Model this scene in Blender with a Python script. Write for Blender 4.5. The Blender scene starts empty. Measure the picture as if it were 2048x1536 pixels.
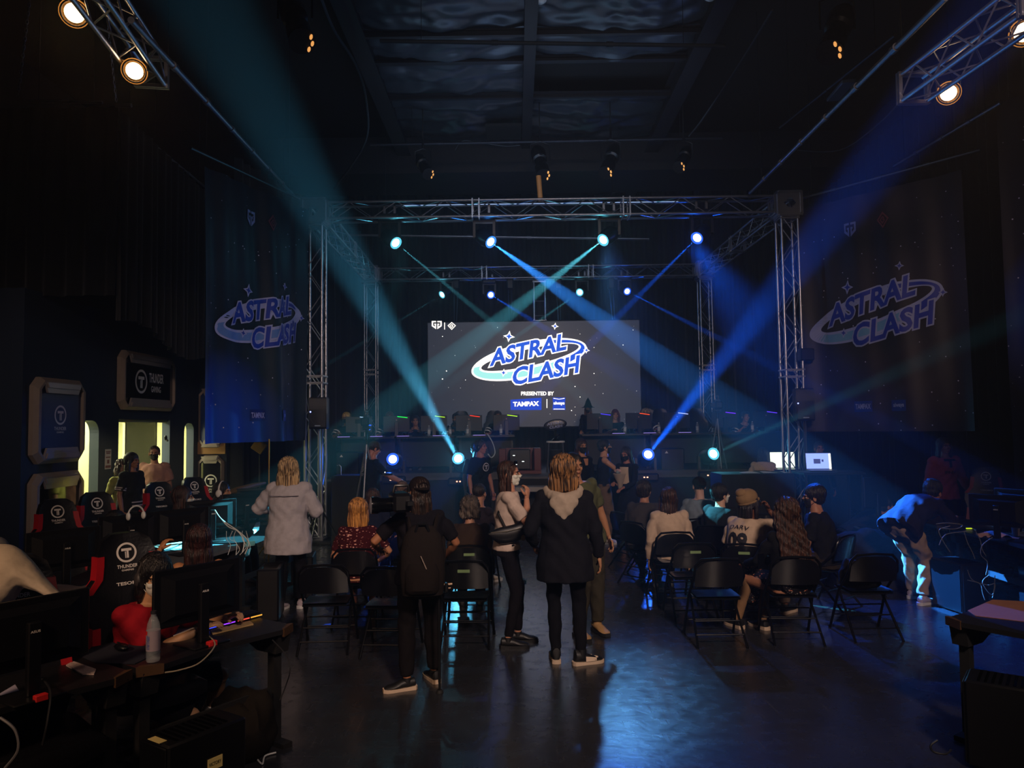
import bpy, math, random
import numpy as np
from mathutils import Vector, Matrix
random.seed(7)
SC=bpy.context.scene; COL=SC.collection
R=math.radians; PI=math.pi

# ---------------- camera ----------------
FPX=1500.; CX,CY=1024.,768.; CAMH=2.0
def _axes(pitch,roll,yaw):
    cp,sp=math.cos(pitch),math.sin(pitch); cy,sy=math.cos(yaw),math.sin(yaw)
    f=Vector((sy*cp,cy*cp,sp)); r=Vector((cy,-sy,0)); u=r.cross(f)
    cr,sr=math.cos(roll),math.sin(roll)
    return cr*r-sr*u, sr*r+cr*u, f
AX_R,AX_U,AX_F=_axes(R(3.2),R(.75),R(-.25))
cam=bpy.data.cameras.new('camera'); cam.sensor_width=36; cam.lens=36*FPX/2048; cam.clip_end=100
camo=bpy.data.objects.new('camera',cam); COL.objects.link(camo)
camo.matrix_world=Matrix(((AX_R.x,AX_U.x,-AX_F.x,0),(AX_R.y,AX_U.y,-AX_F.y,0),(AX_R.z,AX_U.z,-AX_F.z,CAMH),(0,0,0,1)))
SC.camera=camo
def _dir(px,py): return AX_F+AX_R*((px-CX)/FPX)+AX_U*((CY-py)/FPX)
def P(px,py,y):
    "place seen at a pixel, y metres into the room"
    d=_dir(px,py); return Vector((0,0,CAMH))+d*(y/d.y)
def G(px,py,z=0.):
    "place seen at a pixel, lying at height z"
    d=_dir(px,py); return Vector((0,0,CAMH))+d*((z-CAMH)/d.z)

# ---------------- world, view ----------------
SC.view_settings.view_transform='Standard'; SC.view_settings.look='None'
SC.view_settings.gamma=1; SC.view_settings.use_curve_mapping=False
SC.view_settings.exposure=0.0
W=bpy.data.worlds.new('world'); SC.world=W; W.use_nodes=True
W.node_tree.nodes['Background'].inputs[0].default_value=(.02,.04,.10,1)
W.node_tree.nodes['Background'].inputs[1].default_value=.006
# thin theatre haze filling the hall (it is what shows the beams)
hs=W.node_tree.nodes.new('ShaderNodeVolumeScatter'); hs.inputs['Density'].default_value=.0085; hs.inputs['Anisotropy'].default_value=.62
W.node_tree.links.new(hs.outputs[0],[n for n in W.node_tree.nodes if n.type=='OUTPUT_WORLD'][0].inputs['Volume'])
SC.cycles.max_bounces=5; SC.cycles.diffuse_bounces=2; SC.cycles.glossy_bounces=3; SC.cycles.transmission_bounces=4
SC.cycles.volume_bounces=0; SC.cycles.transparent_max_bounces=6
SC.cycles.sample_clamp_indirect=2.0; SC.cycles.caustics_reflective=False; SC.cycles.caustics_refractive=False
SC.cycles.use_denoising=True; SC.cycles.use_adaptive_sampling=True; SC.cycles.adaptive_threshold=.03

def lin(h):
    if not isinstance(h,str): return tuple(h)[:3]
    h=h.lstrip('#'); c=[int(h[i:i+2],16)/255 for i in (0,2,4)]
    return tuple(x/12.92 if x<=.04045 else ((x+.055)/1.055)**2.4 for x in c)
TEAL=(.10,.62,.80); CYAN=(.10,.60,1.0); BLUE=(.004,.11,1.0); WARM=(1.,.52,.20)
def aim(o,t):
    o.rotation_euler=(Vector(t)-Vector(o.location)).to_track_quat('-Z','Y').to_euler()
def spot(p,t,col,e,ang,bl=.35,soft=.04):
    l=bpy.data.lights.new('spot','SPOT'); l.energy=e; l.color=col; l.spot_size=R(ang); l.spot_blend=bl; l.shadow_soft_size=soft
    o=bpy.data.objects.new('spot_beam',l); COL.objects.link(o); o.location=p; aim(o,t); return o
def point(p,col,e,soft=.05):
    l=bpy.data.lights.new('point','POINT'); l.energy=e; l.color=col; l.shadow_soft_size=soft
    o=bpy.data.objects.new('lamp_glow',l); COL.objects.link(o); o.location=p; return o
def area(p,t,col,e,sx,sy=None):
    l=bpy.data.lights.new('area','AREA'); l.energy=e; l.color=col; l.size=sx
    if sy: l.shape='RECTANGLE'; l.size_y=sy
    o=bpy.data.objects.new('area_light',l); COL.objects.link(o); o.location=p; aim(o,t); return o

# general room light (house spots behind the viewer, added upward fills for the ceiling sheets)
def soft(p,t,col,e,ang,r=.5): return spot(p,t,col,e,ang,1.0,r)
PEACH=(1.,.73,.60)
soft((2.2,-2.4,6.4),(0.6,8.5,1.0),PEACH,3000,52)
soft((-3.6,-2.2,5.2),(-2.9,5.2,.6),(1.,.62,.38),1000,38)
soft((1.0,-2.0,6.0),(1.0,14,5.6),PEACH,650,34)
area((0.5,12.9,6.4),(0.5,14.5,8.6),(.24,.34,.52),90,5.0,1.5)
area((.3,8.5,6.8),(.3,12.0,8.6),(.28,.36,.50),42,4.0,1.2)
# added floor fills standing in for spill of the truss lamps
spot((-1.9,13.0,5.2),(-2.6,10.2,0),TEAL,900,16,1.,.12)
spot((1.6,13.0,5.2),(1.6,5.8,0),(.05,.20,.95),700,22,1.,.12)
spot((3.1,13.0,5.2),(4.2,7.0,0),BLUE,5600,24,1.,.12)
spot((1.6,13.0,5.2),(.95,5.9,0),(.12,.42,.75),1500,11,1.,.12)
spot((.3,13.0,5.3),(.1,8.3,0),(.50,.58,.85),560,14,1.,.3)  # lavender fill added on the aisle in place of the screen's reflection
soft((-3.0,0,5.5),(-6.6,11.5,1.9),PEACH,560,26)  # added warm fills, here and below, for booth signs and both banners
soft((-1.0,1,6),(-4.2,12,3.6),(1.,.72,.60),900,20)
soft((2.0,-1,5.5),(5.8,12.4,3.8),(1.,.70,.60),1600,22)

# ---------------- materials ----------------
_mc={}
def mat(name,col=(.5,.5,.5),rough=.6,metal=0.,bump=0.,bscale=60.,emit=None,estr=0.,spec=.5,var=0.,vscale=8.,sheen=0.,alpha=1.,trans=0.,wave=None,coat=0.):
    key=(name,)
    if key in _mc: return _mc[key]
    m=bpy.data.materials.new(name); m.use_nodes=True; nt=m.node_tree; b=nt.nodes['Principled BSDF']
    c=lin(col); b.inputs['Base Color'].default_value=(*c,1); b.inputs['Roughness'].default_value=rough
    b.inputs['Metallic'].default_value=metal; b.inputs['Specular IOR Level'].default_value=spec
    if sheen: b.inputs['Sheen Weight'].default_value=sheen
    if coat: b.inputs['Coat Weight'].default_value=coat
    if alpha<1: b.inputs['Alpha'].default_value=alpha
    if trans: b.inputs['Transmission Weight'].default_value=trans
    if emit is not None:
        b.inputs['Emission Color'].default_value=(*lin(emit),1); b.inputs['Emission Strength'].default_value=estr
    L=nt.links; tc=nt.nodes.new('ShaderNodeTexCoord')
    n=nt.nodes.new('ShaderNodeTexNoise'); n.inputs['Scale'].default_value=vscale; n.inputs['Detail'].default_value=5
    L.new(tc.outputs['Object'],n.inputs['Vector'])
    mx=nt.nodes.new('ShaderNodeMix'); mx.data_type='RGBA'
    v=var or .12
    mx.inputs[6].default_value=(*[x*(1-v) for x in c],1); mx.inputs[7].default_value=(*[min(1,x*(1+v)) for x in c],1)
    L.new(n.outputs['Fac'],mx.inputs[0]); L.new(mx.outputs[2],b.inputs['Base Color'])
    if bump:
        n2=nt.nodes.new('ShaderNodeTexNoise'); n2.inputs['Scale'].default_value=bscale; n2.inputs['Detail'].default_value=3
        src=n2.outputs['Fac']
        if wave:
            mp=nt.nodes.new('ShaderNodeMapping'); mp.inputs['Scale'].default_value=wave
            L.new(tc.outputs['Object'],mp.inputs['Vector']); L.new(mp.outputs[0],n2.inputs['Vector'])
        else: L.new(tc.outputs['Object'],n2.inputs['Vector'])
        bp=nt.nodes.new('ShaderNodeBump'); bp.inputs['Strength'].default_value=min(1,bump); bp.inputs['Distance'].default_value=.02
        L.new(src,bp.inputs['Height']); L.new(bp.outputs[0],b.inputs['Normal'])
    _mc[key]=m; return m
def cloth(col,rough=.9,name=None): return mat(name or 'cloth_'+(col if isinstance(col,str) else '%.2f_%.2f_%.2f'%col).strip('#'),col,rough,bump=.6,bscale=9,var=.15,spec=.15,vscale=25)
def skin(col): return mat('skin_'+col.strip('#'),col,.5,bump=.05,bscale=150,var=.06,spec=.35)
def hairm(c1,c2=None,name=None):
    key='hair_'+c1.strip('#')+(c2 or '').strip('#')
    if (key,) in _mc: return _mc[(key,)]
    m=mat(key,c1,.42,bump=.8,bscale=22,wave=(5,5,.6),spec=.5,var=.3)
    nt=m.node_tree; mx=[n for n in nt.nodes if n.type=='MIX'][0]; ns=[n for n in nt.nodes if n.type=='TEX_NOISE'][0]
    tc=[n for n in nt.nodes if n.type=='TEX_COORD'][0]
    mp=nt.nodes.new('ShaderNodeMapping'); mp.inputs['Scale'].default_value=(9,9,.8); nt.links.new(tc.outputs['Object'],mp.inputs['Vector'])
    nt.links.new(mp.outputs[0],ns.inputs['Vector']); ns.inputs['Scale'].default_value=6
    a=lin(c1); b=lin(c2 or c1); mx.inputs[6].default_value=(*[x*.7 for x in a],1); mx.inputs[7].default_value=(*b,1)
    rp=nt.nodes.new('ShaderNodeMapRange'); rp.inputs[1].default_value=.38; rp.inputs[2].default_value=.62
    nt.links.new(ns.outputs['Fac'],rp.inputs[0]); nt.links.new(rp.outputs[0],mx.inputs[0])
    return m
def glow(name,col,s): return mat(name,(0,0,0),.5,emit=col,estr=s)

# ---------------- mesh builder ----------------
def frame_of(d):
    d=Vector(d).normalized(); a=Vector((0,0,1)) if abs(d.z)<.95 else Vector((0,1,0))
    x=d.cross(a).normalized(); return x, x.cross(d).normalized()
class B:
    def __init__(s): s.v=[]; s.f=[]; s.m=[]; s.mi=0
    def mt(s,i): s.mi=i; return s
    def add(s,vs,fs):
        n=len(s.v); s.v+= [tuple(x) for x in vs]; s.f+=[tuple(i+n for i in f) for f in fs]; s.m+=[s.mi]*len(fs); return s
    def box(s,a,b,bev=0.):
        a,b=[min(p,q) for p,q in zip(a,b)],[max(p,q) for p,q in zip(a,b)]
        if bev<=0:
            vs=[(x,y,z) for z in (a[2],b[2]) for x,y in ((a[0],a[1]),(b[0],a[1]),(b[0],b[1]),(a[0],b[1]))]
            return s.add(vs,[(3,2,1,0),(4,5,6,7),(0,1,5,4),(1,2,6,5),(2,3,7,6),(3,0,4,7)])
        c=min(bev,*[(q-p)/2.01 for p,q in zip(a,b)])
        def rg(z,i): 
            x0,y0,x1,y1=a[0]+i,a[1]+i,b[0]-i,b[1]-i; k=c-i if i<c else c*.3
            k=max(k,c*.3)
            return [(x0+k,y0,z),(x1-k,y0,z),(x1,y0+k,z),(x1,y1-k,z),(x1-k,y1,z),(x0+k,y1,z),(x0,y1-k,z),(x0,y0+k,z)]
        return s.rings([rg(a[2],c),rg(a[2]+c,0),rg(b[2]-c,0),rg(b[2],c)])
    def rings(s,rs,cap=True,closed=True):
        n=len(rs[0]); vs=[p for r in rs for p in r]; fs=[]
        for i in range(len(rs)-1):
            for j in range(n if closed else n-1):
                k=(j+1)%n; fs.append((i*n+j,i*n+k,(i+1)*n+k,(i+1)*n+j))
        if cap: fs.append(tuple(range(n-1,-1,-1))); fs.append(tuple((len(rs)-1)*n+j for j in range(n)))
        return s.add(vs,fs)
    def tube(s,path,r,n=8,cap=True):
        path=[Vector(p) for p in path]; rs=[]; rr=r if isinstance(r,(list,tuple)) else [r]*len(path)
        X=None
        for i,p in enumerate(path):
            d=(path[min(i+1,len(path)-1)]-path[max(i-1,0)])
            if d.length<1e-7: d=Vector((0,0,1))
            d.normalize()
            if X is None: X,_=frame_of(d)
            X=(X-d*X.dot(d)).normalized(); Y=d.cross(X)
            rs.append([p+X*(rr[i]*math.cos(2*PI*k/n))+Y*(rr[i]*math.sin(2*PI*k/n)) for k in range(n)])
        return s.rings(rs,cap)
    def ell(s,c,r,n=16,m=10,rot=None):
        c=Vector(c); rs=[]
        for i in range(m+1):
            t=PI*min(max(i,.04),m-.04)/m
            ring=[Vector((r[0]*math.sin(t)*math.cos(2*PI*k/n),r[1]*math.sin(t)*math.sin(2*PI*k/n),-r[2]*math.cos(t))) for k in range(n)]
            if rot: ring=[rot@q for q in ring]
            rs.append([c+q for q in ring])
        return s.rings(rs)
    def lathe(s,prof,c=(0,0,0),n=20,ax='z'):
        rs=[]
        for r,z in prof:
            r=max(r,1e-4)
            if ax=='z': rs.append([(c[0]+r*math.cos(2*PI*k/n),c[1]+r*math.sin(2*PI*k/n),c[2]+z) for k in range(n)])
            elif ax=='y': rs.append([(c[0]+r*math.cos(2*PI*k/n),c[1]+z,c[2]-r*math.sin(2*PI*k/n)) for k in range(n)])
            else: rs.append([(c[0]+z,c[1]+r*math.cos(2*PI*k/n),c[2]+r*math.sin(2*PI*k/n)) for k in range(n)])
        return s.rings(rs)
    def prism(s,pts,y0,y1):
        "outline in x,z pushed from y0 to y1"
        n=len(pts); vs=[(x,y0,z) for x,z in pts]+[(x,y1,z) for x,z in pts]
        fs=[tuple(range(n)),tuple(range(2*n-1,n-1,-1))]+[(i,i+n,(i+1)%n+n,(i+1)%n) for i in range(n)]
        return s.add(vs,fs)
    def prismz(s,pts,z0,z1):
        n=len(pts); vs=[(x,y,z0) for x,y in pts]+[(x,y,z1) for x,y in pts]
        return s.add(vs,[tuple(range(n-1,-1,-1)),tuple(range(n,2*n))]+[(i,(i+1)%n,(i+1)%n+n,i+n) for i in range(n)])
    def grid(s,fn,nu,nv):
        vs=[fn(i/nu,j/nv) for j in range(nv+1) for i in range(nu+1)]
        return s.add(vs,[(j*(nu+1)+i,j*(nu+1)+i+1,(j+1)*(nu+1)+i+1,(j+1)*(nu+1)+i) for j in range(nv) for i in range(nu)])
    def cable(s,pts,r=.004,sag=0,n=6,k=6):
        pts=[Vector(p) for p in pts]; out=[]
        for i in range(len(pts)-1):
            a,b=pts[max(i-1,0)],pts[i]; c,d=pts[i+1],pts[min(i+2,len(pts)-1)]
            for j in range(k):
                t=j/k; q=.5*((2*b)+(c-a)*t+(2*a-5*b+4*c-d)*t*t+(3*b-a-3*c+d)*t**3)
                out.append(q-Vector((0,0,sag*4*t*(1-t))))
        out.append(pts[-1]); return s.tube(out,r,n)
    def xf(s,M,i0=0):
        s.v[i0:]=[tuple(M@Vector(p)) for p in s.v[i0:]]; return s
    def mesh(s,name,mats,smooth=True,ang=40):
        me=bpy.data.meshes.new(name); me.from_pydata(s.v,[],s.f)
        for m in mats: me.materials.append(m)
        if len(mats)>1: me.polygons.foreach_set('material_index',s.m)
        if smooth:
            me.polygons.foreach_set('use_smooth',[True]*len(me.polygons))
            me.set_sharp_from_angle(angle=R(ang))
        me.update(); return me
    def obj(s,name,mats,parent=None,smooth=True,ang=40):
        if not isinstance(mats,(list,tuple)): mats=[mats]
        return link(name,s.mesh(name,mats,smooth,ang),parent)
def link(name,me,parent=None):
    o=bpy.data.objects.new(name,me); COL.objects.link(o)
    if parent: o.parent=parent
    return o
def tag(o,label=None,cat=None,group=None,kind=None):
    if label: o['label']=label
    if cat: o['category']=cat
    if group: o['group']=group
    if kind: o['kind']=kind
    return o
def thing(name,label,cat,loc=(0,0,0),rz=0.,group=None):
    o=bpy.data.objects.new(name,None); COL.objects.link(o); o.location=loc; o.rotation_euler=(0,0,rz); o.empty_display_size=.1
    return tag(o,label,cat,group)
def kids(o): return [c for c in bpy.data.objects if c.parent==o]
_kid={}
def dup(root,loc,rz,label=None,group=None):
    def cp(o,par):
        c=o.copy(); COL.objects.link(c); c.parent=par
        for k in _kid.setdefault(o.name,kids(o)): cp(k,c)
        return c
    c=cp(root,None); c.location=loc; c.rotation_euler=(0,0,rz)
    if label: c['label']=label
    if group: c['group']=group
    return c
def struct(name,b,m,smooth=False):
    o=b.obj(name,m,None,smooth); o['kind']='structure'; return o

# lettering: outline of a text as flat polygons, x right, y up
_tx={}
def text2d(s,size=1.,bold=0.,spacing=1.):
    k=(s,size,bold,spacing)
    if k in _tx: return _tx[k]
    cu=bpy.data.curves.new('lettering','FONT'); cu.body=s; cu.size=size; cu.offset=bold; cu.resolution_u=3; cu.fill_mode='FRONT'; cu.space_character=spacing
    o=bpy.data.objects.new('lettering',cu); COL.objects.link(o)
    dg=bpy.context.evaluated_depsgraph_get(); me=bpy.data.meshes.new_from_object(o.evaluated_get(dg))
    vs=[tuple(v.co)[:2] for v in me.vertices]; fs=[tuple(p.vertices) for p in me.polygons]
    bpy.data.objects.remove(o); bpy.data.curves.remove(cu); bpy.data.meshes.remove(me)
    xs=[v[0] for v in vs]; ys=[v[1] for v in vs]
    _tx[k]=(vs,fs,(min(xs),min(ys),max(xs),max(ys))); return _tx[k]
def put_text(b,s,fn,size=1.,bold=0.,spacing=1.,fit=None,split=0):
    "fit=(x0,y0,x1,y1) box to fill; fn maps (x,y) to a place"
    vs,fs,bb=text2d(s,size,bold,spacing)
    if fit:
        sx=(fit[2]-fit[0])/(bb[2]-bb[0]); sy=(fit[3]-fit[1])/(bb[3]-bb[1])
        vs=[(fit[0]+(x-bb[0])*sx,fit[1]+(y-bb[1])*sy) for x,y in vs]
    for _ in range(split):
        nv=list(vs); em={}; nf=[]
        def mid(i,j):
            k=(min(i,j),max(i,j))
            if k not in em: em[k]=len(nv); nv.append(((vs[i][0]+vs[j][0])/2,(vs[i][1]+vs[j][1])/2))
            return em[k]
        for f in fs:
            for t in range(1,len(f)-1):
                a,c,d=f[0],f[t],f[t+1]; x,y,z=mid(a,c),mid(c,d),mid(d,a)
                nf+=[(a,x,z),(x,c,y),(z,y,d),(x,y,z)]
        vs,fs=nv,nf
    b.add([fn(x,y) for x,y in vs],fs)
def poly(b,pts,fn,n=0):
    if n:
        q=[]
        for i in range(len(pts)):
            a,c=pts[i],pts[(i+1)%len(pts)]
            q+=[(a[0]+(c[0]-a[0])*j/n,a[1]+(c[1]-a[1])*j/n) for j in range(n)]
        pts=q
    b.add([fn(x,y) for x,y in pts],[tuple(range(len(pts)))])
def ringp(b,cx,cy,rx0,ry0,rx1,ry1,fn,n=48,a0=0,a1=2*PI,dx=0,dy=0,tilt=0):
    vs=[];fs=[]
    for i in range(n+1):
        a=a0+(a1-a0)*i/n
        for (rx,ry,ox,oy) in ((rx0,ry0,dx,dy),(rx1,ry1,0,0)):
            x,y=rx*math.cos(a)+ox,ry*math.sin(a)+oy
            vs.append(fn(cx+x*math.cos(tilt)-y*math.sin(tilt),cy+x*math.sin(tilt)+y*math.cos(tilt)))
        if i: fs.append((2*i-2,2*i-1,2*i+1,2*i))
    b.add(vs,fs)
# ---------------- stage lighting (beams) ----------------
HEADS=[ # lens pixel, depth, target, colour, power, angle, kind, gap-in-label
 ((793,487),13.25,P(1412,1000,9.3),TEAL,42000,2.3,'hang'),
 ((983,485),13.25,P(1884,1122,8.2),(.03,.27,1.0),110000,6.4,'hang'),
 ((1205,481),13.25,P(439,1079,8.5),TEAL,60000,5.2,'hang'),
 ((1393,477),13.25,P(745,1120,8.2),BLUE,60000,2.4,'hang'),
 ((883,590),19.3,P(690,707,17.3),TEAL,26000,1.6,'back'),
 ((982,590),19.3,P(1420,860,8.5),BLUE,20000,1.6,'back'),
 ((1159,585),19.3,P(560,1002,9.5),TEAL,18000,1.6,'back'),
 ((1255,583),19.3,P(1900,913,9.5),BLUE,42000,1.6,'back'),
 ((785,918),13.9,P(400,630,6.0),BLUE,1100,2.2,'stage'),
 ((916,916),13.9,P(505,175,6.0),CYAN,40000,5.2,'stage'),
 ((1297,908),13.9,P(1850,205,6.0),BLUE,68000,4.6,'stage'),
 ((1428,907),13.9,P(2000,652,8.0),TEAL,12000,2.8,'stage')]
for (px,py),y,t,col,e,ang,kind in HEADS:
    p=P(px,py,y); d=(t-p).normalized()
    spot(p+d*.05,t,col,e,ang,.2 if kind!='stage' else .8,.010 if kind!='stage' else .03)
    c2=tuple(min(1,x*.9+.08) for x in col)
    if kind=='stage': spot(p+Vector((0,-.06,0)),(p.x*.7,0,1.7),col,45 if (px,py)!=(1428,907) else 30,150,.6,.05)
    else: point(p+Vector((0,-.12,0)),col,{'hang':6,'back':4}[kind],.04)

BLK=mat('matte_black','#0b0b0d',.75,bump=.1,bscale=80); BLKP=mat('black_plastic','#0d0d10',.38); BLKG=mat('gloss_black','#08080a',.12)
ALU=mat('truss_aluminium','#b9bcc4',.32,metal=.85,bump=.05,bscale=40); STEEL=mat('steel_pipe','#8b8e96',.4,metal=.9)
CURT=mat('black_drape','#0a0a0e',.95,bump=.3,bscale=30,sheen=.15); NAVY=mat('navy_paint','#15263c',.7,bump=.08,bscale=90)
WHITE=mat('white_print','#e8e4e0',.5); TAUPE=mat('taupe_panel','#9c8c80',.55,bump=.08,bscale=70)

# ---------------- floor, walls ----------------
fm=bpy.data.materials.new('black_vinyl_floor'); fm.use_nodes=True; nt=fm.node_tree; b=nt.nodes['Principled BSDF']; L=nt.links
tc=nt.nodes.new('ShaderNodeTexCoord')
def noise(sc,det=4,mp=None,rough=.5):
    n=nt.nodes.new('ShaderNodeTexNoise'); n.inputs['Scale'].default_value=sc; n.inputs['Detail'].default_value=det; n.inputs['Roughness'].default_value=rough
    if mp:
        m=nt.nodes.new('ShaderNodeMapping'); m.inputs['Scale'].default_value=mp[0]; m.inputs['Rotation'].default_value=(0,0,mp[1]); L.new(tc.outputs['Object'],m.inputs['Vector']); L.new(m.outputs[0],n.inputs['Vector'])
    else: L.new(tc.outputs['Object'],n.inputs['Vector'])
    return n
def ramp(src,a,b_,c,d):
    r=nt.nodes.new('ShaderNodeMapRange'); r.inputs[1].default_value=a; r.inputs[2].default_value=b_; r.inputs[3].default_value=c; r.inputs[4].default_value=d; L.new(src,r.inputs[0]); return r.outputs[0]
def math_(op,x,y):
    m=nt.nodes.new('ShaderNodeMath'); m.operation=op
    for i,q in enumerate((x,y)):
        if isinstance(q,(int,float)): m.inputs[i].default_value=q
        else: L.new(q,m.inputs[i])
    return m.outputs[0]
n1=noise(1.3,5); n2=noise(9,6); n3=noise(30,3); s1=noise(3,2,((.5,22,1),.5)); s2=noise(3,2,((20,.5,1),.25))
scr=math_('ADD',ramp(s1.outputs['Fac'],.66,.69,0,1),ramp(s2.outputs['Fac'],.68,.71,0,1))
mx=nt.nodes.new('ShaderNodeMix'); mx.data_type='RGBA'; mx.inputs[6].default_value=(.016,.017,.021,1); mx.inputs[7].default_value=(.030,.031,.037,1)
L.new(ramp(n1.outputs['Fac'],.2,.8,0,1),mx.inputs[0])
mx2=nt.nodes.new('ShaderNodeMix'); mx2.data_type='RGBA'; mx2.inputs[7].default_value=(.07,.07,.08,1); L.new(mx.outputs[2],mx2.inputs[6]); L.new(math_('MULTIPLY',scr,.5),mx2.inputs[0])
L.new(mx2.outputs[2],b.inputs['Base Color'])
L.new(math_('ADD',ramp(n2.outputs['Fac'],.3,.7,.21,.30),math_('MULTIPLY',scr,-.05)),b.inputs['Roughness'])
b.inputs['Specular IOR Level'].default_value=.8
bp=nt.nodes.new('ShaderNodeBump'); bp.inputs['Strength'].default_value=.28; bp.inputs['Distance'].default_value=.012
L.new(math_('ADD',math_('MULTIPLY',n3.outputs['Fac'],.22),math_('MULTIPLY',n2.outputs['Fac'],.35)),bp.inputs['Height']); L.new(bp.outputs[0],b.inputs['Normal'])
struct('floor',B().box((-9,-3,-.1),(8.3,21.6,0)),fm)
DARK=mat('dark_wall_paint','#08090c',.85,bump=.1,bscale=20)
struct('wall_back',B().box((-9,21.4,0),(8.3,21.6,9)),DARK)
struct('wall_right',B().box((8.1,-3,0),(8.3,21.4,9)),DARK)
struct('wall_left',B().box((-9.2,-3,0),(-9,21.4,9)),DARK)
struct('wall_rear',B().box((-9,-3.2,0),(8.3,-3,9)),DARK)
struct('ceiling',B().box((-9,-3,8.85),(8.3,21.4,9)),DARK)

# curtains
def drape(name,label,x0,y0,x1,y1,z0,z1,m,amp=.09,pitch=.28,zb=None,cat='curtain',seed=0):
    a=Vector((x0,y0,0)); d=Vector((x1-x0,y1-y0,0)); ln=d.length; d/=ln; n=Vector((d.y,-d.x,0)); rr=random.Random(seed)
    ph=[rr.uniform(0,6) for _ in range(4)]
    def fn(u,v):
        s=u*ln; bot=z0 if zb is None else zb(u)
        w=amp*(math.sin(2*PI*s/pitch+ph[0]+.8*math.sin(s*1.3+ph[1]))+.45*math.sin(2*PI*s/pitch*.43+ph[2]+v*.8))*(.55+.45*(1-v))
        return a+d*s+n*w+Vector((0,0,bot+(z1-bot)*v))
    b=B().grid(fn,int(ln/pitch*9),10)
    o=b.obj(name,m); tag(o,label,cat); return o
drape('stage_curtain','tall black pleated curtain closing the back of the stage behind the screen',-5.4,20.95,7.8,20.95,0,8.6,CURT,seed=1)
drape('side_curtain','dark pleated curtain left of the stage, catching a bright teal light spot',-5.5,14.6,-4.1,20.9,0,7.4,mat('charcoal_drape','#1a1c20',.9,bump=.2,bscale=30,sheen=.2),seed=2,amp=.11,pitch=.34)
drape('wing_curtain','plain dark curtain along the right wall behind the large banner',7.75,-2.5,7.75,20.9,0,8.0,CURT,seed=3)
zs=lambda u:3.55-.25*u+.12*math.sin(u*7)
drape('overhead_curtain','black drape hung from a pipe above the navy booth wall, receding toward the stage',-5.6,10.45,-5.95,14.3,3.4,6.6,CURT,zb=zs,seed=4,amp=.05)
drape('upper_curtain','black drape facing the room above the navy booth, at the far left',-8.9,10.35,-5.6,10.4,3.9,6.6,CURT,seed=5,zb=lambda u:3.9,amp=.05)

# navy booth with openings
bw=B(); X0,X1=-6.75,-6.6
ops=[(11.32,11.86,.45,2.17),(12.45,14.3,.45,2.2),(14.92,15.36,.3,2.14)]
y=10.0
for a,c,z0,z1 in ops:
    bw.box((X0,y,0),(X1,a,3.95)); bw.box((X0,a,0),(X1,c,z0)); bw.box((X0,a,z1),(X1,c,3.95)); y=c
bw.box((X0,y,0),(X1,17,3.95)); bw.box((-9,10.0,0),(X0,10.12,3.95)); bw.box((-6.6,15.62,0),(-6.02,15.75,3.95))
bw.box((-9,10.12,3.85),(X0,17,3.95)); bw.box((-9,16.9,0),(X0,17,3.85))
struct('wall_booth',bw,NAVY)
CREAM=mat('pale_yellow_wall','#cfcf9c',.7)
rm=B(); rm.box((-8.95,10.2,.02),(-8.85,16.8,3.8)); rm.box((-8.85,16.7,.02),(-6.8,16.8,3.8)); rm.box((-8.85,10.2,.02),(-6.8,10.3,3.8)); rm.box((-8.85,10.3,2.6),(-6.8,16.7,2.7)); rm.box((-8.85,10.3,.02),(-6.8,16.7,.06))
struct('wall_booth_inner',rm,CREAM)
area((-7.9,12.2,2.55),(-7.9,12.2,0),(1,.96,.62),420,1.4,2.2)
area((-7.9,15.0,2.55),(-7.9,15.0,0),(1,.96,.62),130,1.0,.8)
tr=B(); 
def roundtop(a,c,z0,z1,r,x0,x1,b):
    # filler in the two top corners to make the rounded head of an opening
    for s,yy in ((1,a),(-1,c)):
        pts=[(yy,z1)]+[(yy+s*(r-r*math.sin(t*PI/12)),z1-r+r*math.cos(t*PI/12)) for t in range(6,-1,-1)]
        n=len(pts); vs=[(x0,p[0],p[1]) for p in pts]+[(x1,p[0],p[1]) for p in pts]
        b.add(vs,[tuple(range(n)),tuple(range(2*n-1,n-1,-1))]+[(i,(i+1)%n,(i+1)%n+n,i+n) for i in range(n)])
tb=B(); roundtop(*ops[0],.2,X0,X1+.002,tb); roundtop(*ops[2],.16,X0,X1+.002,tb); struct('trim_1',tb,NAVY)
fr=B(); a,c,z0,z1=ops[1]
fr.box((-6.74,a+.40,z0),(-6.70,a+.44,z1)); fr.box((-6.74,c-.34,z0),(-6.70,c-.30,z1)); fr.box((-6.74,a,z1-.05),(-6.66,c,z1)); 
struct('window_1',fr,CREAM)
gl=mat('window_glass','#4c544c',.12,trans=.0,alpha=.80)
g=B().box((-6.71,a+.42,z0),(-6.70,c-.32,z1-.05)).obj('window_2',gl,None,False); g['kind']='structure'
b=B().ell((-6.62,c-.12,1.86),(.02,.05,.05)); b.tube([(-6.64,c-.12,1.86),(-6.58,c-.12,1.80)],.02); tag(b.obj('door_handle_latch',BLKP),'small black latch on the pale frame right of the booth window','latch')
# notice on the booth wall
t=thing('wall_notice','white paper notice taped to the navy wall between two lit openings','notice',(-6.595,12.13,1.55))
def wf(x,z): return (.006,x,z)
b=B().box((0,-.09,-.16),(.004,.09,.16)); b.obj('paper',WHITE,t,False)
b=B(); 
for z,w in ((.12,.07),(.095,.06),(.03,.07)): b.box((.004,-w,z-.009),(.0055,w,z+.009))
b.box((.004,-.03,-.07),(.0055,.03,-.01)); b.box((.004,-.08,-.14),(.0055,.08,-.1)); b.obj('printing',mat('notice_ink','#8a4a4a',.7),t,False)

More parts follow.
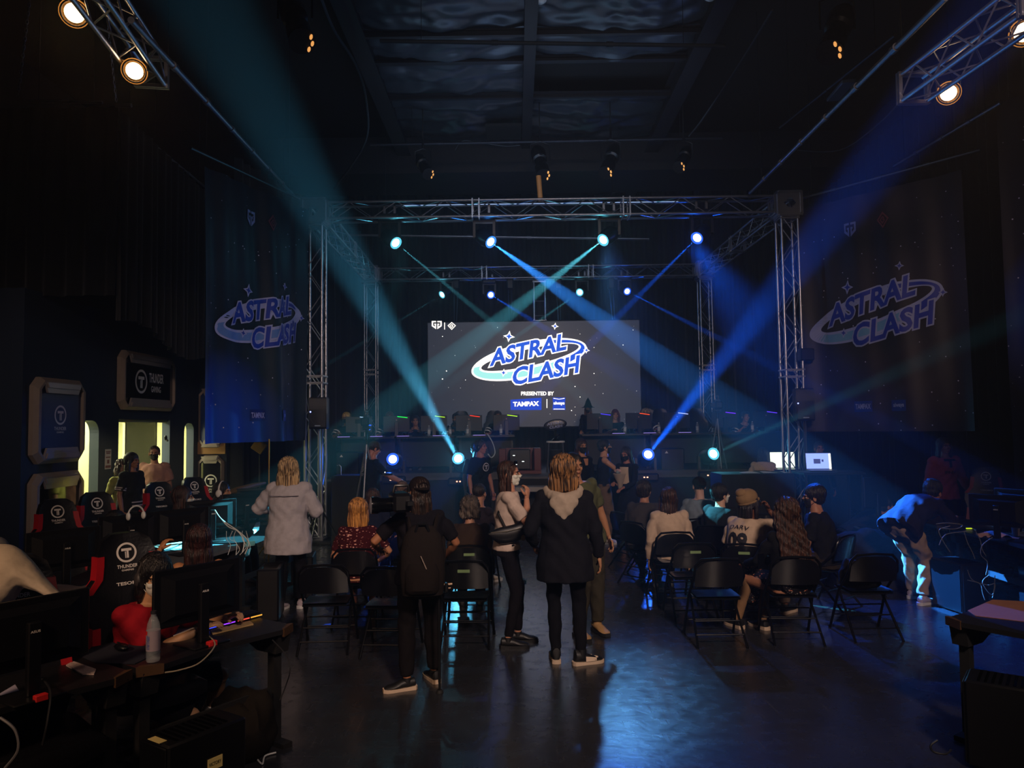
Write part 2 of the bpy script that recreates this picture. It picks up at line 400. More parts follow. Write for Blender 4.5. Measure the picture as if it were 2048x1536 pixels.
# ---- T emblem: ring, T and words, drawn in a plane ----
def emblem(b,fn,r=.1,words=True,ws=1.,wfit=None):
    ringp(b,0,0,r*.80,r*.80,r,r,fn,36)
    poly(b,[(-r*.5,r*.42),(r*.5,r*.42),(r*.5,r*.16),(r*.2,r*.16),(r*.2,-r*.55),(-r*.0,-r*.55),(-r*.0,r*.16),(-r*.5,r*.16)],fn)
    poly(b,[(-r*.16,r*.10),(-r*.06,r*.10),(-r*.06,-r*.55),(-r*.16,-r*.55)],fn)
    if words:
        put_text(b,'THUNDER',fn,1,.02,fit=(-r*1.02*ws,-r*1.55,r*1.02*ws,-r*1.2)); put_text(b,'GAMING',fn,1,.02,fit=(-r*.6*ws,-r*1.85,r*.6*ws,-r*1.66))
def octo(w,h,c): return [(-w+c,-h),(w-c,-h),(w,-h+c),(w,h-c),(w-c,h),(-w+c,h),(-w,h-c),(-w,-h+c)]
def wall_sign(label,loc,rz,w,h,inner,logo,clips=True,metallic=False):
    t=thing('wall_sign',label,'sign',loc,rz,'framed signs on the booth wall')
    fw=min(w,h)*.17
    b=B(); o1=octo(w,h,.13); o2=octo(w-.05,h-.05,.12); o3=octo(w-fw,h-fw,.07)
    def rg(pts,y): return [(x,y,z) for x,z in pts]
    b.rings([rg(o1,0),rg(o1,-.06),rg(o2,-.11),rg(o3,-.11),rg(o3,-.06)],cap=False); b.obj('frame',TAUPE,t,ang=20)
    B().prism(octo(w-fw+.01,h-fw+.01,.07),-.065,-.05).obj('panel',inner,t,False)
    for s in (1,-1):
        q=(w-fw)*.86; z0=s*(h-fw+.03); z1=s*(h-fw-.115*min(1,h/.45))
        b=B(); pts=[(-q,z0),(q,z0),(q-.07,z1),(-q+.07,z1)]
        if s<0: pts=pts[::-1]
        b.prism(pts,-.115,-.085); pts2=[(-q+.03,z0),(q-.03,z0),(q-.06,(z0+z1)/2),(-q+.06,(z0+z1)/2)]
        if s<0: pts2=pts2[::-1]
        b.prism(pts2,-.135,-.112); b.obj('clip',mat('brushed_clip','#a79d9a',.3,metal=.3),t,False)
    b=B(); logo(b,lambda x,z:(x,-.068,z)); b.obj('lettering',WHITE,t,False)
    return t
PNAVY=mat('navy_sign_face','#1c3468',.35); PBLK=mat('gloss_sign_face','#050507',.08,coat=.5)
def lg_v(b,fn): emblem(b,lambda x,z:fn(x,z+.08),.14)
def lg_h(b,fn):
    emblem(b,lambda x,z:fn(x-.3,z),.21,False)
    put_text(b,'THUNDER',lambda x,z:fn(x,z),1,.02,fit=(-.02,.0,.52,.17)); put_text(b,'GAMING',fn,1,.02,fit=(.06,-.17,.42,-.06))
WZ=R(90)
wall_sign('tall navy framed sign with round emblem, upper of the two at the far left',(-6.6,10.74,2.16),WZ,.6,.6,PNAVY,lg_v)
wall_sign('black glossy framed sign with emblem and words, above the lit booth window',(-6.6,13.35,2.86),WZ,.98,.5,PBLK,lg_h)
wall_sign('black framed sign low on the wall behind the leftmost gaming chairs',(-6.6,10.74,.83),WZ,.6,.6,PBLK,lg_v)
wall_sign('framed sign half hidden behind the bottom of the left banner',(-6.32,15.62,2.25),0,.27,.62,PNAVY,lambda b,fn:emblem(b,fn,.1))
wall_sign('narrow framed sign under the tan board, beside the left banner',(-6.32,15.62,.95),0,.27,.52,PBLK,lambda b,fn:emblem(b,fn,.13))
tag(B().box((-6.6,15.56,1.5),(-6.03,15.61,1.75)).obj('tan_board',mat('tan_board','#a87b45',.6)),'tan board fixed between two framed signs below the left banner','board')

# ---------------- ceiling ----------------
FOIL=mat('black_foil_liner','#343a42',.36,metal=.25,bump=.5,bscale=2.2,var=.35,vscale=1.2)
from mathutils import noise as mn
def liner(x0,x1,y0,y1,z,seed,label):
    def fn(u,v):
        x=x0+(x1-x0)*u; yy=y0+(y1-y0)*v
        q=.10*mn.noise((x*1.1+seed,yy*2.2,0))+.05*mn.noise((x*2.3,yy*5+seed,3))-.10*math.sin(PI*u)
        q+=-.05*abs(math.sin(PI*(yy-y0)/.62))
        q+=.05*abs(mn.noise((x*3,yy*3+seed,8)))
        return (x,yy,z+q)
    o=B().grid(fn,40,max(8,int((y1-y0)*16))).obj('insulation_sheet',FOIL,None,True,80); tag(o,label,'ceiling liner','wrinkled foil sheets between the ceiling beams'); return o
Zc=8.55
liner(-2.4,.22,7.2,11.9,Zc,1,'wrinkled black ceiling sheet left of the middle beam, nearest the viewer'); liner(.42,3.1,7.2,12.9,Zc,2,'wrinkled black ceiling sheet right of the middle beam, nearest the viewer')
liner(-2.4,.22,11.95,16.6,Zc,3,'wrinkled ceiling sheet left of the middle beam, ending at the dark cross beam'); liner(.42,3.1,14.3,16.6,Zc,4,'shiny rumpled ceiling sheet right of the middle beam, before the cross beam')
liner(-2.4,.22,18.4,20.9,Zc,5,'far ceiling sheet beyond the cross beam, left half'); liner(.42,3.1,18.4,20.9,Zc,6,'far ceiling sheet beyond the cross beam, right half')
BEAM=mat('black_beam','#14161c',.5,bump=.1,bscale=30)
def beam(label,a,b_,w,h):
    a=Vector(a);b_=Vector(b_); bb=B(); d=(b_-a).normalized(); x=Vector((d.y,-d.x,0)).normalized()*w/2
    for z0,z1,k in ((0,.03,1),(.03,h-.03,.3),(h-.03,h,1)):
        bb.rings([[p-x*k+Vector((0,0,z0)),p+x*k+Vector((0,0,z0)),p+x*k+Vector((0,0,z1)),p-x*k+Vector((0,0,z1))] for p in (a,b_)])
    o=bb.obj('ceiling_joist',BEAM,None,False); o['kind']='structure'; return o
beam('',(.32,5,8.28),(.32,21.3,8.28),.20,.3); beam('',(-2.45,5,8.15),(-2.45,21.3,8.15),.3,.45); beam('',(3.15,5,8.15),(3.15,21.3,8.15),.3,.45)
b=B().box((-9,16.7,7.75),(8.1,18.3,8.6)); o=struct('ceiling_girder',b,BEAM)
for yy,z in ((9.9,8.3),(11.9,8.35),(14.25,8.35)): beam('',(-2.4,yy,z),(3.1,yy,z),.07,.12)
beam('',(-2.4,12.9,8.4),(3.1,12.9,8.4),.12,.1)
tag(B().box((-.55,15.25,8.22),(.2,16.0,8.28)).obj('ceiling_panel',BLK,None,False),'small flat black panel under the ceiling sheet, left of the middle beam','panel')
# pipes under the roof
def pipe(label,a,b_,r=.024,m=STEEL,group='bare pipes hanging under the ceiling',seg=3,name='lighting_pipe'):
    a=Vector(a);b_=Vector(b_); t=thing(name,label,'pipe',a,0,group)
    B().tube([(0,0,0),b_-a],r,10).obj('tube',m,t)
    if name=='lighting_pipe':
        for q in (.12,.88): c=(b_-a)*q; B().tube([c,(c.x,c.y,8.84-a.z)],.005,5).obj('hanger_wire',BLK,t)
    if seg:
        for i in range(1,seg+1):
            q=(b_-a)*(i/(seg+1)); d=(b_-a).normalized()*.05; B().tube([q-d,q+d],r*1.35,10).obj('coupling',m,t)
    return t
pipe('long bare pipe running down the left side of the ceiling to the truss corner',P(262,40,6.2),P(588,392,13.6),.03,seg=6)
pipe('long bare pipe running down the right side of the ceiling to the truss corner',P(1892,-5,6.0),P(1500,386,13.0),.03,seg=6)
pipe('thin pipe sloping above the right banner, nearer the viewer',P(2002,205,9.6),P(1788,332,12.4),.024)
pipe('pipe carrying the top of the right banner',P(1960,300,11.3),P(1585,402,13.5),.024)
pipe('bright pipe edge along the top of the left overhead drape',P(293,278,11.6),P(410,374,14.4),.024,seg=2)
pipe('short pipe end carrying the top of the left banner',P(381,296,10.7),P(600,398,13.5),.024,seg=0)
pipe('short pipe stub above the drape at the far left, under a chain',P(231,210,10.3),P(263,211,10.3),.03,seg=0)
pipe('dull pipe along the top of the far left drape',P(60,203,10.3),P(205,205,10.3),.022,seg=1)
pipe('horizontal pipe crossing behind the front truss lamps',P(700,470,16.2),P(1298,478,16.2),.026,seg=4)
pipe('dark pipe across the ceiling bay, above the middle',P(760,82,10.9),P(1450,92,10.9),.03,BLK,seg=2)
pipe('far dark horizontal pipe under the cross beam',P(740,290,15.0),P(1445,276,15.0),.03,mat('dark_pipe','#30323a',.5,metal=.6),seg=4)
pipe('thin dark conduit along the far ceiling bay',P(790,366,19.0),P(1400,368,19.0),.025,BLK,seg=2)
pipe('thin conduit on the right of the ceiling',P(1790,70,8.0),P(1560,255,12.0),.02,mat('dark_pipe','#30323a',.5,metal=.6),seg=1)
pipe('wooden pole rising above the middle of the front truss',P(1077,352,14.5),P(1081,402,14.5),.05,mat('raw_wood_pole','#b06a2c',.6),'',0,'wooden_pole')
o=B().box((-.5,-.09,0),(.5,.09,.05),.01).obj('light_fitting',mat('grey_fitting','#5a626e',.4)); a=P(1712,150,9.5); c=P(1655,215,11.2); o.location=(a+c)/2; o.rotation_euler=(c-a).to_track_quat('X','Z').to_euler(); tag(o,'slim grey tube light fitting high on the right of the ceiling','light fitting')
# chains
def chain(label,a,b_):
    a=Vector(a);b_=Vector(b_); n=int((a-b_).length/.055); bb=B(); d=(b_-a)/n; X,Y=frame_of(d)
    for i in range(n):
        c=a+d*(i+.5); u=X if i%2 else Y; pts=[c+d.normalized()*(.036*math.cos(t*PI/4))+u*(.014*math.sin(t*PI/4)) for t in range(9)]
        bb.tube(pts,.006,4,False)
    tag(bb.obj('hanging_chain',STEEL),label,'chain')
chain('steel chain at the far left dropping to the corner of the drape',P(62,-20,9.9),P(36,190,10.2))
chain('steel chain dropping to the short pipe stub, left of the warm lamp',P(204,-60,9.8),P(233,203,10.2))
# cables under the ceiling
CAB=mat('black_cable','#1a1b20',.6)
for lab,pts,r,name in (('bundle of cables drooping from the upper left of the ceiling',[P(640,-10,9),P(668,60,10),P(712,130,11),P(732,200,12),P(730,285,13),P(668,378,14)],.02,'cable_bundle'),
  ('thick strap cable along the left ceiling beam',[P(718,-10,11.2),P(740,60,12.2),P(765,140,13.8),P(790,210,15.4),P(803,248,16.4)],.03,'cable_bundle'),
  ('cable sagging along the right of the ceiling toward the truss',[P(1545,20,9),P(1490,110,10.5),P(1448,175,11.5),P(1400,245,13),P(1378,272,14)],.015,'loose_cable'),
  ('long thin cable sagging across to the right hanging truss',[P(1590,300,13),P(1680,300,11.5),P(1760,245,10),P(1810,190,8.6)],.01,'loose_cable'),
  ('cable looping over the lamps on the far pipe',[P(910,300,15),P(925,282,15),P(960,285,15),P(1010,292,15),P(1040,290,15)],.012,'loose_cable')):
    o=B().cable(pts,r).obj(name,CAB); tag(o,lab,'cable')
for lab,x,y,d in (('small white ceiling detector at the very top centre',1081,6,10.9),('small white ceiling detector at the top right of centre',1421,0,10.9),('small detector near the far middle beam',1057,346,18.8),('small detector right of the far middle beam',1263,342,18.8)):
    o=B().lathe([(.0,0),(.05,.0),(.09,.03),(.1,.06),(.0,.06)]).obj('ceiling_detector',WHITE); o.location=P(x,y,d); tag(o,lab,'detector')

# theatre spotlights hanging under the ceiling (ellipsoidal), warm glint on their fronts put in as glowing dots
GLINT=mat('warm_glint_glow','#caa050',.15,emit='#ffb060',estr=.9)
def leko(label,p,tgt,sc=1.):
    t=thing('theatre_spotlight',label,'spotlight',p,0,'theatre spotlights under the ceiling')
    d=(Vector(tgt)-Vector(p)).normalized(); Q=d.to_track_quat('Z','X').to_matrix().to_4x4()
    b=B(); b.lathe([(0,-.30),(.07,-.28),(.10,-.2),(.10,-.02),(.075,.0),(.075,.14),(.092,.15),(.092,.30),(.10,.31),(.10,.33),(.085,.33)],n=16); b.box((-.11,-.02,-.05),(.11,.02,-.01)); b.xf(Q@Matrix.Scale(sc,4)); b.obj('barrel',BLKP,t)
    b=B().lathe([(0,.315),(.06,.322),(.078,.315),(.078,.31),(0,.31)],n=14).xf(Q@Matrix.Scale(sc,4)); b.obj('lens',mat('lens_glass','#2a2418',.06,coat=1),t)
    b=B(); 
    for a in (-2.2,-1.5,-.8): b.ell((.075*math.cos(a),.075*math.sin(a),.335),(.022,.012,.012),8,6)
    b.xf(Q@Matrix.Scale(sc,4)); b.obj('front_rim_glint',GLINT,t)
    b=B().tube([(-.13*sc,0,0),(-.13*sc,0,.22*sc),(0,0,.27*sc),(.13*sc,0,.22*sc),(.13*sc,0,0)],.012); b.tube([(0,0,.27*sc),(0,0,.42*sc)],.02); b.obj('yoke',BLKP,t); B().tube([(0,0,.4*sc),(0,0,8.84-p[2])],.012,6).obj('drop_rod',BLK,t)
    return t
leko('large theatre spotlight at the top left pointing down, warm glint at its mouth',P(590,38,8.3),P(607,92,8.0),1.5)
leko('large theatre spotlight at the top right pointing down, warm glint at its mouth',P(1675,60,8.3),P(1655,118,8.0),1.5)
leko('theatre spotlight hanging left of the ceiling middle, tilted right',P(846,330,14.8),P(872,372,14.2),1.25)
leko('theatre spotlight beside the wooden pole at the ceiling middle',P(1080,322,14.8),P(1092,372,14.3),1.5)
leko('theatre spotlight right of the ceiling middle, tilted left',P(1222,318,14.8),P(1203,368,14.3),1.5)
leko('theatre spotlight rightmost on the far pipe',P(1368,315,14.8),P(1350,352,14.3),1.3)

# ---------------- truss ----------------
def truss(label,a,b_,s=.29,name='box_truss',group='aluminium box trusses',step=.42,up=None,plates=(),seg=2.4,ladder=False):
    a=Vector(a); b_=Vector(b_); d=b_-a; ln=d.length; d.normalize()
    up=Vector(up) if up else (Vector((0,0,1)) if abs(d.z)<.8 else Vector((0,1,0)))
    x=d.cross(up).normalized(); u=x.cross(d).normalized(); t=thing(name,label,'truss',a,0,group); h=s/2
    for sx in (-1,1):
        for su in ((-1,1) if not ladder else (0,)):
            q=x*sx*h+u*su*h; B().tube([q,q+d*ln],.024,10).obj('chord',ALU,t)
    br=B(); n=max(1,round(ln/step)); st=ln/n
    for i in range(n):
        if ladder:
            br.tube([x*-h+d*st*(i+.5),x*h+d*st*(i+.5)],.014,6); continue
        for (p,q) in ((x*-h+u*h,x*h+u*h),(x*-h-u*h,x*h-u*h),(x*-h-u*h,x*-h+u*h),(x*h-u*h,x*h+u*h)):
            if i%2: p,q=q,p
            br.tube([p+d*st*i,q+d*st*(i+1)],.009,6)
    br.obj('bracing',ALU,t)
    k=max(1,round(ln/seg))
    for i in range(k+1):
        for e in (-.06,.06):
            pl=B(); c=d*min(max(ln*i/k+e,.02),ln-.02); g=h+.03
            pts=[c-x*g-u*g,c+x*g-u*g,c+x*g+u*g,c-x*g+u*g]
            if ladder: pts=[c-x*g-u*.02,c+x*g-u*.02,c+x*g+u*.02,c-x*g+u*.02]
            th=d*.012
            inn=[c+(p-c)*.78 for p in pts]
            vs=[p-th for p in pts]+[p+th for p in pts]+[p-th for p in inn]+[p+th for p in inn]
            fs=[]
            for j in range(4):
                m=(j+1)%4; fs+= [(j,m,m+4,j+4),(j+8,j+12,m+12,m+8),(j,j+8,m+8,m),(j+4,m+4,m+12,j+12)]
            pl.add(vs,fs); pl.obj('end_plate',ALU,t,False)
    return t
def cblock(label,c,s=.40):
    t=thing('corner_block',label,'truss corner',c,0,'truss corner blocks'); h=s/2; b=B(); w=.045
    for i in (-1,1):
        for j in (-1,1):
            b.box((i*h-w/2,j*h-w/2,-h),(i*h+w/2,j*h+w/2,h)); b.box((-h,i*h-w/2,j*h-w/2),(h,i*h+w/2,j*h+w/2)); b.box((i*h-w/2,-h,j*h-w/2),(i*h+w/2,h,j*h+w/2))
    b.obj('cage',ALU,t,False)
    b=B()
    def hole(fn):
        n=24; vs=[];fs=[]
        for k in range(n):
            a=2*PI*k/n; m=max(abs(math.cos(a)),abs(math.sin(a))); ox,oy=h*math.cos(a)/m,h*math.sin(a)/m
            q=.55*h/(abs(math.cos(a))+abs(math.sin(a)))
            vs+=[fn(ox,oy),fn(q*math.cos(a)*1.0,q*math.sin(a)*1.0)]
            fs.append((2*k,(2*k+2)%(2*n),(2*k+3)%(2*n),2*k+1))
        b.add(vs,fs)
    hole(lambda x,y:(x,-h-.005,y)); hole(lambda x,y:(-h-.005,x,y)); hole(lambda x,y:(h+.005,x,y)); hole(lambda x,y:(x,y,-h-.005)); b.obj('faceplate',ALU,t,False)
    return t
ZT=P(1570,412,13.3).z; XL=P(632,420,13.3).x; XR=P(1572,412,13.3).x
XLb=P(742,548,19.4).x; XRb=P(1408,540,19.4).x; YF,YB=13.3,19.4; ZTb=P(1075,546,19.4).z
LT=Vector((XL,YF,ZT)); RT=Vector((XR,YF,ZT)); LB=Vector((XLb,YB,ZTb)); RB=Vector((XRb,YB,ZTb))
for c,l in ((LT,'front left top corner block of the stage truss'),(RT,'front right top corner block with diamond holes'),(LB,'back left top corner block of the stage truss'),(RB,'back right top corner block of the stage truss')): cblock(l,c)
e=Vector((.2,0,0)); truss('front top truss beam spanning above the stage edge',LT+e,RT-e,plates=1)
truss('back top truss beam above the screen',LB+e,RB-e)
f=Vector((0,.2,0)); truss('left side top truss beam running back into the stage',LT+f,LB-f,up=(0,0,1)); truss('right side top truss beam running back into the stage',RT+f,RB-f,up=(0,0,1))
g=Vector((0,0,.2))
truss('front left upright truss tower behind the pole speaker',(LT.x,LT.y,.05),LT-g); truss('front right upright truss tower, tallest in view',(RT.x,RT.y,.05),RT-g)
truss('back left upright truss tower on the stage',(LB.x,LB.y,1.1),LB-g); truss('back right upright truss tower on the stage',(RB.x,RB.y,1.1),RB-g)
for c,l,z in ((LT,'steel base plate under the front left tower',0.),(RT,'steel base plate under the front right tower',0.),(LB,'base plate on the stage under the back left tower',1.05),(RB,'base plate on the stage under the back right tower',1.05)):
    tag(B().box((c.x-.35,c.y-.3,z),(c.x+.35,c.y+.3,z+.05),.01).obj('base_plate',BLK),l,'base plate')
truss('short ladder truss dropping from the back beam to the screen',(P(1070,0,19.5).x,19.5,4.68),(P(1070,0,19.5).x,19.5,ZTb-.15),ladder=True,step=.45)
truss('truss hanging at the upper left carrying two warm lamps',P(160,-60,5.6),P(306,148,7.4),.26,step=.3); truss('truss hanging at the upper right carrying a warm lamp',P(2085,-12,5.6),P(1822,180,7.4),.26,step=.3)
# ---------------- moving heads ----------------
def lensm(c):
    k='lens_'+'_'.join('%d'%(x*100) for x in c); return glow(k,tuple(.55+.45*x for x in c),9)
def moving_head(label,lp,tgt,col,kind,s=1.):
    "lp = lens place; body hangs from (or stands on) its base"
    lp=Vector(lp); d=(Vector(tgt)-lp).normalized(); dd=d.copy()
    piv=lp-dd*.20*s
    sg=1 if kind!='stage' else -1   # base above or below
    t=thing('moving_head_lamp',label,'stage lamp',piv+Vector((0,0,sg*.36*s)),0,{'hang':'moving head lamps under the front truss','back':'moving head lamps under the back truss','stage':'moving head lamps on the stage edge'}[kind])
    o=Vector((0,0,-sg*.36*s))
    b=B().box((-.17*s,-.13*s,0),(.17*s,.13*s,-sg*.10*s),.02*s) if sg>0 else B().box((-.19*s,-.15*s,0),(.19*s,.15*s,.12*s),.02*s)
    b.obj('base',BLKP,t)
    b=B()
    for k in (-1,1):
        b.rings([[(k*.155*s-.02*s,-.05*s,-sg*.09*s),(k*.155*s+.02*s,-.05*s,-sg*.09*s),(k*.155*s+.02*s,.05*s,-sg*.09*s),(k*.155*s-.02*s,.05*s,-sg*.09*s)],[(k*.155*s-.02*s,-.035*s,o.z),(k*.155*s+.02*s,-.035*s,o.z),(k*.155*s+.02*s,.035*s,o.z),(k*.155*s-.02*s,.035*s,o.z)]])
    b.box((-.17*s,-.05*s,-sg*.10*s),(.17*s,.05*s,-sg*.13*s)); b.obj('yoke',BLKP,t)
    Q=d.to_track_quat('Z','Y').to_matrix().to_4x4(); Q.translation=o
    b=B().lathe([(0,-.15*s),(.09*s,-.14*s),(.125*s,-.08*s),(.13*s,.05*s),(.11*s,.15*s),(.10*s,.185*s),(.095*s,.185*s),(.088*s,.17*s)],n=18).xf(Q); b.obj('head',BLKP,t)
    b=B().lathe([(0,.182*s),(.066*s,.179*s),(.066*s,.17*s),(0,.17*s)],n=24).xf(Q); b.obj('lens',lensm(col),t); b=B().lathe([(.066*s,.176*s),(.086*s,.186*s),(.100*s,.188*s),(.100*s,.18*s),(.066*s,.168*s)],n=24).xf(Q); b.obj('lens_halo',glow('lens_halo_'+'_'.join('%d'%(x*100) for x in col),tuple(x*.9+.02 for x in col),1.3),t)  # glowing ring stands in for the coloured halo around the lens
    if kind!='stage':
        b=B(); 
        for k in (-1,1): b.box((k*.08*s-.02,-.03,0),(k*.08*s+.02,.03,.14*s)); b.lathe([(.0,-.02),(.035,-.02),(.035,.02),(0,.02)],(k*.08*s,0,.14*s),ax='x')
        b.obj('clamp',STEEL,t)
    else:
        b=B().box((-.06*s,-.153*s,.05*s),(-.035*s,-.150*s,.07*s)); b.box((-.01*s,-.153*s,.05*s),(.015*s,-.150*s,.07*s)); b.obj('display_light',glow('display_warm','#ffb090',2.5),t,False)
NM=['leftmost','second','third','rightmost']
for i,((px,py),y,tg,col,e,ang,kind) in enumerate(HEADS):
    cn='teal' if col==TEAL else 'cyan' if col==CYAN else 'blue'
    wh={'hang':'hanging under the front truss','back':'under the back truss above the screen','stage':'standing on the stage edge'}[kind]
    moving_head('moving head lamp with %s beam, %s of four %s'%(cn,NM[i%4],wh),P(px,py,y),tg,col,kind,1.15 if kind!='back' else 1.0)
# warm PAR lamps
def par(label,p,tgt,r=.10):
    t=thing('par_lamp',label,'lamp',p,0,'warm round lamps on the hanging trusses')
    d=(Vector(tgt)-Vector(p)).normalized(); Q=d.to_track_quat('Z','Y').to_matrix().to_4x4()
    B().lathe([(0,-.26),(.06,-.24),(.075,-.15),(r+.012,-.04),(r+.02,.0),(r+.02,.02),(r+.005,.02),(r,.0)],n=20).xf(Q).obj('can',BLKP,t)
    B().lathe([(0,.008),(r*.7,.004),(r,-.005),(0,-.01)],n=22).xf(Q).obj('lens',glow('warm_lamp_lens',(1,.66,.34),9),t)
    B().lathe([(r*1.0,-.004),(r*1.0,.006),(r+.018,.021),(r+.024,.020),(r+.024,.0)],n=22).xf(Q).obj('halo_rim',glow('warm_halo',(1,.36,.06),.55),t)  # rim made to glow as the orange halo of the lamp
    B().tube([(-r-.03,0,0),(-r-.03,0,.2),(r+.03,0,.2),(r+.03,0,0)],.01).obj('yoke',BLKP,t)
    spot(Vector(p)+d*.03,tgt,WARM,6,60,.8,.08)
par('warm round lamp glowing at the top left corner, nearer of two on the left truss',P(149,26,6.2),(-1.5,0,0.5),.095)
par('warm round lamp glowing below the end of the left hanging truss',P(269,142,6.9),(-1.2,0,0.5),.092)
par('warm round lamp glowing below the right hanging truss',P(1897,186,7.2),(1.5,0,0.5),.088)
par('warm round lamp cut by the right edge of the picture',P(2049,64,6.2),(1.5,0,0.5),.095)

# ---------------- stage ----------------
STZ=1.05; SY=14.05; SXL=P(655,950,SY).x; SXR=6.2
SKIRT=mat('stage_skirt','#040406',.8,bump=.2,bscale=30); DECK=mat('stage_deck','#3c3a3c',.55,bump=.1,bscale=40,var=.25)
b=B().box((SXL-.1,SY,STZ-.04),(SXR,20.9,STZ)); struct('floor_stage',b,DECK)
b=B(); 
def skf(u,v): s=SXL-.1+(SXR-SXL+.1)*u; return (s,SY+.03+.02*math.sin(s*9),(STZ-.05)*v)
b.grid(skf,260,2); o=b.obj('stage_skirt',SKIRT); tag(o,'black pleated skirt closing the front of the stage below its edge','skirt')
b=B().box((P(1003,950,SY).x,SY-.42,STZ-.24),(P(1108,950,SY).x,SY-.02,STZ-.16)); b.box((P(1003,950,SY).x,SY-.42,0),(P(1003,950,SY).x+.06,SY-.02,STZ-.2)); b.box((P(1108,950,SY).x-.06,SY-.42,0),(P(1108,950,SY).x,SY-.02,STZ-.2))
b.obj('stage_step',mat('pale_step','#8d8a88',.5)); tag(bpy.data.objects['stage_step'],'pale step against the middle of the stage edge','step')
for x0,x1,l in ((676,1010,'left part'),(1165,1480,'right part')):
    b=B().box((P(x0,0,SY+.06).x,SY+.015,STZ-.01),(P(x1,0,SY+.06).x,SY+.06,STZ+.10),.01); tag(b.obj('stage_lip',mat('stage_lip','#2a2c34',.5)),'low dark kick board along the %s of the stage edge'%l,'board')

# ---------------- screen ----------------
SCY=19.05
A0=P(857,856,SCY); A1=P(1283,853,SCY); A2=P(1280,640,SCY); sx0=A0.x; sx1=A1.x; sz0=A0.z; sz1=A2.z; sw=sx1-sx0; sh=sz1-sz0
t=thing('led_screen','large dark grey screen above the stage showing the event logo','screen',((sx0+sx1)/2,SCY,sz0))
B().box((-sw/2-.03,.02,-.03),(sw/2+.03,.12,sh+.03)).obj('casing',BLK,t,False)
B().box((-sw/2,.0,0),(sw/2,.018,sh)).obj('display',mat('screen_backlight','#0a0a0c',.35,emit='#2b2f3a',estr=1.0),t,False)
def scr(px,py): # screen pixel -> local
    p=P(px,py,SCY); return (p.x-t.location.x,-.004,p.z-sz0)
EW=glow('screen_white','#fff6ea',1.7); EB=glow('screen_blue','#1c56d8',1.15); EC=glow('screen_aqua','#9fe6e0',1.3); ES=glow('screen_sponsor_blue','#1748d0',1.0); ED=glow('screen_dark','#22262e',.9)
# logo in unit coordinates: x 0..215, y up 0..112 (the picture's own pixels)
def logo(bw,bb,bc,bd,fn,split=1,no_clash_w=False):
    """white outline / blue fill / aqua ring / dark gap builders; layered by fn(x,y,layer)"""
    def f(l): return lambda x,y:fn(x,y,l)
    T=R(13)
    def shear(word,x0,x1,y0,h,k,bold,layer,b,grow):
        vs,fs,bb_=text2d(word,1,bold)
        v0,_,c0=text2d(word,1,.0)
        sx=(x1-x0)/(c0[2]-c0[0]); sy=h/(c0[3]-c0[1])
        def g(x,y):
            X=(x-c0[0])*sx; Y=(y-c0[1])*sy; lean=.10*(Y)
            return fn(x0+X+lean,y0+Y+k*X,layer)
        put_text(b,word,g,1,bold,split=split)
    # ring
    ringp(bw,107,57,100,17,118,36,f(0),64,tilt=T,dx=3,dy=4)
    ringp(bc,107,57,104,21,114,32,f(1),48,a0=R(165),a1=R(300),tilt=T,dx=3,dy=3)
    ringp(bb,107,57,104,21,114,32,f(1),48,a0=R(-60),a1=R(70),tilt=T,dx=3,dy=3)
    # outline then fill
    shear('ASTRAL',30,180,44,33,.225,.085,2,bw,1); shear('CLASH',74,208-4,5,34,.20,.085,2,bw,1)
    shear('ASTRAL',30,180,44,33,.225,.032,3,bb,0); shear('CLASH',74,208-4,5,34,.20,.032,3,bb,0)
    def star(cx,cy,r,inner=True):
        for b,k,l in ((bw,1.,2),)+(((bb,.55,3),) if inner else ()):
            pts=[]
            for i in range(8):
                a=i*PI/4+.12; q=r*k*(1 if i%2==0 else .42); pts.append((cx+q*math.sin(a),cy+q*math.cos(a)))
            poly(b,pts,f(l))
    star(67,104,12); star(159,125,7.5); star(222,76,7); star(56,30,8.5); star(160,27,7.5)
bw,bb,bc,bd=B(),B(),B(),B()
def sfn(x,y,l): # logo coordinate on the screen: x offset from 951, y up from 772
    q=scr(951+x,775-y*.98); return (q[0],-.004-.004*l,q[2])
logo(bw,bb,bc,bd,sfn,0)
bw.obj('logo_outline',EW,t,False); bb.obj('logo_lettering',EB,t,False); bc.obj('logo_ring',EC,t,False)
def gg(b,fn,cx,cy,w,h):
    "angular double G shield"
    def q(pts):
        poly(b,[(cx+x*w,cy+y*h) for x,y in pts],fn)
    for s in (1,-1):
        def m(p): return [(s*x,s*0+y) for x,y in (p if s>0 else p[::-1])]
        q(m([(-1,1),(-.12,1),(-.12,.68),(-.72,.68)])); q(m([(-1,1),(-.72,.68),(-.72,-.1),(-1,-.3)])); q(m([(-1,-.3),(-.72,-.1),(-.12,-.62),(-.12,-1.05)]))
        q(m([(-.5,.32),(-.12,.32),(-.12,.05),(-.5,.05)])); q(m([(-.36,.05),(-.12,.05),(-.12,-.62),(-.36,-.4)]))
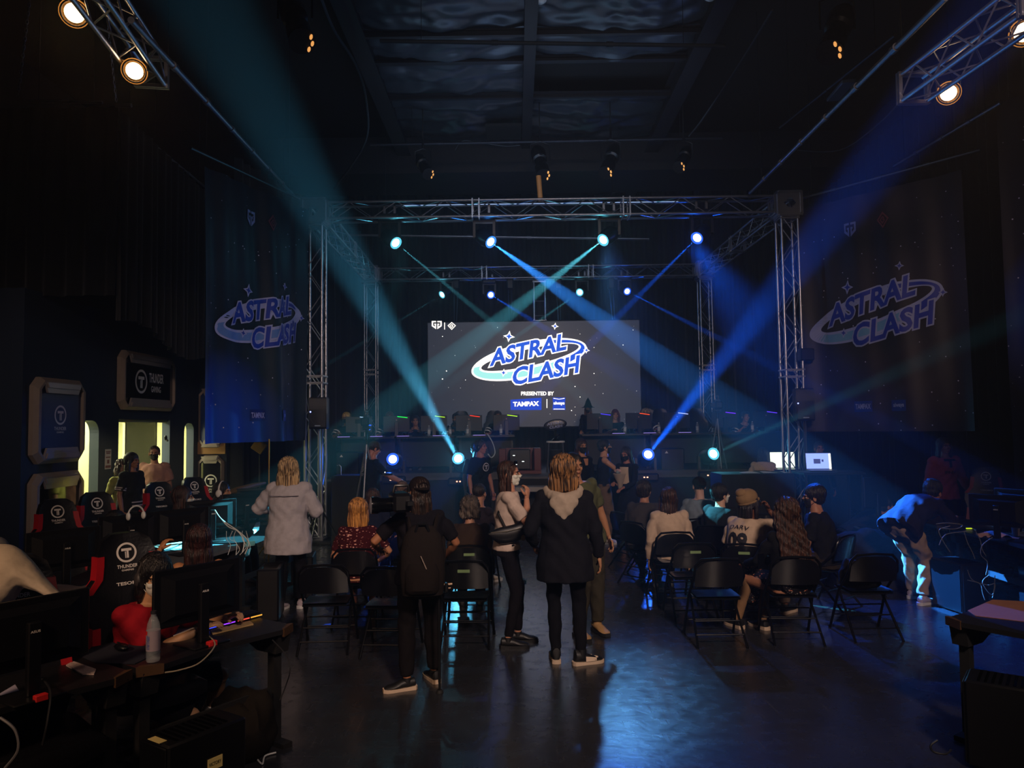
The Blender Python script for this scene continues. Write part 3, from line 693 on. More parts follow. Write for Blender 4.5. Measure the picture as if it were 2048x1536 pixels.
def dia(b,fn,cx,cy,w,h,k=.72):
    o_=[(0,1),(1,0.1),(0,-1),(-1,.1)]
    for i in range(4):
        a,c=o_[i],o_[(i+1)%4]; poly(b,[(cx+a[0]*w,cy+a[1]*h),(cx+c[0]*w,cy+c[1]*h),(cx+c[0]*w*k,cy+c[1]*h*k),(cx+a[0]*w*k,cy+a[1]*h*k)],fn)
    poly(b,[(cx-.05*w,cy+.45*h),(cx+.3*w,cy+.3*h),(cx+.22*w,cy+.14*h),(cx-.05*w,cy+.25*h),(cx-.3*w,cy+.02*h),(cx-.05*w,cy-.25*h),(cx+.15*w,cy-.1*h),(cx+.15*w,cy),(cx-.05*w,cy),(cx-.05*w,cy+.12*h),(cx+.34*w,cy+.12*h),(cx+.34*w,cy-.14*h),(cx-.05*w,cy-.5*h),(cx-.52*w,cy+.02*h)],fn)
b=B(); sf=lambda x,y:(lambda q:(q[0],-.006,q[2]))(scr(x,-y))
gg(b,sf,873.5,-650,10,8); b.add([scr(888.4,645),scr(890,645),scr(890,659),scr(888.4,659)],[(0,1,2,3)]); dia(b,sf,903.5,-652,8.5,8)
put_text(b,'PRESENTED BY',sf,1,.04,fit=(1042,-791,1108,-783)); b.add([scr(1093,798),scr(1094.6,798),scr(1094.6,816),scr(1093,816)],[(0,1,2,3)])
b.obj('screen_caption',EW,t,False)
b=B(); q=lambda x,y,l=.004:(lambda s:(s[0],-l,s[2]))(scr(x,y))
b.add([q(1021,799.5),q(1083,795.5),q(1083,820),q(1021,820)],[(0,1,2,3)]); b.add([q(1105,795),q(1131,795),q(1130,807),q(1131,820),q(1105,820),q(1106,807)],[tuple(range(6))]); b.obj('sponsor_box',ES,t,False)
b=B(); put_text(b,'TAMPAX',lambda x,y:(lambda s:(s[0],-.010,s[2]))(scr(x,-y+(x-1052)*-.03)),1,.05,fit=(1026,-812.5,1078,-803)); put_text(b,'always',lambda x,y:(lambda s:(s[0],-.010,s[2]))(scr(x,-y)),1,.05,fit=(1107,-811,1129,-803))
for y0 in (797,818.5): b.add([q(1107,y0-1,.010),q(1118,y0+(1 if y0<800 else -1),.010),q(1129,y0-1,.010),q(1129,y0+.5,.010),q(1118,y0+(2 if y0<800 else .3),.010),q(1107,y0+.5,.010)],[tuple(range(6))])
b.obj('sponsor_name',EW,t,False)
b=B(); rr=random.Random(5)
for x,y,r in [(885,673,1.6),(893,742,2),(885,758,2.1),(931,760,1.3),(1188,747,1.7),(1150,773,1.7),(1160,794,1.6),(1143,821,1.8),(1260,829,2.6),(1209,828,1.6),(1246,690,1.6),(1160,668,1),(995,655,1),(1266,660,1.2),(1188,695,1.2),(910,711,.9),(951,695,.8),(1190,770,.9),(1206,787,.9),(1273,782,.8),(1150,814,1),(1151,830,.9),(1100,828,.8),(897,775,.7),(921,776,.7),(1007,675,.9)]+[(rr.uniform(862,1278),rr.uniform(648,850),.5) for _ in range(40)]:
    c=q(x,y,.006); k=r*SCY/1500*.62; b.add([(c[0]+k*math.cos(a*PI/4),c[1],c[2]+k*math.sin(a*PI/4)) for a in range(8)],[tuple(range(8))])
b.obj('screen_star',EW,t,False)
# hoists between back truss and screen
for i,px in enumerate((912,1020,1116,1222)):
    p=P(px,556,19.45); s=thing('chain_hoist','black chain hoist above the screen, %s of four'%['first from left','second from left','third from left','last on the right'][i],'hoist',p,0,'chain hoists above the screen')
    B().box((-.09,-.07,-.3),(.09,.07,0),.03).obj('motor',BLKP,s)
    b=B(); 
    for dx in (-.05,.05): b.tube([(dx,0,-.3),(dx*.6,-.33,-(p.z-sz1)+.03)],.008,5)
    b.obj('chain',STEEL,s)

# ---------------- banners ----------------
def starmat(name,c0,c1,c2,gl,stars=.5):
    m=bpy.data.materials.new(name); m.use_nodes=True; nt=m.node_tree; b=nt.nodes['Principled BSDF']; L=nt.links
    b.inputs['Roughness'].default_value=.5; b.inputs['Specular IOR Level'].default_value=.35
    tc=nt.nodes.new('ShaderNodeTexCoord'); n=nt.nodes.new('ShaderNodeTexNoise'); n.inputs['Scale'].default_value=.9; n.inputs['Detail'].default_value=4; L.new(tc.outputs['Object'],n.inputs['Vector'])
    cr=nt.nodes.new('ShaderNodeValToRGB'); e=cr.color_ramp.elements; e[0].position=.36; e[0].color=(*lin(c0),1); e[1].position=.5; e[1].color=(*lin(c1),1); x=e.new(.66); x.color=(*lin(c2),1)
    L.new(n.outputs['Fac'],cr.inputs[0])
    # blue blended in around the point gl
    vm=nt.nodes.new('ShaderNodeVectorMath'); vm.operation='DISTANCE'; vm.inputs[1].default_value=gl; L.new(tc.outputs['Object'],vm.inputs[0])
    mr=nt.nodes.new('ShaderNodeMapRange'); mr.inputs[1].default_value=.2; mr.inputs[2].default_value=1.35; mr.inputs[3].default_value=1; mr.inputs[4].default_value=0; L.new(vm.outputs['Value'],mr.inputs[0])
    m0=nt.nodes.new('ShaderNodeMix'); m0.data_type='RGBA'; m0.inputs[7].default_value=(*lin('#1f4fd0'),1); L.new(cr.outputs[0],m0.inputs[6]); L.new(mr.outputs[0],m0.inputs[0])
    vo=nt.nodes.new('ShaderNodeTexVoronoi'); vo.inputs['Scale'].default_value=7; L.new(tc.outputs['Object'],vo.inputs['Vector'])
    lt=nt.nodes.new('ShaderNodeMath'); lt.operation='LESS_THAN'; lt.inputs[1].default_value=.07; L.new(vo.outputs['Distance'],lt.inputs[0])
    m1=nt.nodes.new('ShaderNodeMix'); m1.data_type='RGBA'; m1.inputs[7].default_value=(*lin('#c8c4dc'),1); L.new(m0.outputs[2],m1.inputs[6]); L.new(lt.outputs[0],m1.inputs[0]); L.new(m1.outputs[2],b.inputs['Base Color'])
    return m
def banner(label,a,b_,z0,z1,m,amp,seed,logo_box,sp_z,gg_uv,left,lm,full=True):
    a=Vector((a[0],a[1],0)); d=Vector((b_[0],b_[1],0))-a; w=d.length; d/=w; n=Vector((d.y,-d.x,0)); h=z1-z0
    t=thing('hanging_banner',label,'banner',(a.x,a.y,z0),0,'event banners hanging beside the stage')
    def S(x,z,off=0.):
        u=x/w; v=z/h; k=amp*(.35+.9*(1-v))
        q=k*(math.sin(u*9+seed+1.2*math.sin(v*2+seed))+.5*math.sin(u*17+seed*2+v))
        q+=.3*amp*math.sin(u*31+v*3)
        return d*x+n*(q+off)+Vector((0,0,z))
    B().grid(lambda u,v:S(u*w,v*h),90,60).obj('fabric',m,t,True,80)
    if not full: return t
    bw,bb,bc,bd=B(),B(),B(),B(); x0,x1,zb,zt=logo_box
    def fn(x,y,l): return S(x0+(x1-x0)*(x+4)/228.,zb+(zt-zb)*(y/128.),.012+.004*l)
    logo(bw,bb,bc,bd,fn,2)
    bw.obj('logo_outline',lm[0],t,False); bb.obj('logo_lettering',lm[1],t,False); bc.obj('logo_ring',lm[2],t,False)
    b=B(); sf=lambda x,y:S(x,y,.014); gx,gz=gg_uv
    gg(b,sf,gx,gz,.105,.12); b.obj('club_emblem',lm[0],t,False)
    b=B(); dia(b,sf,gx+.55 if not left else gx+.42,gz+.05 if not left else gz+.02,.10,.14); b.obj('diamond_emblem',mat('emblem_red','#7a3844',.5),t,False)
    b=B(); sx=x0+(x1-x0)*.33; 
    for xa,xb in ((sx,sx+.32),(sx+.62,sx+.86)): B().grid(lambda u,v:S(xa+(xb-xa)*u,sp_z-.09+.18*v,.012),8,2).obj('sponsor_box',mat('sponsor_navy','#182a78',.5),t,False)
    b=B(); put_text(b,'TAMPAX',lambda x,y:S(x,y,.018),1,.03,fit=(sx+.02,sp_z-.045,sx+.30,sp_z+.045),split=1); put_text(b,'always',lambda x,y:S(x,y,.018),1,.03,fit=(sx+.65,sp_z-.045,sx+.83,sp_z+.045),split=1); b.obj('sponsor_name',lm[0],t,False)
    return t
LMR=(mat('print_outline','#8c94c0',.5),mat('print_blue','#1a2c9a',.5),mat('print_aqua','#5f8fb8',.5))
LML=(mat('print_outline_left','#9aa4dc',.5),mat('print_blue_left','#1b35a8',.5),mat('print_aqua_left','#5a80c8',.5))
pa=P(404,600,10.75); pb=P(616,600,13.05)
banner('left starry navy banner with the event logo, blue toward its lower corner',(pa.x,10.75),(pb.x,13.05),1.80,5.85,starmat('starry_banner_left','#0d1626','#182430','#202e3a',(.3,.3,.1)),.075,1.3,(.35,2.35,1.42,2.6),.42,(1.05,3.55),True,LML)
pa=P(1602,600,13.45); pb=P(1936,600,11.4)
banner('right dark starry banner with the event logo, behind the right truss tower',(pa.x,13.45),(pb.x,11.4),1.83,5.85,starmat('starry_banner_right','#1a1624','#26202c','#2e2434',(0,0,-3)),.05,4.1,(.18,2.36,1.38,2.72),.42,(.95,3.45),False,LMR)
pa=P(2012,600,9.8)
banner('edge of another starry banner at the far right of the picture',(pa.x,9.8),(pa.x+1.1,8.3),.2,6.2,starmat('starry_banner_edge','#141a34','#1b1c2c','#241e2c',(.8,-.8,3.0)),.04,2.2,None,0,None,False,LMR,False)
# ---------------- folding chairs ----------------
CHF=mat('chair_black_steel','#101014',.3,metal=.5); CHP=mat('chair_black_panel','#0c0c10',.32,coat=.2); TAPE=mat('green_tape','#6f8a5c',.7)
def make_fold(label):
    t=thing('folding_chair',label,'chair',(0,0,0),0,'black folding chairs in the audience')
    w=.225
    top=[(-w,-.19,.62),(-w+.01,-.215,.72),(-w+.06,-.23,.775),(0,-.235,.785),(w-.06,-.23,.775),(w-.01,-.215,.72),(w,-.19,.62)]
    B().tube([(-w-.01,.24,.0),(-w,.04,.40)]+top+[(w,.04,.40),(w+.01,.24,.0)],.0125,8).obj('front_frame',CHF,t)
    for s in (-1,1): B().tube([(s*(w-.03),.12,.42),(s*(w-.02),-.05,.24),(s*(w-.005),-.26,.0)],.0115,8).obj('leg',CHF,t)
    for y,z in ((.165,.15),(.115,.25)): B().tube([(-w,y,z),(w,y,z)],.007,6).obj('crossbar',CHF,t)
    for y,z in ((-.18,.10),(-.09,.20)): B().tube([(-w+.01,y,z),(w-.01,y,z)],.007,6).obj('crossbar',CHF,t)
    def sf(u,v):
        x=-.2+.4*u; y=-.17+.38*v; e=max(abs(u-.5)*2,abs(v-.5)*2); return (x*(1-.10*max(0,v-.8)*5*abs(u-.5)),y,.425+.012*(e**6)-.012*(1-e)-.035*max(0,v-.9)*5)
    b=B().grid(sf,14,12); n=len(b.v); b.grid(lambda u,v:tuple(a-c for a,c in zip(sf(u,v),(0,0,.014))),14,12); b.box((-.2,-.17,.405),(.2,.2,.418),.008); b.obj('seat',CHP,t)
    def bf(u,v):
        x=(u-.5)*.43; top=.77-.10*abs((u-.5)*2)**4; z=.53+(top-.53)*v; return (x,-.165-.24*(z-.53)-.035*math.cos((u-.5)*PI)-.004,z)
    b=B().grid(bf,16,8); b.grid(lambda u,v:tuple(a-c for a,c in zip(bf(1-u,v),(0,.014,0))),16,8); b.obj('backrest',CHP,t)
    for s in (-1,1): B().lathe([(0,-.012),(.015,-.012),(.015,.02),(0,.02)],(s*(w+.01),.24,.012),8).obj('foot_cap',BLK,t)
    return t
def tape(t,dz=0):
    B().box((-.055,-.262,.685+dz),(.055,-.245,.712+dz)).obj('tape_strip',TAPE,t,False)
_fc=None
def fold(px,ytop,rz,label,seat=True,tp=False,d=None):
    global _fc
    d=d or (1830/(ytop-852)+.22)
    p=P(px,ytop,d-.2); 
    t=thing_from(_fc,(p.x,d,0),rz,label)
    return t
def thing_from(proto,loc,rz,label): return dup(proto,loc,rz,label)
_fc=make_fold('black folding chair at the left front with nobody on it, nearest the left desks'); 
def place_first(t,loc,rz): t.location=loc; t.rotation_euler=(0,0,rz)
p=P(643,1128,6.75); place_first(_fc,(p.x,6.98,0),R(3))
CHAIRS={}
for key,px,yt,rz,lab,d in (
 ('b',930,1118,-2,'folding chair with green tape in the last row, directly behind the cameraman and his backpack',None),
 ('c7',937,1088,2,'folding chair with green tape holding the grey-haired person',None),
 ('c5',706,1092,4,'folding chair holding the blonde woman in the floral dress',None),
 ('m',775,1128,-4,'empty folding chair half hidden behind the cameraman\'s left side',None),
 ('c3',738,1056,5,'folding chair under the long-haired person left of the bald spectator',9.25),
 ('c4',800,1045,8,'folding chair under the bald spectator in the black and white shirt',10.0),
 ('c8',952,1054,-10,'folding chair under the man whose hair is rimmed in blue light',9.35),
 ('c9',818,1052,0,'folding chair in front of the cameraman, under the person with glasses',8.9),
 ('r1',1292,1040,-50,'folding chair turned sideways at the aisle, under the man with teal-lit hair',9.6),
 ('r1b',1268,1030,-62,'empty folding chair turned sideways at the far end of the aisle row',10.6),
 ('r2',1347,1057,4,'folding chair holding the woman in the cream sweater',8.75),
 ('r3',1386,1080,2,'empty folding chair with grey tape, between the cream sweater and the front row chair',7.95),
 ('r4',1437,1107,0,'empty folding chair in the last row right of the aisle, lit blue on its seat',7.05),
 ('r5',1497,1086,-14,'folding chair with green tape under the man in the numbered jersey',7.85),
 ('r6',1592,1106,-3,'folding chair under the woman with very long curly dark hair',7.1),
 ('r7',1668,1062,42,'folding chair under the young man in the black mask and black tee',8.3),
 ('r8',1745,1103,1,'folding chair at the right end holding a black bag',7.2),
 ('r9',1545,1026,-5,'empty folding chair glinting blue beyond the man in the jersey',10.3),
 ('r3b',1408,1040,-5,'folding chair under the man in the grey tee and backward cap',9.9),
 ('r4b',1440,1050,-25,'folding chair under the masked person in the dark jacket',9.2)):
    dd=d or (1830/(yt-852)+.22)
    p=P(px,yt,dd-.2); CHAIRS[key]=(p.x,dd,R(rz)); c=dup(_fc,(p.x,dd,0),R(rz),lab)
    if key in('b','c7','r3','r5'): tape(c)

# ---------------- gaming chairs ----------------
GB=mat('black_leatherette','#101014',.38,bump=.1,bscale=50); GR=mat('red_leatherette','#b01420',.4); 
def make_gchair(label):
    t=thing('gaming_chair',label,'chair',(0,0,0),0,'black and red gaming chairs')
    # seat, facing +y
    B().rings([[(x*w,y,z) for x,y in ((-1,-.24),(-.4,-.25),(.4,-.25),(1,-.24),(1,.24),(.5,.28),(-.5,.28),(-1,.24))] for w,z in ((.22,.38),(.27,.40),(.27,.46),(.22,.49))]).obj('seat',GB,t)
    prof=[(.50,.20),(.62,.25),(.78,.235),(.90,.27),(1.00,.26),(1.08,.19),(1.14,.185),(1.22,.175),(1.29,.15),(1.33,.09)]
    def yb(z): return -.22-.26*(z-.5)
    def ring(z,w,i):
        y=yb(z); k=.035
        return [(-w,y-k*.4,z),(-w*.8,y-k*1.6,z),(0,y-k*1.9,z),(w*.8,y-k*1.6,z),(w,y-k*.4,z),(w*.98,y+k*1.3,z),(w*.72,y+k*.9,z),(0,y+k*.7,z),(-w*.72,y+k*.9,z),(-w*.98,y+k*1.3,z)]
    B().rings([ring(z,w,i) for i,(z,w) in enumerate(prof)]).obj('backrest',GB,t,True,60)
    for s in (-1,1):
        b=B(); pts=[(.98,.262),(1.06,.20),(1.14,.187),(1.2,.182)]
        b.rings([[(s*w,yb(z)+.055,z),(s*(w-.045),yb(z)+.045,z),(s*(w-.045),yb(z)-.0,z),(s*(w+.008),yb(z)-.03,z)] for z,w in pts]); b.obj('red_panel',GR,t)
        b=B(); b.rings([[(s*w,yb(z)+.06,z),(s*(w-.05),yb(z)+.05,z),(s*(w-.05),yb(z),z),(s*(w+.008),yb(z)-.02,z)] for z,w in ((.62,.252),(.70,.242),(.78,.237))]); b.obj('red_panel',GR,t)
        b=B().box((s*.30-.045,-.14,.64),(s*.30+.045,.14,.67),.012); b.box((s*.30-.02,-.04,.40),(s*.30+.02,.04,.65),.006); b.box((s*.2,-.03,.385),(s*.31,.03,.405)); b.obj('armrest',GB,t)
    B().lathe([(.0,.10),(.03,.10),(.03,.2),(.025,.2),(.025,.38),(0,.38)]).obj('gas_column',BLKP,t)
    b=B()
    for i in range(5):
        a=2*PI*i/5; b.rings([[(r*math.cos(a)-w*math.sin(a)*s,r*math.sin(a)+w*math.cos(a)*s,z) for s,z in ((-1,z0),(1,z0),(1,z1),(-1,z1))] for r,w,z0,z1 in ((.02,.03,.07,.12),(.30,.02,.06,.085))])
    b.obj('star_base',BLKP,t)
    for i in range(5):
        a=2*PI*i/5; B().ell((.30*math.cos(a),.30*math.sin(a),.03),(.03,.03,.03),10,6).obj('caster',BLKP,t)
    b=B(); emblem(b,lambda x,z:(-x,yb(1.21+z)+.032,1.21+z),.062); b.obj('logo_print',WHITE,t,False); b=B(); put_text(b,'TESORO',lambda x,z:(-x,yb(1.02+z)+.034,1.02+z),1,.03,fit=(-.075,-.010,.075,.010)); b.obj('brand_print',WHITE,t,False)
    return t
def facing(dx,dy): return math.atan2(-dx,dy)   # rz so that local +y looks along (dx,dy)
GCH=make_gchair('gaming chair with round emblem behind the woman in the red shirt')
F=facing(.80,-.60)
def gch(px,py,d,lab,f=F,z=1.21,first=False):
    p=P(px,py,d); fx,fy=-math.sin(f),math.cos(f)
    loc=(p.x+fx*.40,p.y+fy*.40,0)
    if first: place_first(GCH,loc,f); return GCH
    return dup(GCH,loc,f,lab)
gch(250,1110,4.95,'',facing(.72,-.69),first=True)
gch(113,1024,7.5,'empty gaming chair before the low black wall sign')
gch(192,1008,8.3,'gaming chair behind the person whose glasses show over a monitor')
gch(317,986,9.8,'gaming chair between the pink tee man and the long brown hair')
gch(387,972,10.7,'gaming chair with a blue tint, farthest along the left wall')
gch(30,1140,4.1,'gaming chair with a pale jacket thrown over it, at the left edge',facing(.72,-.69))
gch(1972,952,10.6,'gaming chair by the right wall desks, beyond the laptops',facing(-.55,-.83))
# ---------------- monitors, desks, computers ----------------
RED=mat('red_tag','#d02424',.5)
def make_monitor(label,name='computer_monitor'):
    "screen faces +y; back seen from -y; origin at the foot on the desk"
    t=thing(name,label,'monitor',(0,0,0),0,'desktop monitors')
    w,h,z0=.285,.165,.13
    b=B().box((-w,0,z0),(w,.022,z0+2*h),.005); b.rings([[(x*a,y,z0+h+z*c) for x,z in ((-1,-1),(1,-1),(1,1),(-1,1))] for a,c,y in ((w*.85,h*.8,.0),(w*.6,h*.6,-.03))]); b.obj('panel',BLKP,t,False)
    B().box((-w+.008,.0221,z0+.014),(w-.008,.0225,z0+2*h-.008)).obj('display',mat('dim_display','#0a0c14',.15,emit='#20344c',estr=.5),t,False)
    B().box((-.03,-.065,.01),(.03,-.03,z0+h+.06),.006).obj('stand',BLKP,t)
    B().box((-.12,-.14,0),(.12,.08,.012),.005).obj('foot',BLKP,t)
    b=B(); put_text(b,'ASUS',lambda x,z:(x,-.0655,z0+h+.01+z),1,.03,fit=(-.022,0,.022,.012)); b.obj('logo_print',WHITE,t,False)
    return t
MON=make_monitor('black monitor seen from behind beside the woman in the red shirt')
def mon(px,py,d,f,lab,z=None,first=False,desk=.74):
    p=P(px,py,d); zz=desk if z is None else z
    if first: place_first(MON,(p.x,p.y,zz),f); return MON
    return dup(MON,(p.x,p.y,zz),f,lab)
FU=facing(-.835,.55)
m0=mon(398,1200,4.52,FU,'',first=True)
m1=mon(58,1275,3.66,FU,'black monitor at the left edge, its stand carrying a red tag')
for m,l in ((m0,'red tag on the stand'),(m1,'red tag on the stand')):
    B().box((-.028,-.145,.0),(.028,-.11,.03),.003).obj('red_tag',RED,m)
FV=facing(-.80,.60)
M_A=mon(128,1120,6.2,FV,'tall dark monitor seen from behind at the far left, before the emblem chairs')
mon(258,1062,7.25,FV,'dark monitor from behind, in front of the person with glasses')
mon(366,1068,7.7,FV,'dark monitor from behind, below the woman with long brown hair')
mcy=mon(423,1036,8.6,facing(-.65,.76),'tilted monitor lit cyan from behind on the cable-strewn desk')
mon(490,1030,9.5,facing(-.7,.7),'dark monitor left of the denim jacket, beyond the steel can')
mon(512,1012,10.3,facing(-.5,.86),'small far monitor just left of the denim jacket shoulder')
GREY=mat('desk_black_top','#17171a',.42,bump=.05,bscale=60); EAR=mat('desk_edge_brown','#4a3420',.5)
def gdesk(label,a,b_,nrm,dep=.68,legs=True,cat='desk',z=.74,ears=True,m=None,name='gaming_desk',group='gaming desks'):
    "a,b = ends of the back edge on the floor plan; nrm points to the sitter"
    a=Vector((a[0],a[1],0)); b_=Vector((b_[0],b_[1],0)); u=(b_-a); ln=u.length; u/=ln; n=Vector((nrm[0],nrm[1],0)).normalized()
    t=thing(name,label,cat,((a+b_)/2),0,group); o=(a+b_)/2; m=m or GREY
    def w(s,q,zz): v=a+u*s+n*q-o; return (v.x,v.y,zz)
    pts=[(0,.06),(.10,0),(ln/2,.05),(ln-.10,0),(ln,.06),(ln,dep-.1),(ln-.08,dep),(ln*.66,dep-.08),(ln*.34,dep-.08),(.08,dep),(0,dep-.1)]
    bb=B(); fl=(u.cross(n)).z<0
    if fl: pts=pts[::-1]
    bb.rings([[w(s,q,z-.03) for s,q in pts],[w(s,q,z) for s,q in pts]]); bb.obj('desk_top',m,t,False)
    for e in (.07,ln-.07):
        q=B().rings([[w(e-.03,.10,0.02),w(e+.03,.10,.02),w(e+.03,.16,.02),w(e-.03,.16,.02)],[w(e-.03,.10,z-.12),w(e+.03,.10,z-.12),w(e+.03,.16,z-.12),w(e-.03,.16,z-.12)]])
        q.rings([[w(e-.05,.06,z-.16),w(e+.05,.06,z-.16),w(e+.05,.24,z-.16),w(e-.05,.24,z-.16)],[w(e-.05,.03,z-.03),w(e+.05,.03,z-.03),w(e+.05,dep-.1,z-.03),w(e-.05,dep-.1,z-.03)]]); q.obj('leg',BLK,t,False)
        q=B().rings([[w(e-.035,.0,0),w(e+.035,0,0),w(e+.035,0,.03),w(e-.035,0,.03)],[w(e-.035,dep-.02,0),w(e+.035,dep-.02,0),w(e+.035,dep-.02,.03),w(e-.035,dep-.02,.03)]]); q.obj('foot',BLK,t,False)
    if ears:
        for s0,s1 in ((-.01,.10),(ln-.10,ln+.01)):
            c=(s0+.055); q=B(); k=1 if s0>0 else -1
            pp=[(ln+.012,.05),(ln-.11,-.012),(ln-.11,.008),(ln-.02,.07)] if s0>0 else [(-.012,.05),(.11,-.012),(.11,.008),(.02,.07)]
            q.rings([[w(x,y,z-.045) for x,y in pp],[w(x,y,z+.008) for x,y in pp]]); q.obj('edge_trim',EAR,t,False)
    B().rings([[w(.1,.12,.30),w(.1,.14,.30),w(.1,.14,.36),w(.1,.12,.36)],[w(ln-.1,.12,.30),w(ln-.1,.14,.30),w(ln-.1,.14,.36),w(ln-.1,.12,.36)]]).obj('crossbar',BLK,t,False)
    return t
gdesk('black gaming desk with the red woman\'s monitor and water bottle, brown curved corner trims',(-1.98,4.02),(-1.42,4.88),(-.835,.55))
gdesk('black gaming desk cut by the left edge, carrying a monitor with a red tag',(-2.62,3.05),(-2.0,3.98),(-.835,.55))
gdesk('black desk at the far left carrying the tall dark monitor',(-3.3,5.55),(-3.15,6.85),(-.985,.15),.75)
gdesk('desk lit bright cyan, covered with cables and the tilted monitor',(-3.13,6.95),(-3.0,8.3),(-.985,.15),.75,m=mat('desk_top_lit','#5c6066',.35))  # this desk top is coloured lighter to look lit by the beam
gdesk('desk left of the denim jacket with the steel can on it',(-2.98,8.4),(-2.75,9.85),(-.985,.15),.75)
gdesk('black gaming desk in the lower right corner with a brown mouse mat and curved corners',(2.70,4.86),(3.32,3.86),(.835,.55))
gdesk('desk by the right wall covered with cables, laptops and a drink',(5.02,8.9),(5.0,7.1),(.99,.1),.8)
gdesk('desk at the right wall beyond the laptops, under the far monitor',(5.0,10.3),(5.02,8.95),(.99,.1),.8)
PCM=mat('pc_case_black','#0e0e11',.4); BRUSH=mat('pc_side_dark','#141519',.25,metal=.3)
def pc(label,c,rz,w=.22,d_=.5,h=.5,sticker=False,name='pc_tower'):
    t=thing(name,label,'computer',(c[0],c[1],c[2] if len(c)>2 else 0),rz,'computer towers')
    B().box((-w/2,-d_/2,.02),(w/2,d_/2,h),.01).obj('case',PCM,t)
    B().box((-w/2+.01,-d_/2-.012,.03),(w/2-.01,-d_/2,h-.01),.005).obj('front_panel',BLKP,t)
    B().box((-w/2-.006,-d_/2+.02,.04),(-w/2,d_/2-.02,h-.02)).obj('side_panel',BRUSH,t,False)
    b=B(); 
    for i in range(9): b.box((-w/2+.03,-d_/2+.06+i*.035,h),(w/2-.03,-d_/2+.075+i*.035,h+.004))
    b.obj('top_grille',BLKG,t,False)
    for x in (-1,1):
        for y in (-1,1): B().box((x*w*.35-.015,y*d_*.4-.02,0),(x*w*.35+.015,y*d_*.4+.02,.02)).obj('foot',BLK,t,False)
    return t
# lower-left tower with sticker: long side toward the viewer
v=P(338,1536,3.75); a=facing(-.42,-.9)
tp=pc('black computer tower with a yellow sticker, at the bottom left on the floor',(-1.69,3.99),facing(.54,.84),.24,.45,.46)
b=B(); b.box((-.0,0,0),(.004,.085,.06)); o=b.obj('sticker',mat('yellow_sticker','#e8d48a',.5),tp,False); o.location=(.121,-.01,.26)
b=B(); put_text(b,'VICTORY',lambda x,z:(.0045,.042+x,.03+z),1,.03,fit=(-.036,-.008,.036,.010)); o=b.obj('sticker_print',mat('sticker_ink','#3a3420',.6),tp,False); o.location=(.121,-.01,.26)
b=B().box((-.05,-.02,0),(.05,.02,.003)); o=b.obj('power_label',mat('yellow_sticker','#e8d48a',.5),tp,False); o.location=(.0,-.21,.463)
pc('large black computer tower in the lower right corner of the picture',(2.90,4.36),facing(.8,-.6),.28,.62,.5)
pc('computer tower lit bright blue beside the bending woman',(4.66,8.05),R(8),.30,.46,.52)
pc('dark blue computer tower at the right edge under the cable desk',(5.42,7.75),R(-8),.40,.46,.47)
pc('computer tower lit blue with ventilation holes, behind the chair with the black bag',P(1745,1120,9.6),R(-6),.30,.4,.35)
for o_ in [bpy.data.objects[n] for n in ('pc_tower.004',)]: o_.location.z=.3
b=B().box((-.5,-.3,0),(.5,.3,.3),.02); o=b.obj('flight_case',BLK); o.location=(P(1745,1120,9.6).x,9.6,0); tag(o,'low black equipment case under the blue-lit computer tower','case')
pc('computer tower under the desk left of the denim jacket',(-2.55,9.1),R(10),.22,.45,.5)
pc('black computer tower standing below the cyan-lit desk corner',(-2.62,8.05),R(10),.22,.45,.55)
# desk clutter, lower left
def at(px,py,z): return G(px,py,z)
def keyboard(label,p,rz,rgb=True):
    t=thing('keyboard',label,'keyboard',p,rz)
    B().box((-.22,-.065,0),(.22,.065,.018),.004).obj('body',BLKP,t)
    b=B(); 
    for i in range(14):
        for j in range(5): b.box((-.205+i*.0295,-.055+j*.022,.018),(-.205+i*.0295+.025,-.055+j*.022+.018,.028))
    b.obj('keys',mat('key_black','#16161a',.4),t,False)
    if rgb:
        for k,(c,x) in enumerate((('#4050ff',-.2),('#a040ff',-.09),('#ff5040',.02),('#ffb040',.12))):
            B().box((x,-.066,.004),(x+.09,-.0655,.012)).obj('light_strip',glow('rgb_'+c.strip('#'),c,1.2),t,False)
    return t
kr=math.atan2(.835,.55)
keyboard('black keyboard with colored light strip under the hand of the woman in red',at(458,1243,.745),kr)
def mouse(label,p,rz):
    t=thing('computer_mouse',label,'mouse',p,rz); B().ell((0,0,.018),(.032,.06,.02),14,8).obj('shell',BLKP,t); B().box((-.004,.02,.034),(.004,.045,.04)).obj('wheel',BLK,t); return t
mouse('black computer mouse on the mat beside the water bottle',at(243,1300,.748),kr)
def flat(name,label,cat,pts,z,m,th=.003):
    q=[at(x,y,z) for x,y in pts]; c=sum(q,Vector())/len(q); b=B()
    if sum((q[i].x-c.x)*(q[(i+1)%len(q)].y-c.y)-(q[(i+1)%len(q)].x-c.x)*(q[i].y-c.y) for i in range(len(q)))<0: q=q[::-1]
    b.prismz([(v.x-c.x,v.y-c.y) for v in q],0,th); o=b.obj(name,m,None,False); o.location=(c.x,c.y,z); return tag(o,label,cat)
flat('mouse_mat','dark mouse mat under the mouse of the woman in the red shirt','mouse mat',[(150,1308),(248,1278),(322,1303),(270,1328),(190,1326)],.741,mat('mat_navy','#14182a',.9))
flat('mouse_mat','brown rectangular mouse mat on the lower right desk','mouse mat',[(1935,1222),(1985,1200),(2100,1206),(2100,1250),(1950,1232)],.741,mat('mat_brown','#8a5a3c',.9))
flat('paper_wrapper','crumpled pale wrapper lying near the left desk corner','wrapper',[(132,1332),(146,1324),(192,1340),(188,1350),(165,1350)],.742,mat('wrapper_pale','#cdb8b4',.5,bump=.5),.006)
flat('paper_sheet','white paper under the monitor beside the keyboard','paper',[(335,1262),(400,1248),(408,1262),(350,1275)],.742,WHITE)
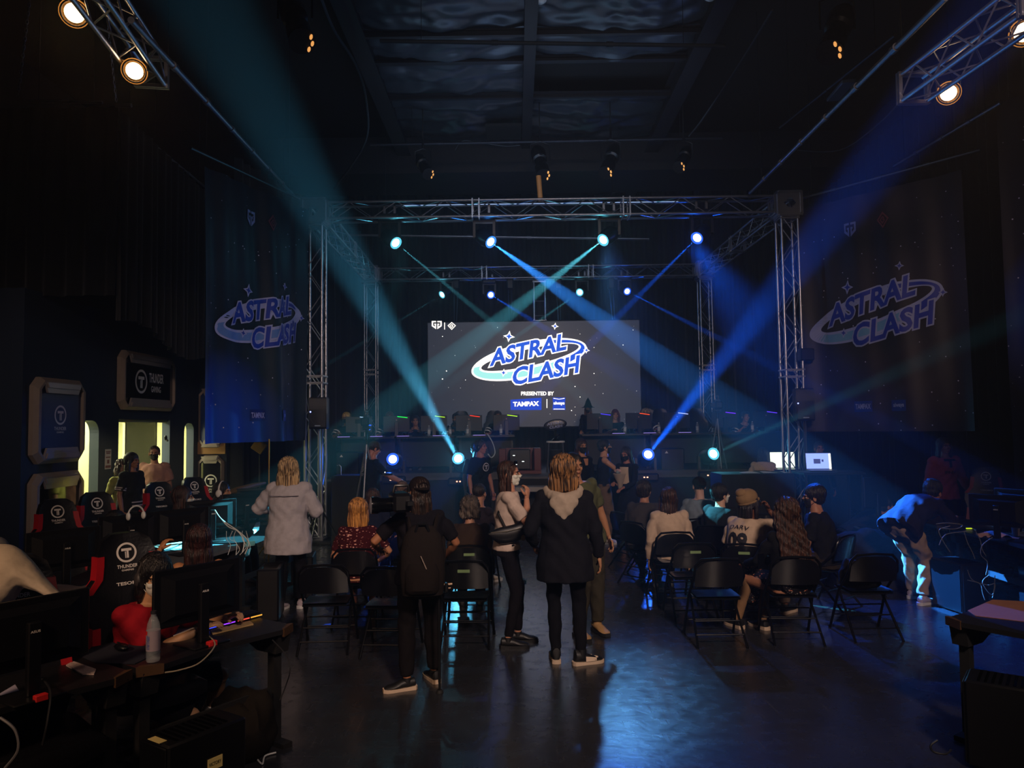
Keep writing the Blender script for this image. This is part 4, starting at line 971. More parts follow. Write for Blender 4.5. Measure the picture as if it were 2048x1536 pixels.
flat('cardboard_strip','tan strip along the desk edge in front of the keyboard','strip',[(420,1262),(500,1244),(507,1250),(425,1270)],.742,mat('tan_strip','#b89868',.6),.008)
flat('paper_sheet','pale papers at the left edge below the monitor with the red tag','paper',[(0,1388),(30,1370),(38,1382),(0,1395)],.742,mat('paper_lilac','#b8b4cc',.6))
def bottle(label,p,h=.26,cap='#e8e8e8',r=.034,lab='#d8c8cc',big=False,mt=None):
    t=thing('water_bottle',label,'bottle',p)
    gm=mt or mat('bottle_plastic','#c8d4de',.06,trans=.0,alpha=.25)
    B().lathe([(0,0),(r*.9,0),(r,.01),(r,h*.62),(r*.95,h*.68),(r*.85,h*.76),(r*.5,h*.88),(r*.38,h*.90),(r*.38,h*.94),(0,h*.94)],n=16).obj('body',gm,t)
    B().lathe([(r*1.01,h*.22),(r*1.015,h*.22),(r*1.015,h*.62),(r*1.01,h*.62)],n=16).obj('wrap_label',mat('bottle_label_'+lab.strip('#'),lab,.5),t)
    B().lathe([(0,h*.94),(r*.42,h*.94),(r*.42,h),(0,h)],n=12).obj('cap',mat('cap_'+cap.strip('#'),cap,.4),t)
    return t
bt=bottle('tall clear water bottle with a white label standing on the left desk',at(306,1322,.745),.27,'#2a2a30',.036,'#9a8c98')
b=B(); b.grid(lambda u,v:(.0372*math.sin(-1.6+u*1.1),-.0372*math.cos(-1.6+u*1.1),.145+.022*v),6,1); b.obj('red_patch',RED,bt)
b=B(); put_text(b,'smartwater',lambda x,y:(.0374*math.sin(-.4+(-y)/.037),-.0374*math.cos(-.4+(-y)/.037),.07+x),1,.02,fit=(0,-.012,.075,.012)); b.obj('label_print',mat('ink_blue','#4a5a9a',.6),bt,False)
# cables lower left
CW=mat('pale_cable','#a89c84',.6); CWC=mat('white_cable','#d8dcdc',.5)
def cab(label,pts,r=.005,m=None,name='cable',sag=0): 
    return tag(B().cable(pts,r,sag).obj(name,m or CAB),label,'cable')
cab('thin pale cable drooping from the desk behind the water bottle',[at(415,1270,.75),P(430,1290,4.35),P(400,1325,4.1),P(360,1340,4.0),P(330,1345,3.95)],.004,CW)
cab('black cable hanging from the lower left desk corner leg',[P(545,1280,4.7),P(572,1310,4.6),P(580,1340,4.55),P(572,1370,4.6),P(560,1400,4.6)],.004)
cab('white cable end lying on the floor beside the yellow-sticker tower',[at(508,1510,.01),at(524,1528,.01),at(530,1512,.01),at(552,1505,.01)],.005,CWC)
cab('pale cable looping on the floor at the very bottom left',[at(70,1534,.02),at(100,1524,.02),at(135,1530,.02),at(180,1545,.02)],.006,mat('yellow_cable','#b89a50',.5))
cab('grey cables tangled below the far-left desk',[P(0,1435,3.3),P(30,1460,3.3),P(36,1500,3.3),P(10,1536,3.3)],.006,mat('grey_cable','#6a6a70',.5))
cab('dark cable bridging from the red tag to the desk edge',[at(75,1350,.76),P(100,1380,3.5),P(95,1440,3.4),P(85,1490,3.4)],.005)
# cables on the cyan desk
for i,pp in enumerate(([P(430,1022,8.4),P(455,1052,8.2),P(475,1062,8.1),P(488,1082,8.0),P(485,1105,7.95)],[P(430,1020,8.4),P(445,1040,8.3),P(480,1065,8.1),P(497,1085,8.0),P(490,1108,8.0)])):
    cab(['thick white cable arching over the cyan desk and down its edge','second white cable hanging from the cyan desk edge'][i],pp,.006,CWC)
rr=random.Random(3)
for i in range(5):
    x=455+i*9+rr.uniform(-4,4); cab('one of the short white cables tangled at the corner of the cyan desk',[P(x,1062,8.05),P(x+rr.uniform(-6,6),1078,7.95),P(x+8,1090+rr.uniform(-4,8),7.95),P(x+rr.uniform(-8,10),1110,7.9)],.0025,CWC)['group']='cable tangle on the cyan desk'
b=B().lathe([(0,0),(.033,0),(.033,.12),(.03,.125),(0,.125)],n=16); o=b.obj('steel_can',mat('can_steel','#b8c4cc',.25,metal=.6)); o.location=at(478,1052,.745); tag(o,'silver can standing on the desk left of the denim jacket','can')
flat('tissue','white crumpled tissue glowing cyan at the desk edge','tissue',[(505,1065),(512,1050),(520,1048),(518,1060),(508,1068)],.78,CWC,.03)
for l,pts in (('bright papers on the cyan desk below the brown-haired woman',[(300,1092),(345,1080),(372,1084),(330,1100)]),('pale papers at the near end of the cyan desk',[(340,1100),(372,1086),(392,1088),(365,1104)])): flat('paper_sheet',l,'paper',pts,.745,WHITE)
def headset(label,loc,s=1.,m=None,rz=0):
    t=thing('headset',label,'headset',loc,rz); m=m or CWC
    B().tube([(.085*s*math.cos(a*PI/10),0,.09*s*math.sin(a*PI/10)) for a in range(11)],.009*s,8).obj('headband',m,t)
    for k in (-1,1): B().ell((k*.085*s,0,-.02*s),(.022*s,.038*s,.045*s),12,8).obj('ear_cup',m,t)
    return t
headset('white headset lying over the top of the dark monitor at left',P(272,1028,7.2),.85,rz=FV)
# rolled brown cloth tied on the desk / cymbal stand area
t=thing('cymbal_stand','brass-coloured stand with an upright rod behind the desks, left of the blonde head','stand',(P(538,960,11.4).x,11.4,0))
B().tube([(0,0,.0),(0,0,1.85)],.012).obj('pole',mat('brass','#b08a3c',.35,metal=.7),t); B().lathe([(0,.0),(.26,-.03),(.26,-.024),(0,.012)],(0,0,.98)).obj('disc',mat('brass','#b08a3c',.35,metal=.7),t)
for i in range(3):
    a=i*2.1; B().tube([(0,0,.35),(.3*math.cos(a),.3*math.sin(a),.01)],.01).obj('leg',mat('brass','#b08a3c',.35,metal=.7),t)
tag(B().tube([P(445,990,9.9),P(470,982,10.2),P(505,972,10.6),P(530,966,11)],[.03,.045,.04,.02],8).obj('folded_umbrella',mat('olive_wrap','#6a5220',.6)),'rolled olive umbrella resting across the far left desk','umbrella')
tag(B().box((-.16,-.02,-.13),(.16,.02,.13),.01).obj('arrow_sign',mat('arrow_yellow','#a8801c',.5)),'yellow angled arrow sign below the left banner','sign'); o=bpy.data.objects['arrow_sign']; q_=P(518,893,13.6); o.location=q_; o.rotation_euler=(0,R(35),0); o.scale=(.7,1,.8)
tag(B().tube([(q_.x,13.65,0),(q_.x,13.65,q_.z-.05)],.018).obj('sign_post',BLK),'dark post carrying the yellow arrow sign','post')
# ---------------- right side: laptops, drink, cables ----------------
def laptop(label,p,rz,ang=110,scrn=None,s=1.,cm=None):
    t=thing('laptop',label,'laptop',p,rz); cm=cm or mat('laptop_grey','#3a3c44',.35,metal=.5)
    B().box((-.17*s,-.12*s,0),(.17*s,.12*s,.016*s),.004).obj('keyboard_deck',cm,t)
    a=R(ang-90); M_=Matrix.Translation((0,.12*s,.012*s))@Matrix.Rotation(-a,4,'X')
    B().box((-.17*s,-.004,0),(.17*s,.006,.23*s),.003).xf(M_).obj('lid',cm,t)
    B().box((-.16*s,-.0055,.012*s),(.16*s,-.0045,.22*s)).xf(M_).obj('display',scrn or mat('dim_display'),t,False)
    return t
laptop('open laptop with bright blue desktop picture, right of the truss tower',P(1643,942,12.6)+Vector((0,0,0)),R(-8),100,glow('desktop_blue',(.25,.35,1.0),1.6),1.25)
lt=bpy.data.objects['laptop']; 
b=B(); a=R(10); M_=Matrix.Translation((0,.15,.015))@Matrix.Rotation(-a,4,'X')
b.box((-.08,-.008,.10),(.03,-.007,.18)); b.box((.05,-.008,.13),(.08,-.007,.17)); b.xf(M_); b.obj('desktop_icon',glow('icon_dark',(.05,.06,.2),1),lt,False)
b=B().box((.165,-.009,.01),(.2,-.008,.27)).xf(M_); b.obj('window_edge',glow('window_white',(1,.97,.85),1.6),lt,False)
laptop('small laptop screen glowing green and white beside the striped jersey',P(1571,940,13.6),R(-4),96,glow('screen_greenwhite',(.85,1,.75),1.7),1.35)
for o_,lb in ((lt,'dark rolling table under the bright blue laptop'),):
    b=B().box((-.5,-.3,.0),(.5,.3,.05),.01); o=b.obj('table_top',BLK); 
    t=thing('equipment_table',lb,'table',(o_.location.x+.1,12.6,0)); o.parent=t; o.location=(0,0,o_.location.z-.052)
    for x in (-.45,.45):
        for y in (-.25,.25): B().tube([(x,y,0),(x,y,o_.location.z-.05)],.02).obj('leg',BLK,t)
t=thing('computer_monitor','monitor seen from behind with teal-lit edge, right of the young masked man','monitor',(P(1752,985,9.7).x,9.7,.78),R(20),'desktop monitors')
B().box((-.19,0,.12),(.19,.03,.50),.006).obj('panel',BLKP,t); B().box((-.03,-.05,0),(.03,-.01,.3),.005).obj('stand',BLKP,t); B().box((-.1,-.12,0),(.1,.08,.012)).obj('foot',BLKP,t)
laptop('dark laptop with a pale folded notebook, on the right cable desk',(5.35,8.75,.745),R(-100),125,cm=mat('laptop_brown','#5a4a44',.4))
laptop('grey laptop standing open on the right desk below the other',(5.5,8.2,.745),R(-75),120,mat('laptop_grey','#3a3c44'),1.,mat('laptop_silver','#8a8a80',.4))
mon(1998,1058,8.0,facing(.8,.6),'black monitor from behind at the right edge, above the drink',z=.745)
mon(2040,1040,8.6,facing(.9,.4),'second black monitor cut by the right edge of the picture',z=.745)
t=thing('drink_cup','clear plastic cup of orange drink on the right desk','cup',at(2032,1072,.75)+Vector((0,0,0)))
B().lathe([(0,0),(.032,0),(.044,.12),(.044,.125),(.03,.004),(0,.004)],n=16).obj('cup',mat('cup_plastic','#c8c0c8',.1,alpha=.45),t); B().lathe([(0,.005),(.030,.005),(.038,.075),(0,.075)],n=16).obj('drink',mat('orange_drink','#d07a28',.2),t); B().lathe([(0,.125),(.046,.125),(.046,.135),(0,.14)],n=16).obj('lid',mat('cup_lid','#c8a8b4',.3,alpha=.6),t)
c=at(1995,1072,.75); b=B().grid(lambda u,v:(c.x+(u-.5)*.36,c.y+(v-.5)*.26,.75+.05*math.sin(u*4)*math.sin(v*3+.3)+.015*math.sin(u*14+v*9)),22,16)
o=b.obj('pink_cloth',mat('pale_pink_cloth','#d8a8a4',.8)); tag(o,'pale pink cloth heaped on the right desk beside the drink','cloth')
for i,pp in enumerate(([(1872,1048),(1895,1046),(1925,1050),(1910,1058),(1880,1056)],[(1878,1090),(1890,1070),(1920,1064),(1945,1062)],[(1900,1104),(1885,1080),(1878,1060),(1900,1052)],[(1928,1062),(1935,1085),(1945,1105),(1950,1118)],[(1950,1060),(1960,1080),(1965,1100),(1972,1112)],[(1985,1075),(1965,1090),(1962,1110),(1975,1125),(1972,1150)],[(1935,1140),(1945,1160),(1975,1170),(1990,1168),(1985,1195)],[(1935,1160),(1960,1168),(1965,1185),(1970,1200)],[(1978,1150),(1965,1165),(1985,1190),(1990,1150)])):
    y0=7.6; cab('one of the grey cables trailing over and below the right wall desk',[P(x,yy,y0) for x,yy in pp],.0038,mat('grey_cable_light','#6a665e',.5))['group']='cables at the right wall desk'
tag(B().box((-.03,-.01,0),(.03,.01,.012)).obj('usb_stick',glow('green_led','#c8e020',1.0)),'glowing yellow-green connector on the right desk','connector'); bpy.data.objects['usb_stick'].location=at(1938,1058,.75)
tag(B().cable([P(1875,1480,4.2),P(1862,1490,4.2),P(1866,1503,4.2),P(1890,1508,4.2),P(1902,1500,4.25)],.006).obj('cable',CAB),'black cable loop on the floor beside the lower right tower','cable')
# black bag on the chair at the right end
def sack(name,label,cat,c,r,m,seed,par=None):
    rr=random.Random(seed); ph=[rr.uniform(0,6) for _ in range(6)]
    b=B(); b.ell((0,0,0),(1,1,1),28,18); vs=[]
    for x,y,z in b.v:
        k=1+.10*math.sin(x*4+ph[0]+z*3)+.08*math.sin(y*5+ph[1])+.06*math.sin(z*7+x*3+ph[2])+.03*math.sin(x*13+y*9+ph[3]); z2=max(z,-.72)
        vs.append((x*r[0]*k,y*r[1]*k,(z2+.72)*r[2]*k*.62))
    b.v=vs; o=b.obj(name,m,par); o.location=c; 
    return tag(o,label,cat) if not par else o
cx,cy,_=CHAIRS['r8']; sack('black_bag','black soft bag with a strap heaped on the rightmost folding chair','bag',(cx-.02,cy+.02,.435),(.2,.17,.22),cloth('#141216'),4)
sack('backpack','dark backpack on the floor under the left desk, beside the tower','backpack',(-1.72,4.72,0),(.22,.2,.36),cloth('#1a1612'),8)
sack('backpack','brown-black bag on the floor under the lower right desk','backpack',(3.35,4.95,0),(.22,.2,.3),cloth('#241a12'),9)
sack('shoulder_bag','dark bag slumped between the masked young man and the bending woman','bag',(P(1720,1060,9.2).x,9.2,.3),(.35,.25,.36),cloth('#1c1c22'),10)
tag(B().box((-.4,-.25,0),(.4,.25,.3),.02).obj('flight_case',BLK),'low dark case under the slumped bag at right','case'); bpy.data.objects['flight_case.001'].location=(P(1720,1060,9.2).x,9.2,0)

# ---------------- speakers, tripods, stage edge tables ----------------
def pa_speaker(label,p,rz,s=1.,stand=True,lit=None):
    t=thing('pa_speaker',label,'speaker',(p[0],p[1],p[2]),rz,'loudspeakers')
    pts=[(-.17,-.16),(.17,-.16),(.2,.0),(.14,.15),(-.14,.15),(-.2,0)]
    b=B().rings([[(x*k*s,y*k*s,z*s) for x,y in pts] for k,z in ((.9,0),(1,.02),(1,.60),(.9,.63))]); b.obj('cabinet',BLKP,t)
    b=B(); b.grid(lambda u,v:((-.15+.3*u)*s,(-.165-.012*math.sin(u*PI))*s,(.04+.34*v)*s),10,10); b.obj('grille',mat('grille_mesh','#0a0a0c',.6),t)
    b=B(); ringp(b,0,0,.125*s,.125*s,.135*s,.135*s,lambda x,z:(x,-.182*s,.22*s+z),40); b.obj('woofer_ring',mat('dark_ring','#26262c',.3),t,False)
    B().lathe([(0,0),(.012,-.004),(0,-.006)],(-.14*s,-.172*s,.34*s),10,'y').obj('power_light',glow('led_blue','#8090ff',5),t)
    b=B().box((-.055*s,-.187*s,.055*s),(.055*s,-.184*s,.075*s)); b.obj('badge',mat('badge_pale','#9ab0c8',.4),t,False)
    return t
sp=P(638,858,12.3); pa_speaker('black loudspeaker on a pole left of the stage, before the truss tower',(sp.x,12.3,sp.z),R(6),.82)
t=thing('speaker_stand','pole stand with tripod legs under the left loudspeaker','stand',(sp.x,12.3,0)); B().tube([(0,0,.25),(0,0,sp.z)],.022,12).obj('pole',STEEL,t)
for i in range(3): a=i*2.09+.4; B().tube([(0,0,.75),(.42*math.cos(a),.42*math.sin(a),.012)],.013).obj('leg',BLKP,t)
sp=P(1612,842,13.0); pa_speaker('dark loudspeaker on a pole right of the tall truss tower',(sp.x,13.1,sp.z),R(-6),.9)
t=thing('speaker_stand','pole stand under the right loudspeaker','stand',(sp.x,13.1,0)); B().tube([(0,0,.25),(0,0,sp.z)],.022,12).obj('pole',BLKP,t)
for i in range(3): a=i*2.09; B().tube([(0,0,.75),(.42*math.cos(a),.42*math.sin(a),.012)],.013).obj('leg',BLKP,t)
tag(B().box((-.12,-.1,0),(.12,.1,.22),.02).obj('wall_speaker',BLKP),'small black box fixed to the right truss tower above the loudspeaker','speaker'); bpy.data.objects['wall_speaker'].location=P(1612,722,13.2)
def sub(label,px,py,d):
    p=P(px,py,d); t=thing('stage_case',label,'loudspeaker',(p.x,d,STZ),0,'low boxes on the stage')
    B().box((-.24,-.25,0),(.24,.25,.46),.02).obj('body',BLKP,t); b=B(); poly(b,[(-.035,-.0),(.035,.0),(0,.05)],lambda x,z:(x-.12,-.252,.36+z)); b.obj('emblem',WHITE,t,False); return t
sub('low black stage box with a small white triangle, left side behind the capped man',700,950,15.6); sub('low black stage box with a small white triangle, right of the blue stage lamp',1341,945,15.4)
def table(label,x0,x1,y,dep,z0,h,m,cloth_=True):
    t=thing('covered_table',label,'table',((x0+x1)/2,y,z0)); w=(x1-x0)/2
    B().box((-w,-dep/2,h-.04),(w,dep/2,h),.005).obj('top',m,t,False)
    b=B(); n=int((x1-x0)*10)
    b.grid(lambda u,v:(-w+2*w*u,-dep/2-.01-.012*math.sin(u*n*2.2),(h-.03)*v),n*4,2)
    b.grid(lambda u,v:(w+.008,-dep/2+dep*u,(h-.03)*v),6,2); b.grid(lambda u,v:(-w-.008,dep/2-dep*u,(h-.03)*v),6,2); b.obj('table_skirt',m,t); return t
SK2=mat('black_tablecloth','#08080b',.85)
p0=P(1442,945,12.2); p1=P(1586,945,12.2); table('black covered table in front of the right truss tower with papers on top',p0.x,p1.x,12.5,.7,0,P(1500,948,12.2).z,SK2)
zt=P(1500,948,12.2).z
for i,(a,c) in enumerate(((1455,1490),(1495,1530),(1535,1565))):
    b=B().grid(lambda u,v:((P(a,0,12.3).x)*(1-u)+P(c,0,12.3).x*u,12.25+.2*v,zt+.008+.02*math.sin(u*3+i)*v),6,4); tag(b.obj('paper_sheet',WHITE),['left','middle','right'][i]+'most of the loose papers on the covered table before the stage','paper')
p0=P(662,950,12.6); p1=P(716,950,12.6); table('black covered case left of the capped man before the stage',p0.x,p1.x+.1,12.9,.5,0,P(690,952,12.6).z,SK2)
tag(B().tube([(0,0,0),(0,0,.14),(-.03,0,.17),(-.07,0,.16)],.008).obj('cane_handle',STEEL),'bent chrome hook standing on the black covered case','hook'); bpy.data.objects['cane_handle'].location=(P(682,952,12.9).x,12.9,P(690,952,12.6).z)
def tripod(label,px,d,z0,ztop,cm,spread=.45,lit=None,cam=True):
    x=P(px,900,d).x; t=thing('camera_tripod',label,'tripod',(x,d,z0),0,'camera tripods'); m=lit or STEEL; h=ztop-z0
    for i in range(3):
        a=i*2.09+.5; B().tube([(0,0,h*.86),(spread*.45*math.cos(a),spread*.45*math.sin(a),h*.45),(spread*math.cos(a),spread*math.sin(a),.01)],[.02,.016,.012],8).obj('leg',m,t)
    B().tube([(0,0,h*.45),(0,0,h)],.02).obj('column',BLKP,t); b=B(); b.box((-.06,-.06,h-.04),(.06,.06,h+.02),.01); b.tube([(0,0,h),(.1,-.3,h-.15)],.01); b.obj('head',BLKP,t)
    if cam:
        c=thing('video_camera',cm,'camera',(x,d,ztop+.025),0,'cameras on tripods'); B().box((-.07,-.15,0),(.07,.15,.14),.02).obj('body',BLKP,c); B().lathe([(0,0),(.045,0),(.05,.16),(0,.16)],(0,.15,.07),14,'y').obj('lens',BLKG,c); b=B().box((-.03,-.12,.14),(.03,.1,.18)); b.tube([(0,-.1,.18),(0,-.1,.24),(0,.1,.24),(0,.1,.18)],.012); b.obj('carry_handle',BLKP,c); B().box((-.16,-.13,.04),(-.07,-.115,.11)).obj('viewfinder',BLKP,c)
    return t
z=P(735,855,12.3).z; tripod('tall tripod standing at the left end of the stage before the back tower',733,12.4,0,z,'video camera on the left tripod, before the stage players')
z=P(1440,820,14.6).z; tripod('tripod with brightly lit blue legs at the right of the stage',1437,14.6,STZ,z,'broadcast camera on the right tripod, above the teal stage lamp',.22)
# ---------------- players' tables on the stage ----------------
TZ=STZ+.75; TY=16.6
TBT=mat('stage_table_top','#0e0d10',.45)
def ptable(label,px0,px1,leg=True):
    x0,x1=P(px0,866,TY).x,P(px1,866,TY).x; t=thing('player_table',label,'table',((x0+x1)/2,TY,STZ),0,'player tables on the stage'); w=(x1-x0)/2-.01
    B().box((-w,-.35,.71),(w,.35,.75),.005).obj('table_top',TBT,t,False); B().box((-w+.05,.0,.08),(w-.05,.02,.70)).obj('modesty_panel',mat('panel_dark','#060709',.6),t,False)
    for s in (-1,1): b=B(); b.box((s*(w-.06)-.02,-.3,0),(s*(w-.06)+.02,.3,.04)); b.box((s*(w-.06)-.02,-.04,0),(s*(w-.06)+.02,.04,.71)); b.obj('leg',BLKP,t,False)
    return t
for a,c,l in ((678,795,'leftmost player table on the stage'),(797,912,'second player table from the left on the stage'),(914,1030,'player table on the stage just left of the middle gap'),(1160,1295,'player table on the stage just right of the trophy stand'),(1297,1430,'second player table right of the trophy stand'),(1432,1572,'rightmost player table on the stage')): ptable(l,a,c)
RGB=['#a8c8e8','#20ff50','#b0f020','#ff3818','#c0ff20','#5038ff','#ff5018','#c0c8ff','#7020ff','#6038ff']
SM=None
def smon(px,c,label,py=862,rz=0,c2=None):
    global SM
    p=P(px,py,TY-.1)
    if SM is None:
        t=thing('player_monitor',label,'monitor',(0,0,0),0,'player monitors on the stage')
        B().box((-.29,0,.10),(.29,.03,.45),.006).obj('panel',mat('stage_monitor_black','#050506',.5),t); B().box((-.04,-.07,.01),(.04,0,.32),.005).obj('stand',BLKP,t); B().box((-.13,-.16,0),(.13,.06,.012)).obj('foot',BLKP,t)
        b=B().lathe([(0,0),(.018,-.003),(0,-.004)],(0,-.001,.36),12,'y'); b.obj('round_badge',mat('badge_rose','#9a6a60',.4),t); SM=t; _kid[t.name]=kids(t); t.location=(p.x,p.y,TZ); t.rotation_euler=(0,0,rz)
    else: t=dup(SM,(p.x,p.y,TZ),rz,label)
    b=B(); b.tube([(.02,-.02,.44),(.24,-.02,.41)],.009,6); b.obj('light_bar',glow('rgb_bar_'+c.strip('#'),c,1.25),t); return t
for px,c,l,rz in ((718,RGB[0],'monitor with a pale light bar before the blond player, leftmost on the stage',.2),(793,RGB[1],'stage monitor with a green light bar',.15),(868,RGB[2],'stage monitor with a yellow-green light bar, left of the cyan beam foot',.15),(938,RGB[3],'stage monitor with a red light bar',.12),(1013,RGB[4],'stage monitor with a lime light bar beside the middle gap',.1),(1200,RGB[5],'stage monitor with violet bars beside the standing hooded figure',.1),(1278,RGB[6],'stage monitor with orange and red bars',.1),(1355,RGB[7],'stage monitor with a white bar inside the blue beam',.1),(1450,RGB[8],'stage monitor with a short violet bar behind the camera tripod',.05),(1533,RGB[9],'rightmost stage monitor with a long violet bar',.05)): smon(px,c,l,862,rz)
for px,l in ((900,'between the cyan beam and the red bar monitor'),(935,'before the red bar monitor'),(858,'left of the beam'),(1002,'before the lime bar monitor'),(1250,'beside the long-haired player'),(1318,'right of the orange bar monitor'),(1505,'before the rightmost monitor'),(1395,'right of the white bar monitor')):
    p=P(px,862,TY-.28); bottle('small water bottle on the stage tables, '+l,(p.x,TY-.28,TZ),.23,'#e8e8e8',.033,'#c8d0d8')['group']='water bottles on the stage tables'
for px,l in ((690,'before the blond player'),(755,'right of the leftmost monitor'),(808,'below the green bar'),(880,'below the yellow-green bar'),(960,'below the red bar'),(1238,'before the long-haired player'),(1300,'below the orange bar'),(1370,'below the white bar')):
    p=P(px,866,TY-.22); t=thing('stage_keyboard','small keyboard on the stage tables '+l,'keyboard',(p.x,TY-.22,TZ),0,'keyboards on the stage tables'); B().box((-.17,-.06,0),(.17,.06,.02),.004).obj('body',mat('keyboard_pale','#4a444a',.5),t); B().box((-.15,-.062,.006),(.12,-.0605,.014)).obj('light_strip',glow('strip_violet',(.45,.3,1),1.0),t,False)
# ten-bit dressing: red case with computer, trophy
p=P(1040,925,15.2); t=thing('red_crate','dark red open crate with a computer inside, on the stage left of the trophy','crate',(p.x,15.2,STZ)); rd=mat('dark_red_vinyl','#5a1420',.5)
B().box((-.42,-.25,0),(.42,.25,.06)).obj('bottom',rd,t); B().box((-.42,-.25,.06),(-.28,.25,.5),.01).obj('side',rd,t); B().box((.28,-.25,.06),(.42,.25,.5),.01).obj('side',rd,t); B().box((-.28,.2,.06),(.28,.25,.5)).obj('back',rd,t)
t2=pc('glass-sided computer inside the red crate on the stage',(p.x,15.2,STZ+.06),0,.42,.3,.42); b=B()
for x,z in ((-.12,.3),(-.08,.12),(.06,.18)): b.ell((x,-.17,z),(.022,.005,.007),8,6)
b.obj('inner_light',glow('led_white',(.8,1,.9),5),t2)
cab('white cable arching down from the stage table beside the red crate',[P(975,868,16.1),P(985,885,15.9),P(990,905,15.6),P(983,915,15.4),P(976,908,15.3)],.012,CWC)
p=P(1111,882,15.4); zt=p.z; t=thing('display_stand','small round white-topped stand with metal legs in the middle of the stage','stand',(p.x,15.4,STZ))
B().lathe([(0,0),(.19,0),(.19,.03),(0,.03)],(0,0,zt-STZ-.03)).obj('top',WHITE,t)
for x,y in ((-.14,-.1),(.14,-.1),(-.14,.1),(.14,.1)): B().tube([(x*1.3,y*1.3,0),(x,y,zt-STZ-.03)],.012).obj('leg',STEEL,t)
B().lathe([(.13,0),(.14,.3),(0,.3)],(0,0,.15)).obj('inner_drum',BLK,t)
t=thing('event_trophy','black trophy plaque lettered with the event name, on the white-topped stand','trophy',(p.x,15.4,zt))
b=B(); b.lathe([(0,0),(.09,0),(.07,.03),(.03,.06),(.025,.22),(0,.22)]); b.ell((.03,0,.12),(.06,.05,.05),10,8); b.obj('base',BLKG,t)
b=B().ell((0,0,.33),(.24,.02,.115),24,12,Matrix.Rotation(R(-8),3,'Y')); b.obj('plaque',mat('trophy_navy','#10142c',.3),t)
b=B(); put_text(b,'ASTRAL',lambda x,y:(x,-.024,.33+y+x*.14),1,.03,fit=(-.17,.005,.17,.06)); put_text(b,'CLASH',lambda x,y:(x,-.024,.33+y+x*.14),1,.03,fit=(-.12,-.065,.14,-.01)); b.obj('lettering',mat('trophy_letter','#8a98c8',.4),t,False)
for px,py,l in ((925,846,'second'),(850,850,'first')):
    pass
# dark gaming chairs on the stage
for px,py,l in ((922,838,'black high-back chair behind the red bar monitor'),(990,842,'black high-back chair behind the lime bar monitor'),(1308,835,'black high-back chair near the right end of the screen'),(1410,842,'black high-back chair right of the white bar monitor'),(1335,842,'black high-back chair in front of the screen edge')):
    p=P(px,py,17.6); c_=dup(GCH,(p.x,17.9,STZ+.0),facing(.1,-1),l,'high-back chairs behind the stage tables')
    for q_ in kids(c_):
        if q_.name.startswith(('red_panel','logo_print','brand_print')): q_.material_slots[0].link='OBJECT'; q_.material_slots[0].material=GB
# ---------------- people ----------------
_jobs={}
def job(key,b,vox,sm=4): _jobs[key]=[b,vox,sm,None]
def run_jobs():
    obs=[]
    for k,j in _jobs.items():
        if j[3] is not None: continue
        me=bpy.data.meshes.new('tmp'); me.from_pydata(j[0].v,[],j[0].f); o=bpy.data.objects.new('tmp',me); COL.objects.link(o)
        m=o.modifiers.new('r','REMESH'); m.mode='VOXEL'; m.voxel_size=j[1]; m.use_smooth_shade=True
        if j[2]: s=o.modifiers.new('s','SMOOTH'); s.iterations=j[2]; s.factor=.5
        obs.append((k,o))
    dg=bpy.context.evaluated_depsgraph_get()
    for k,o in obs:
        me=bpy.data.meshes.new_from_object(o.evaluated_get(dg)); _jobs[k][3]=me
    for k,o in obs:
        om=o.data; bpy.data.objects.remove(o); bpy.data.meshes.remove(om)
def arr(me):
    n=len(me.vertices); v=np.empty(n*3,'f'); me.vertices.foreach_get('co',v); nn=np.empty(n*3,'f'); me.vertex_normals.foreach_get('vector',nn)
    f=np.empty(len(me.loops),'i'); me.loops.foreach_get('vertex_index',f); st=np.empty(len(me.polygons),'i'); me.polygons.foreach_get('loop_start',st)
    return v.reshape(-1,3),nn.reshape(-1,3),f,st
EYEW=mat('eye_white','#a89c94',.3); EYED=mat('eye_dark','#16100c',.25); LIP=mat('lip','#8a4a44',.5)
# head: nose along +y, top at +.115, chin at -.115
hb=B(); hb.ell((0,-.014,.026),(.076,.094,.089),24,16); hb.ell((0,.020,-.038),(.058,.066,.076),20,14); hb.ell((0,.060,-.088),(.026,.022,.020),12,8)
hb.tube([(0,.082,.020),(0,.094,.0),(0,.105,-.020)],[.007,.009,.013],8); hb.ell((.010,.096,-.025),(.009,.010,.008),8,6); hb.ell((-.010,.096,-.025),(.009,.010,.008),8,6)
hb.ell((0,.066,.026),(.050,.022,.011),14,8); hb.ell((.036,.056,-.022),(.022,.024,.022),10,8); hb.ell((-.036,.056,-.022),(.022,.024,.022),10,8)
hb.ell((0,.082,-.052),(.022,.011,.006),12,6); hb.ell((0,.080,-.063),(.019,.011,.006),12,6)
for s in (-1,1): hb.ell((s*.079,-.008,-.012),(.009,.021,.032),12,10); hb.ell((s*.074,-.004,-.014),(.012,.012,.02),8,6)
hb.tube([(0,-.022,-.05),(0,-.032,-.12),(0,-.040,-.175)],[.054,.053,.058],14)
job('head',hb,.0045,3); run_jobs(); HEADV,HEADN,HEADF,HEADS=arr(_jobs['head'][3])
hx=B(); hx.mt(1)
for s in (-1,1): hx.ell((s*.031,.0715,.003),(.0130,.0122,.0068),12,8)
hx.mt(2)
for s in (-1,1): hx.ell((s*.031,.0800,.003),(.0062,.0048,.0062),10,6); hx.tube([(s*.014,.092,.021),(s*.030,.089,.027),(s*.047,.076,.022)],.0035,5); hx.tube([(s*.017,.083,.0105),(s*.031,.0865,.0125),(s*.045,.076,.009)],.0018,5)
hx.mt(3); hx.ell((0,.0905,-.0575),(.018,.005,.005),12,6)

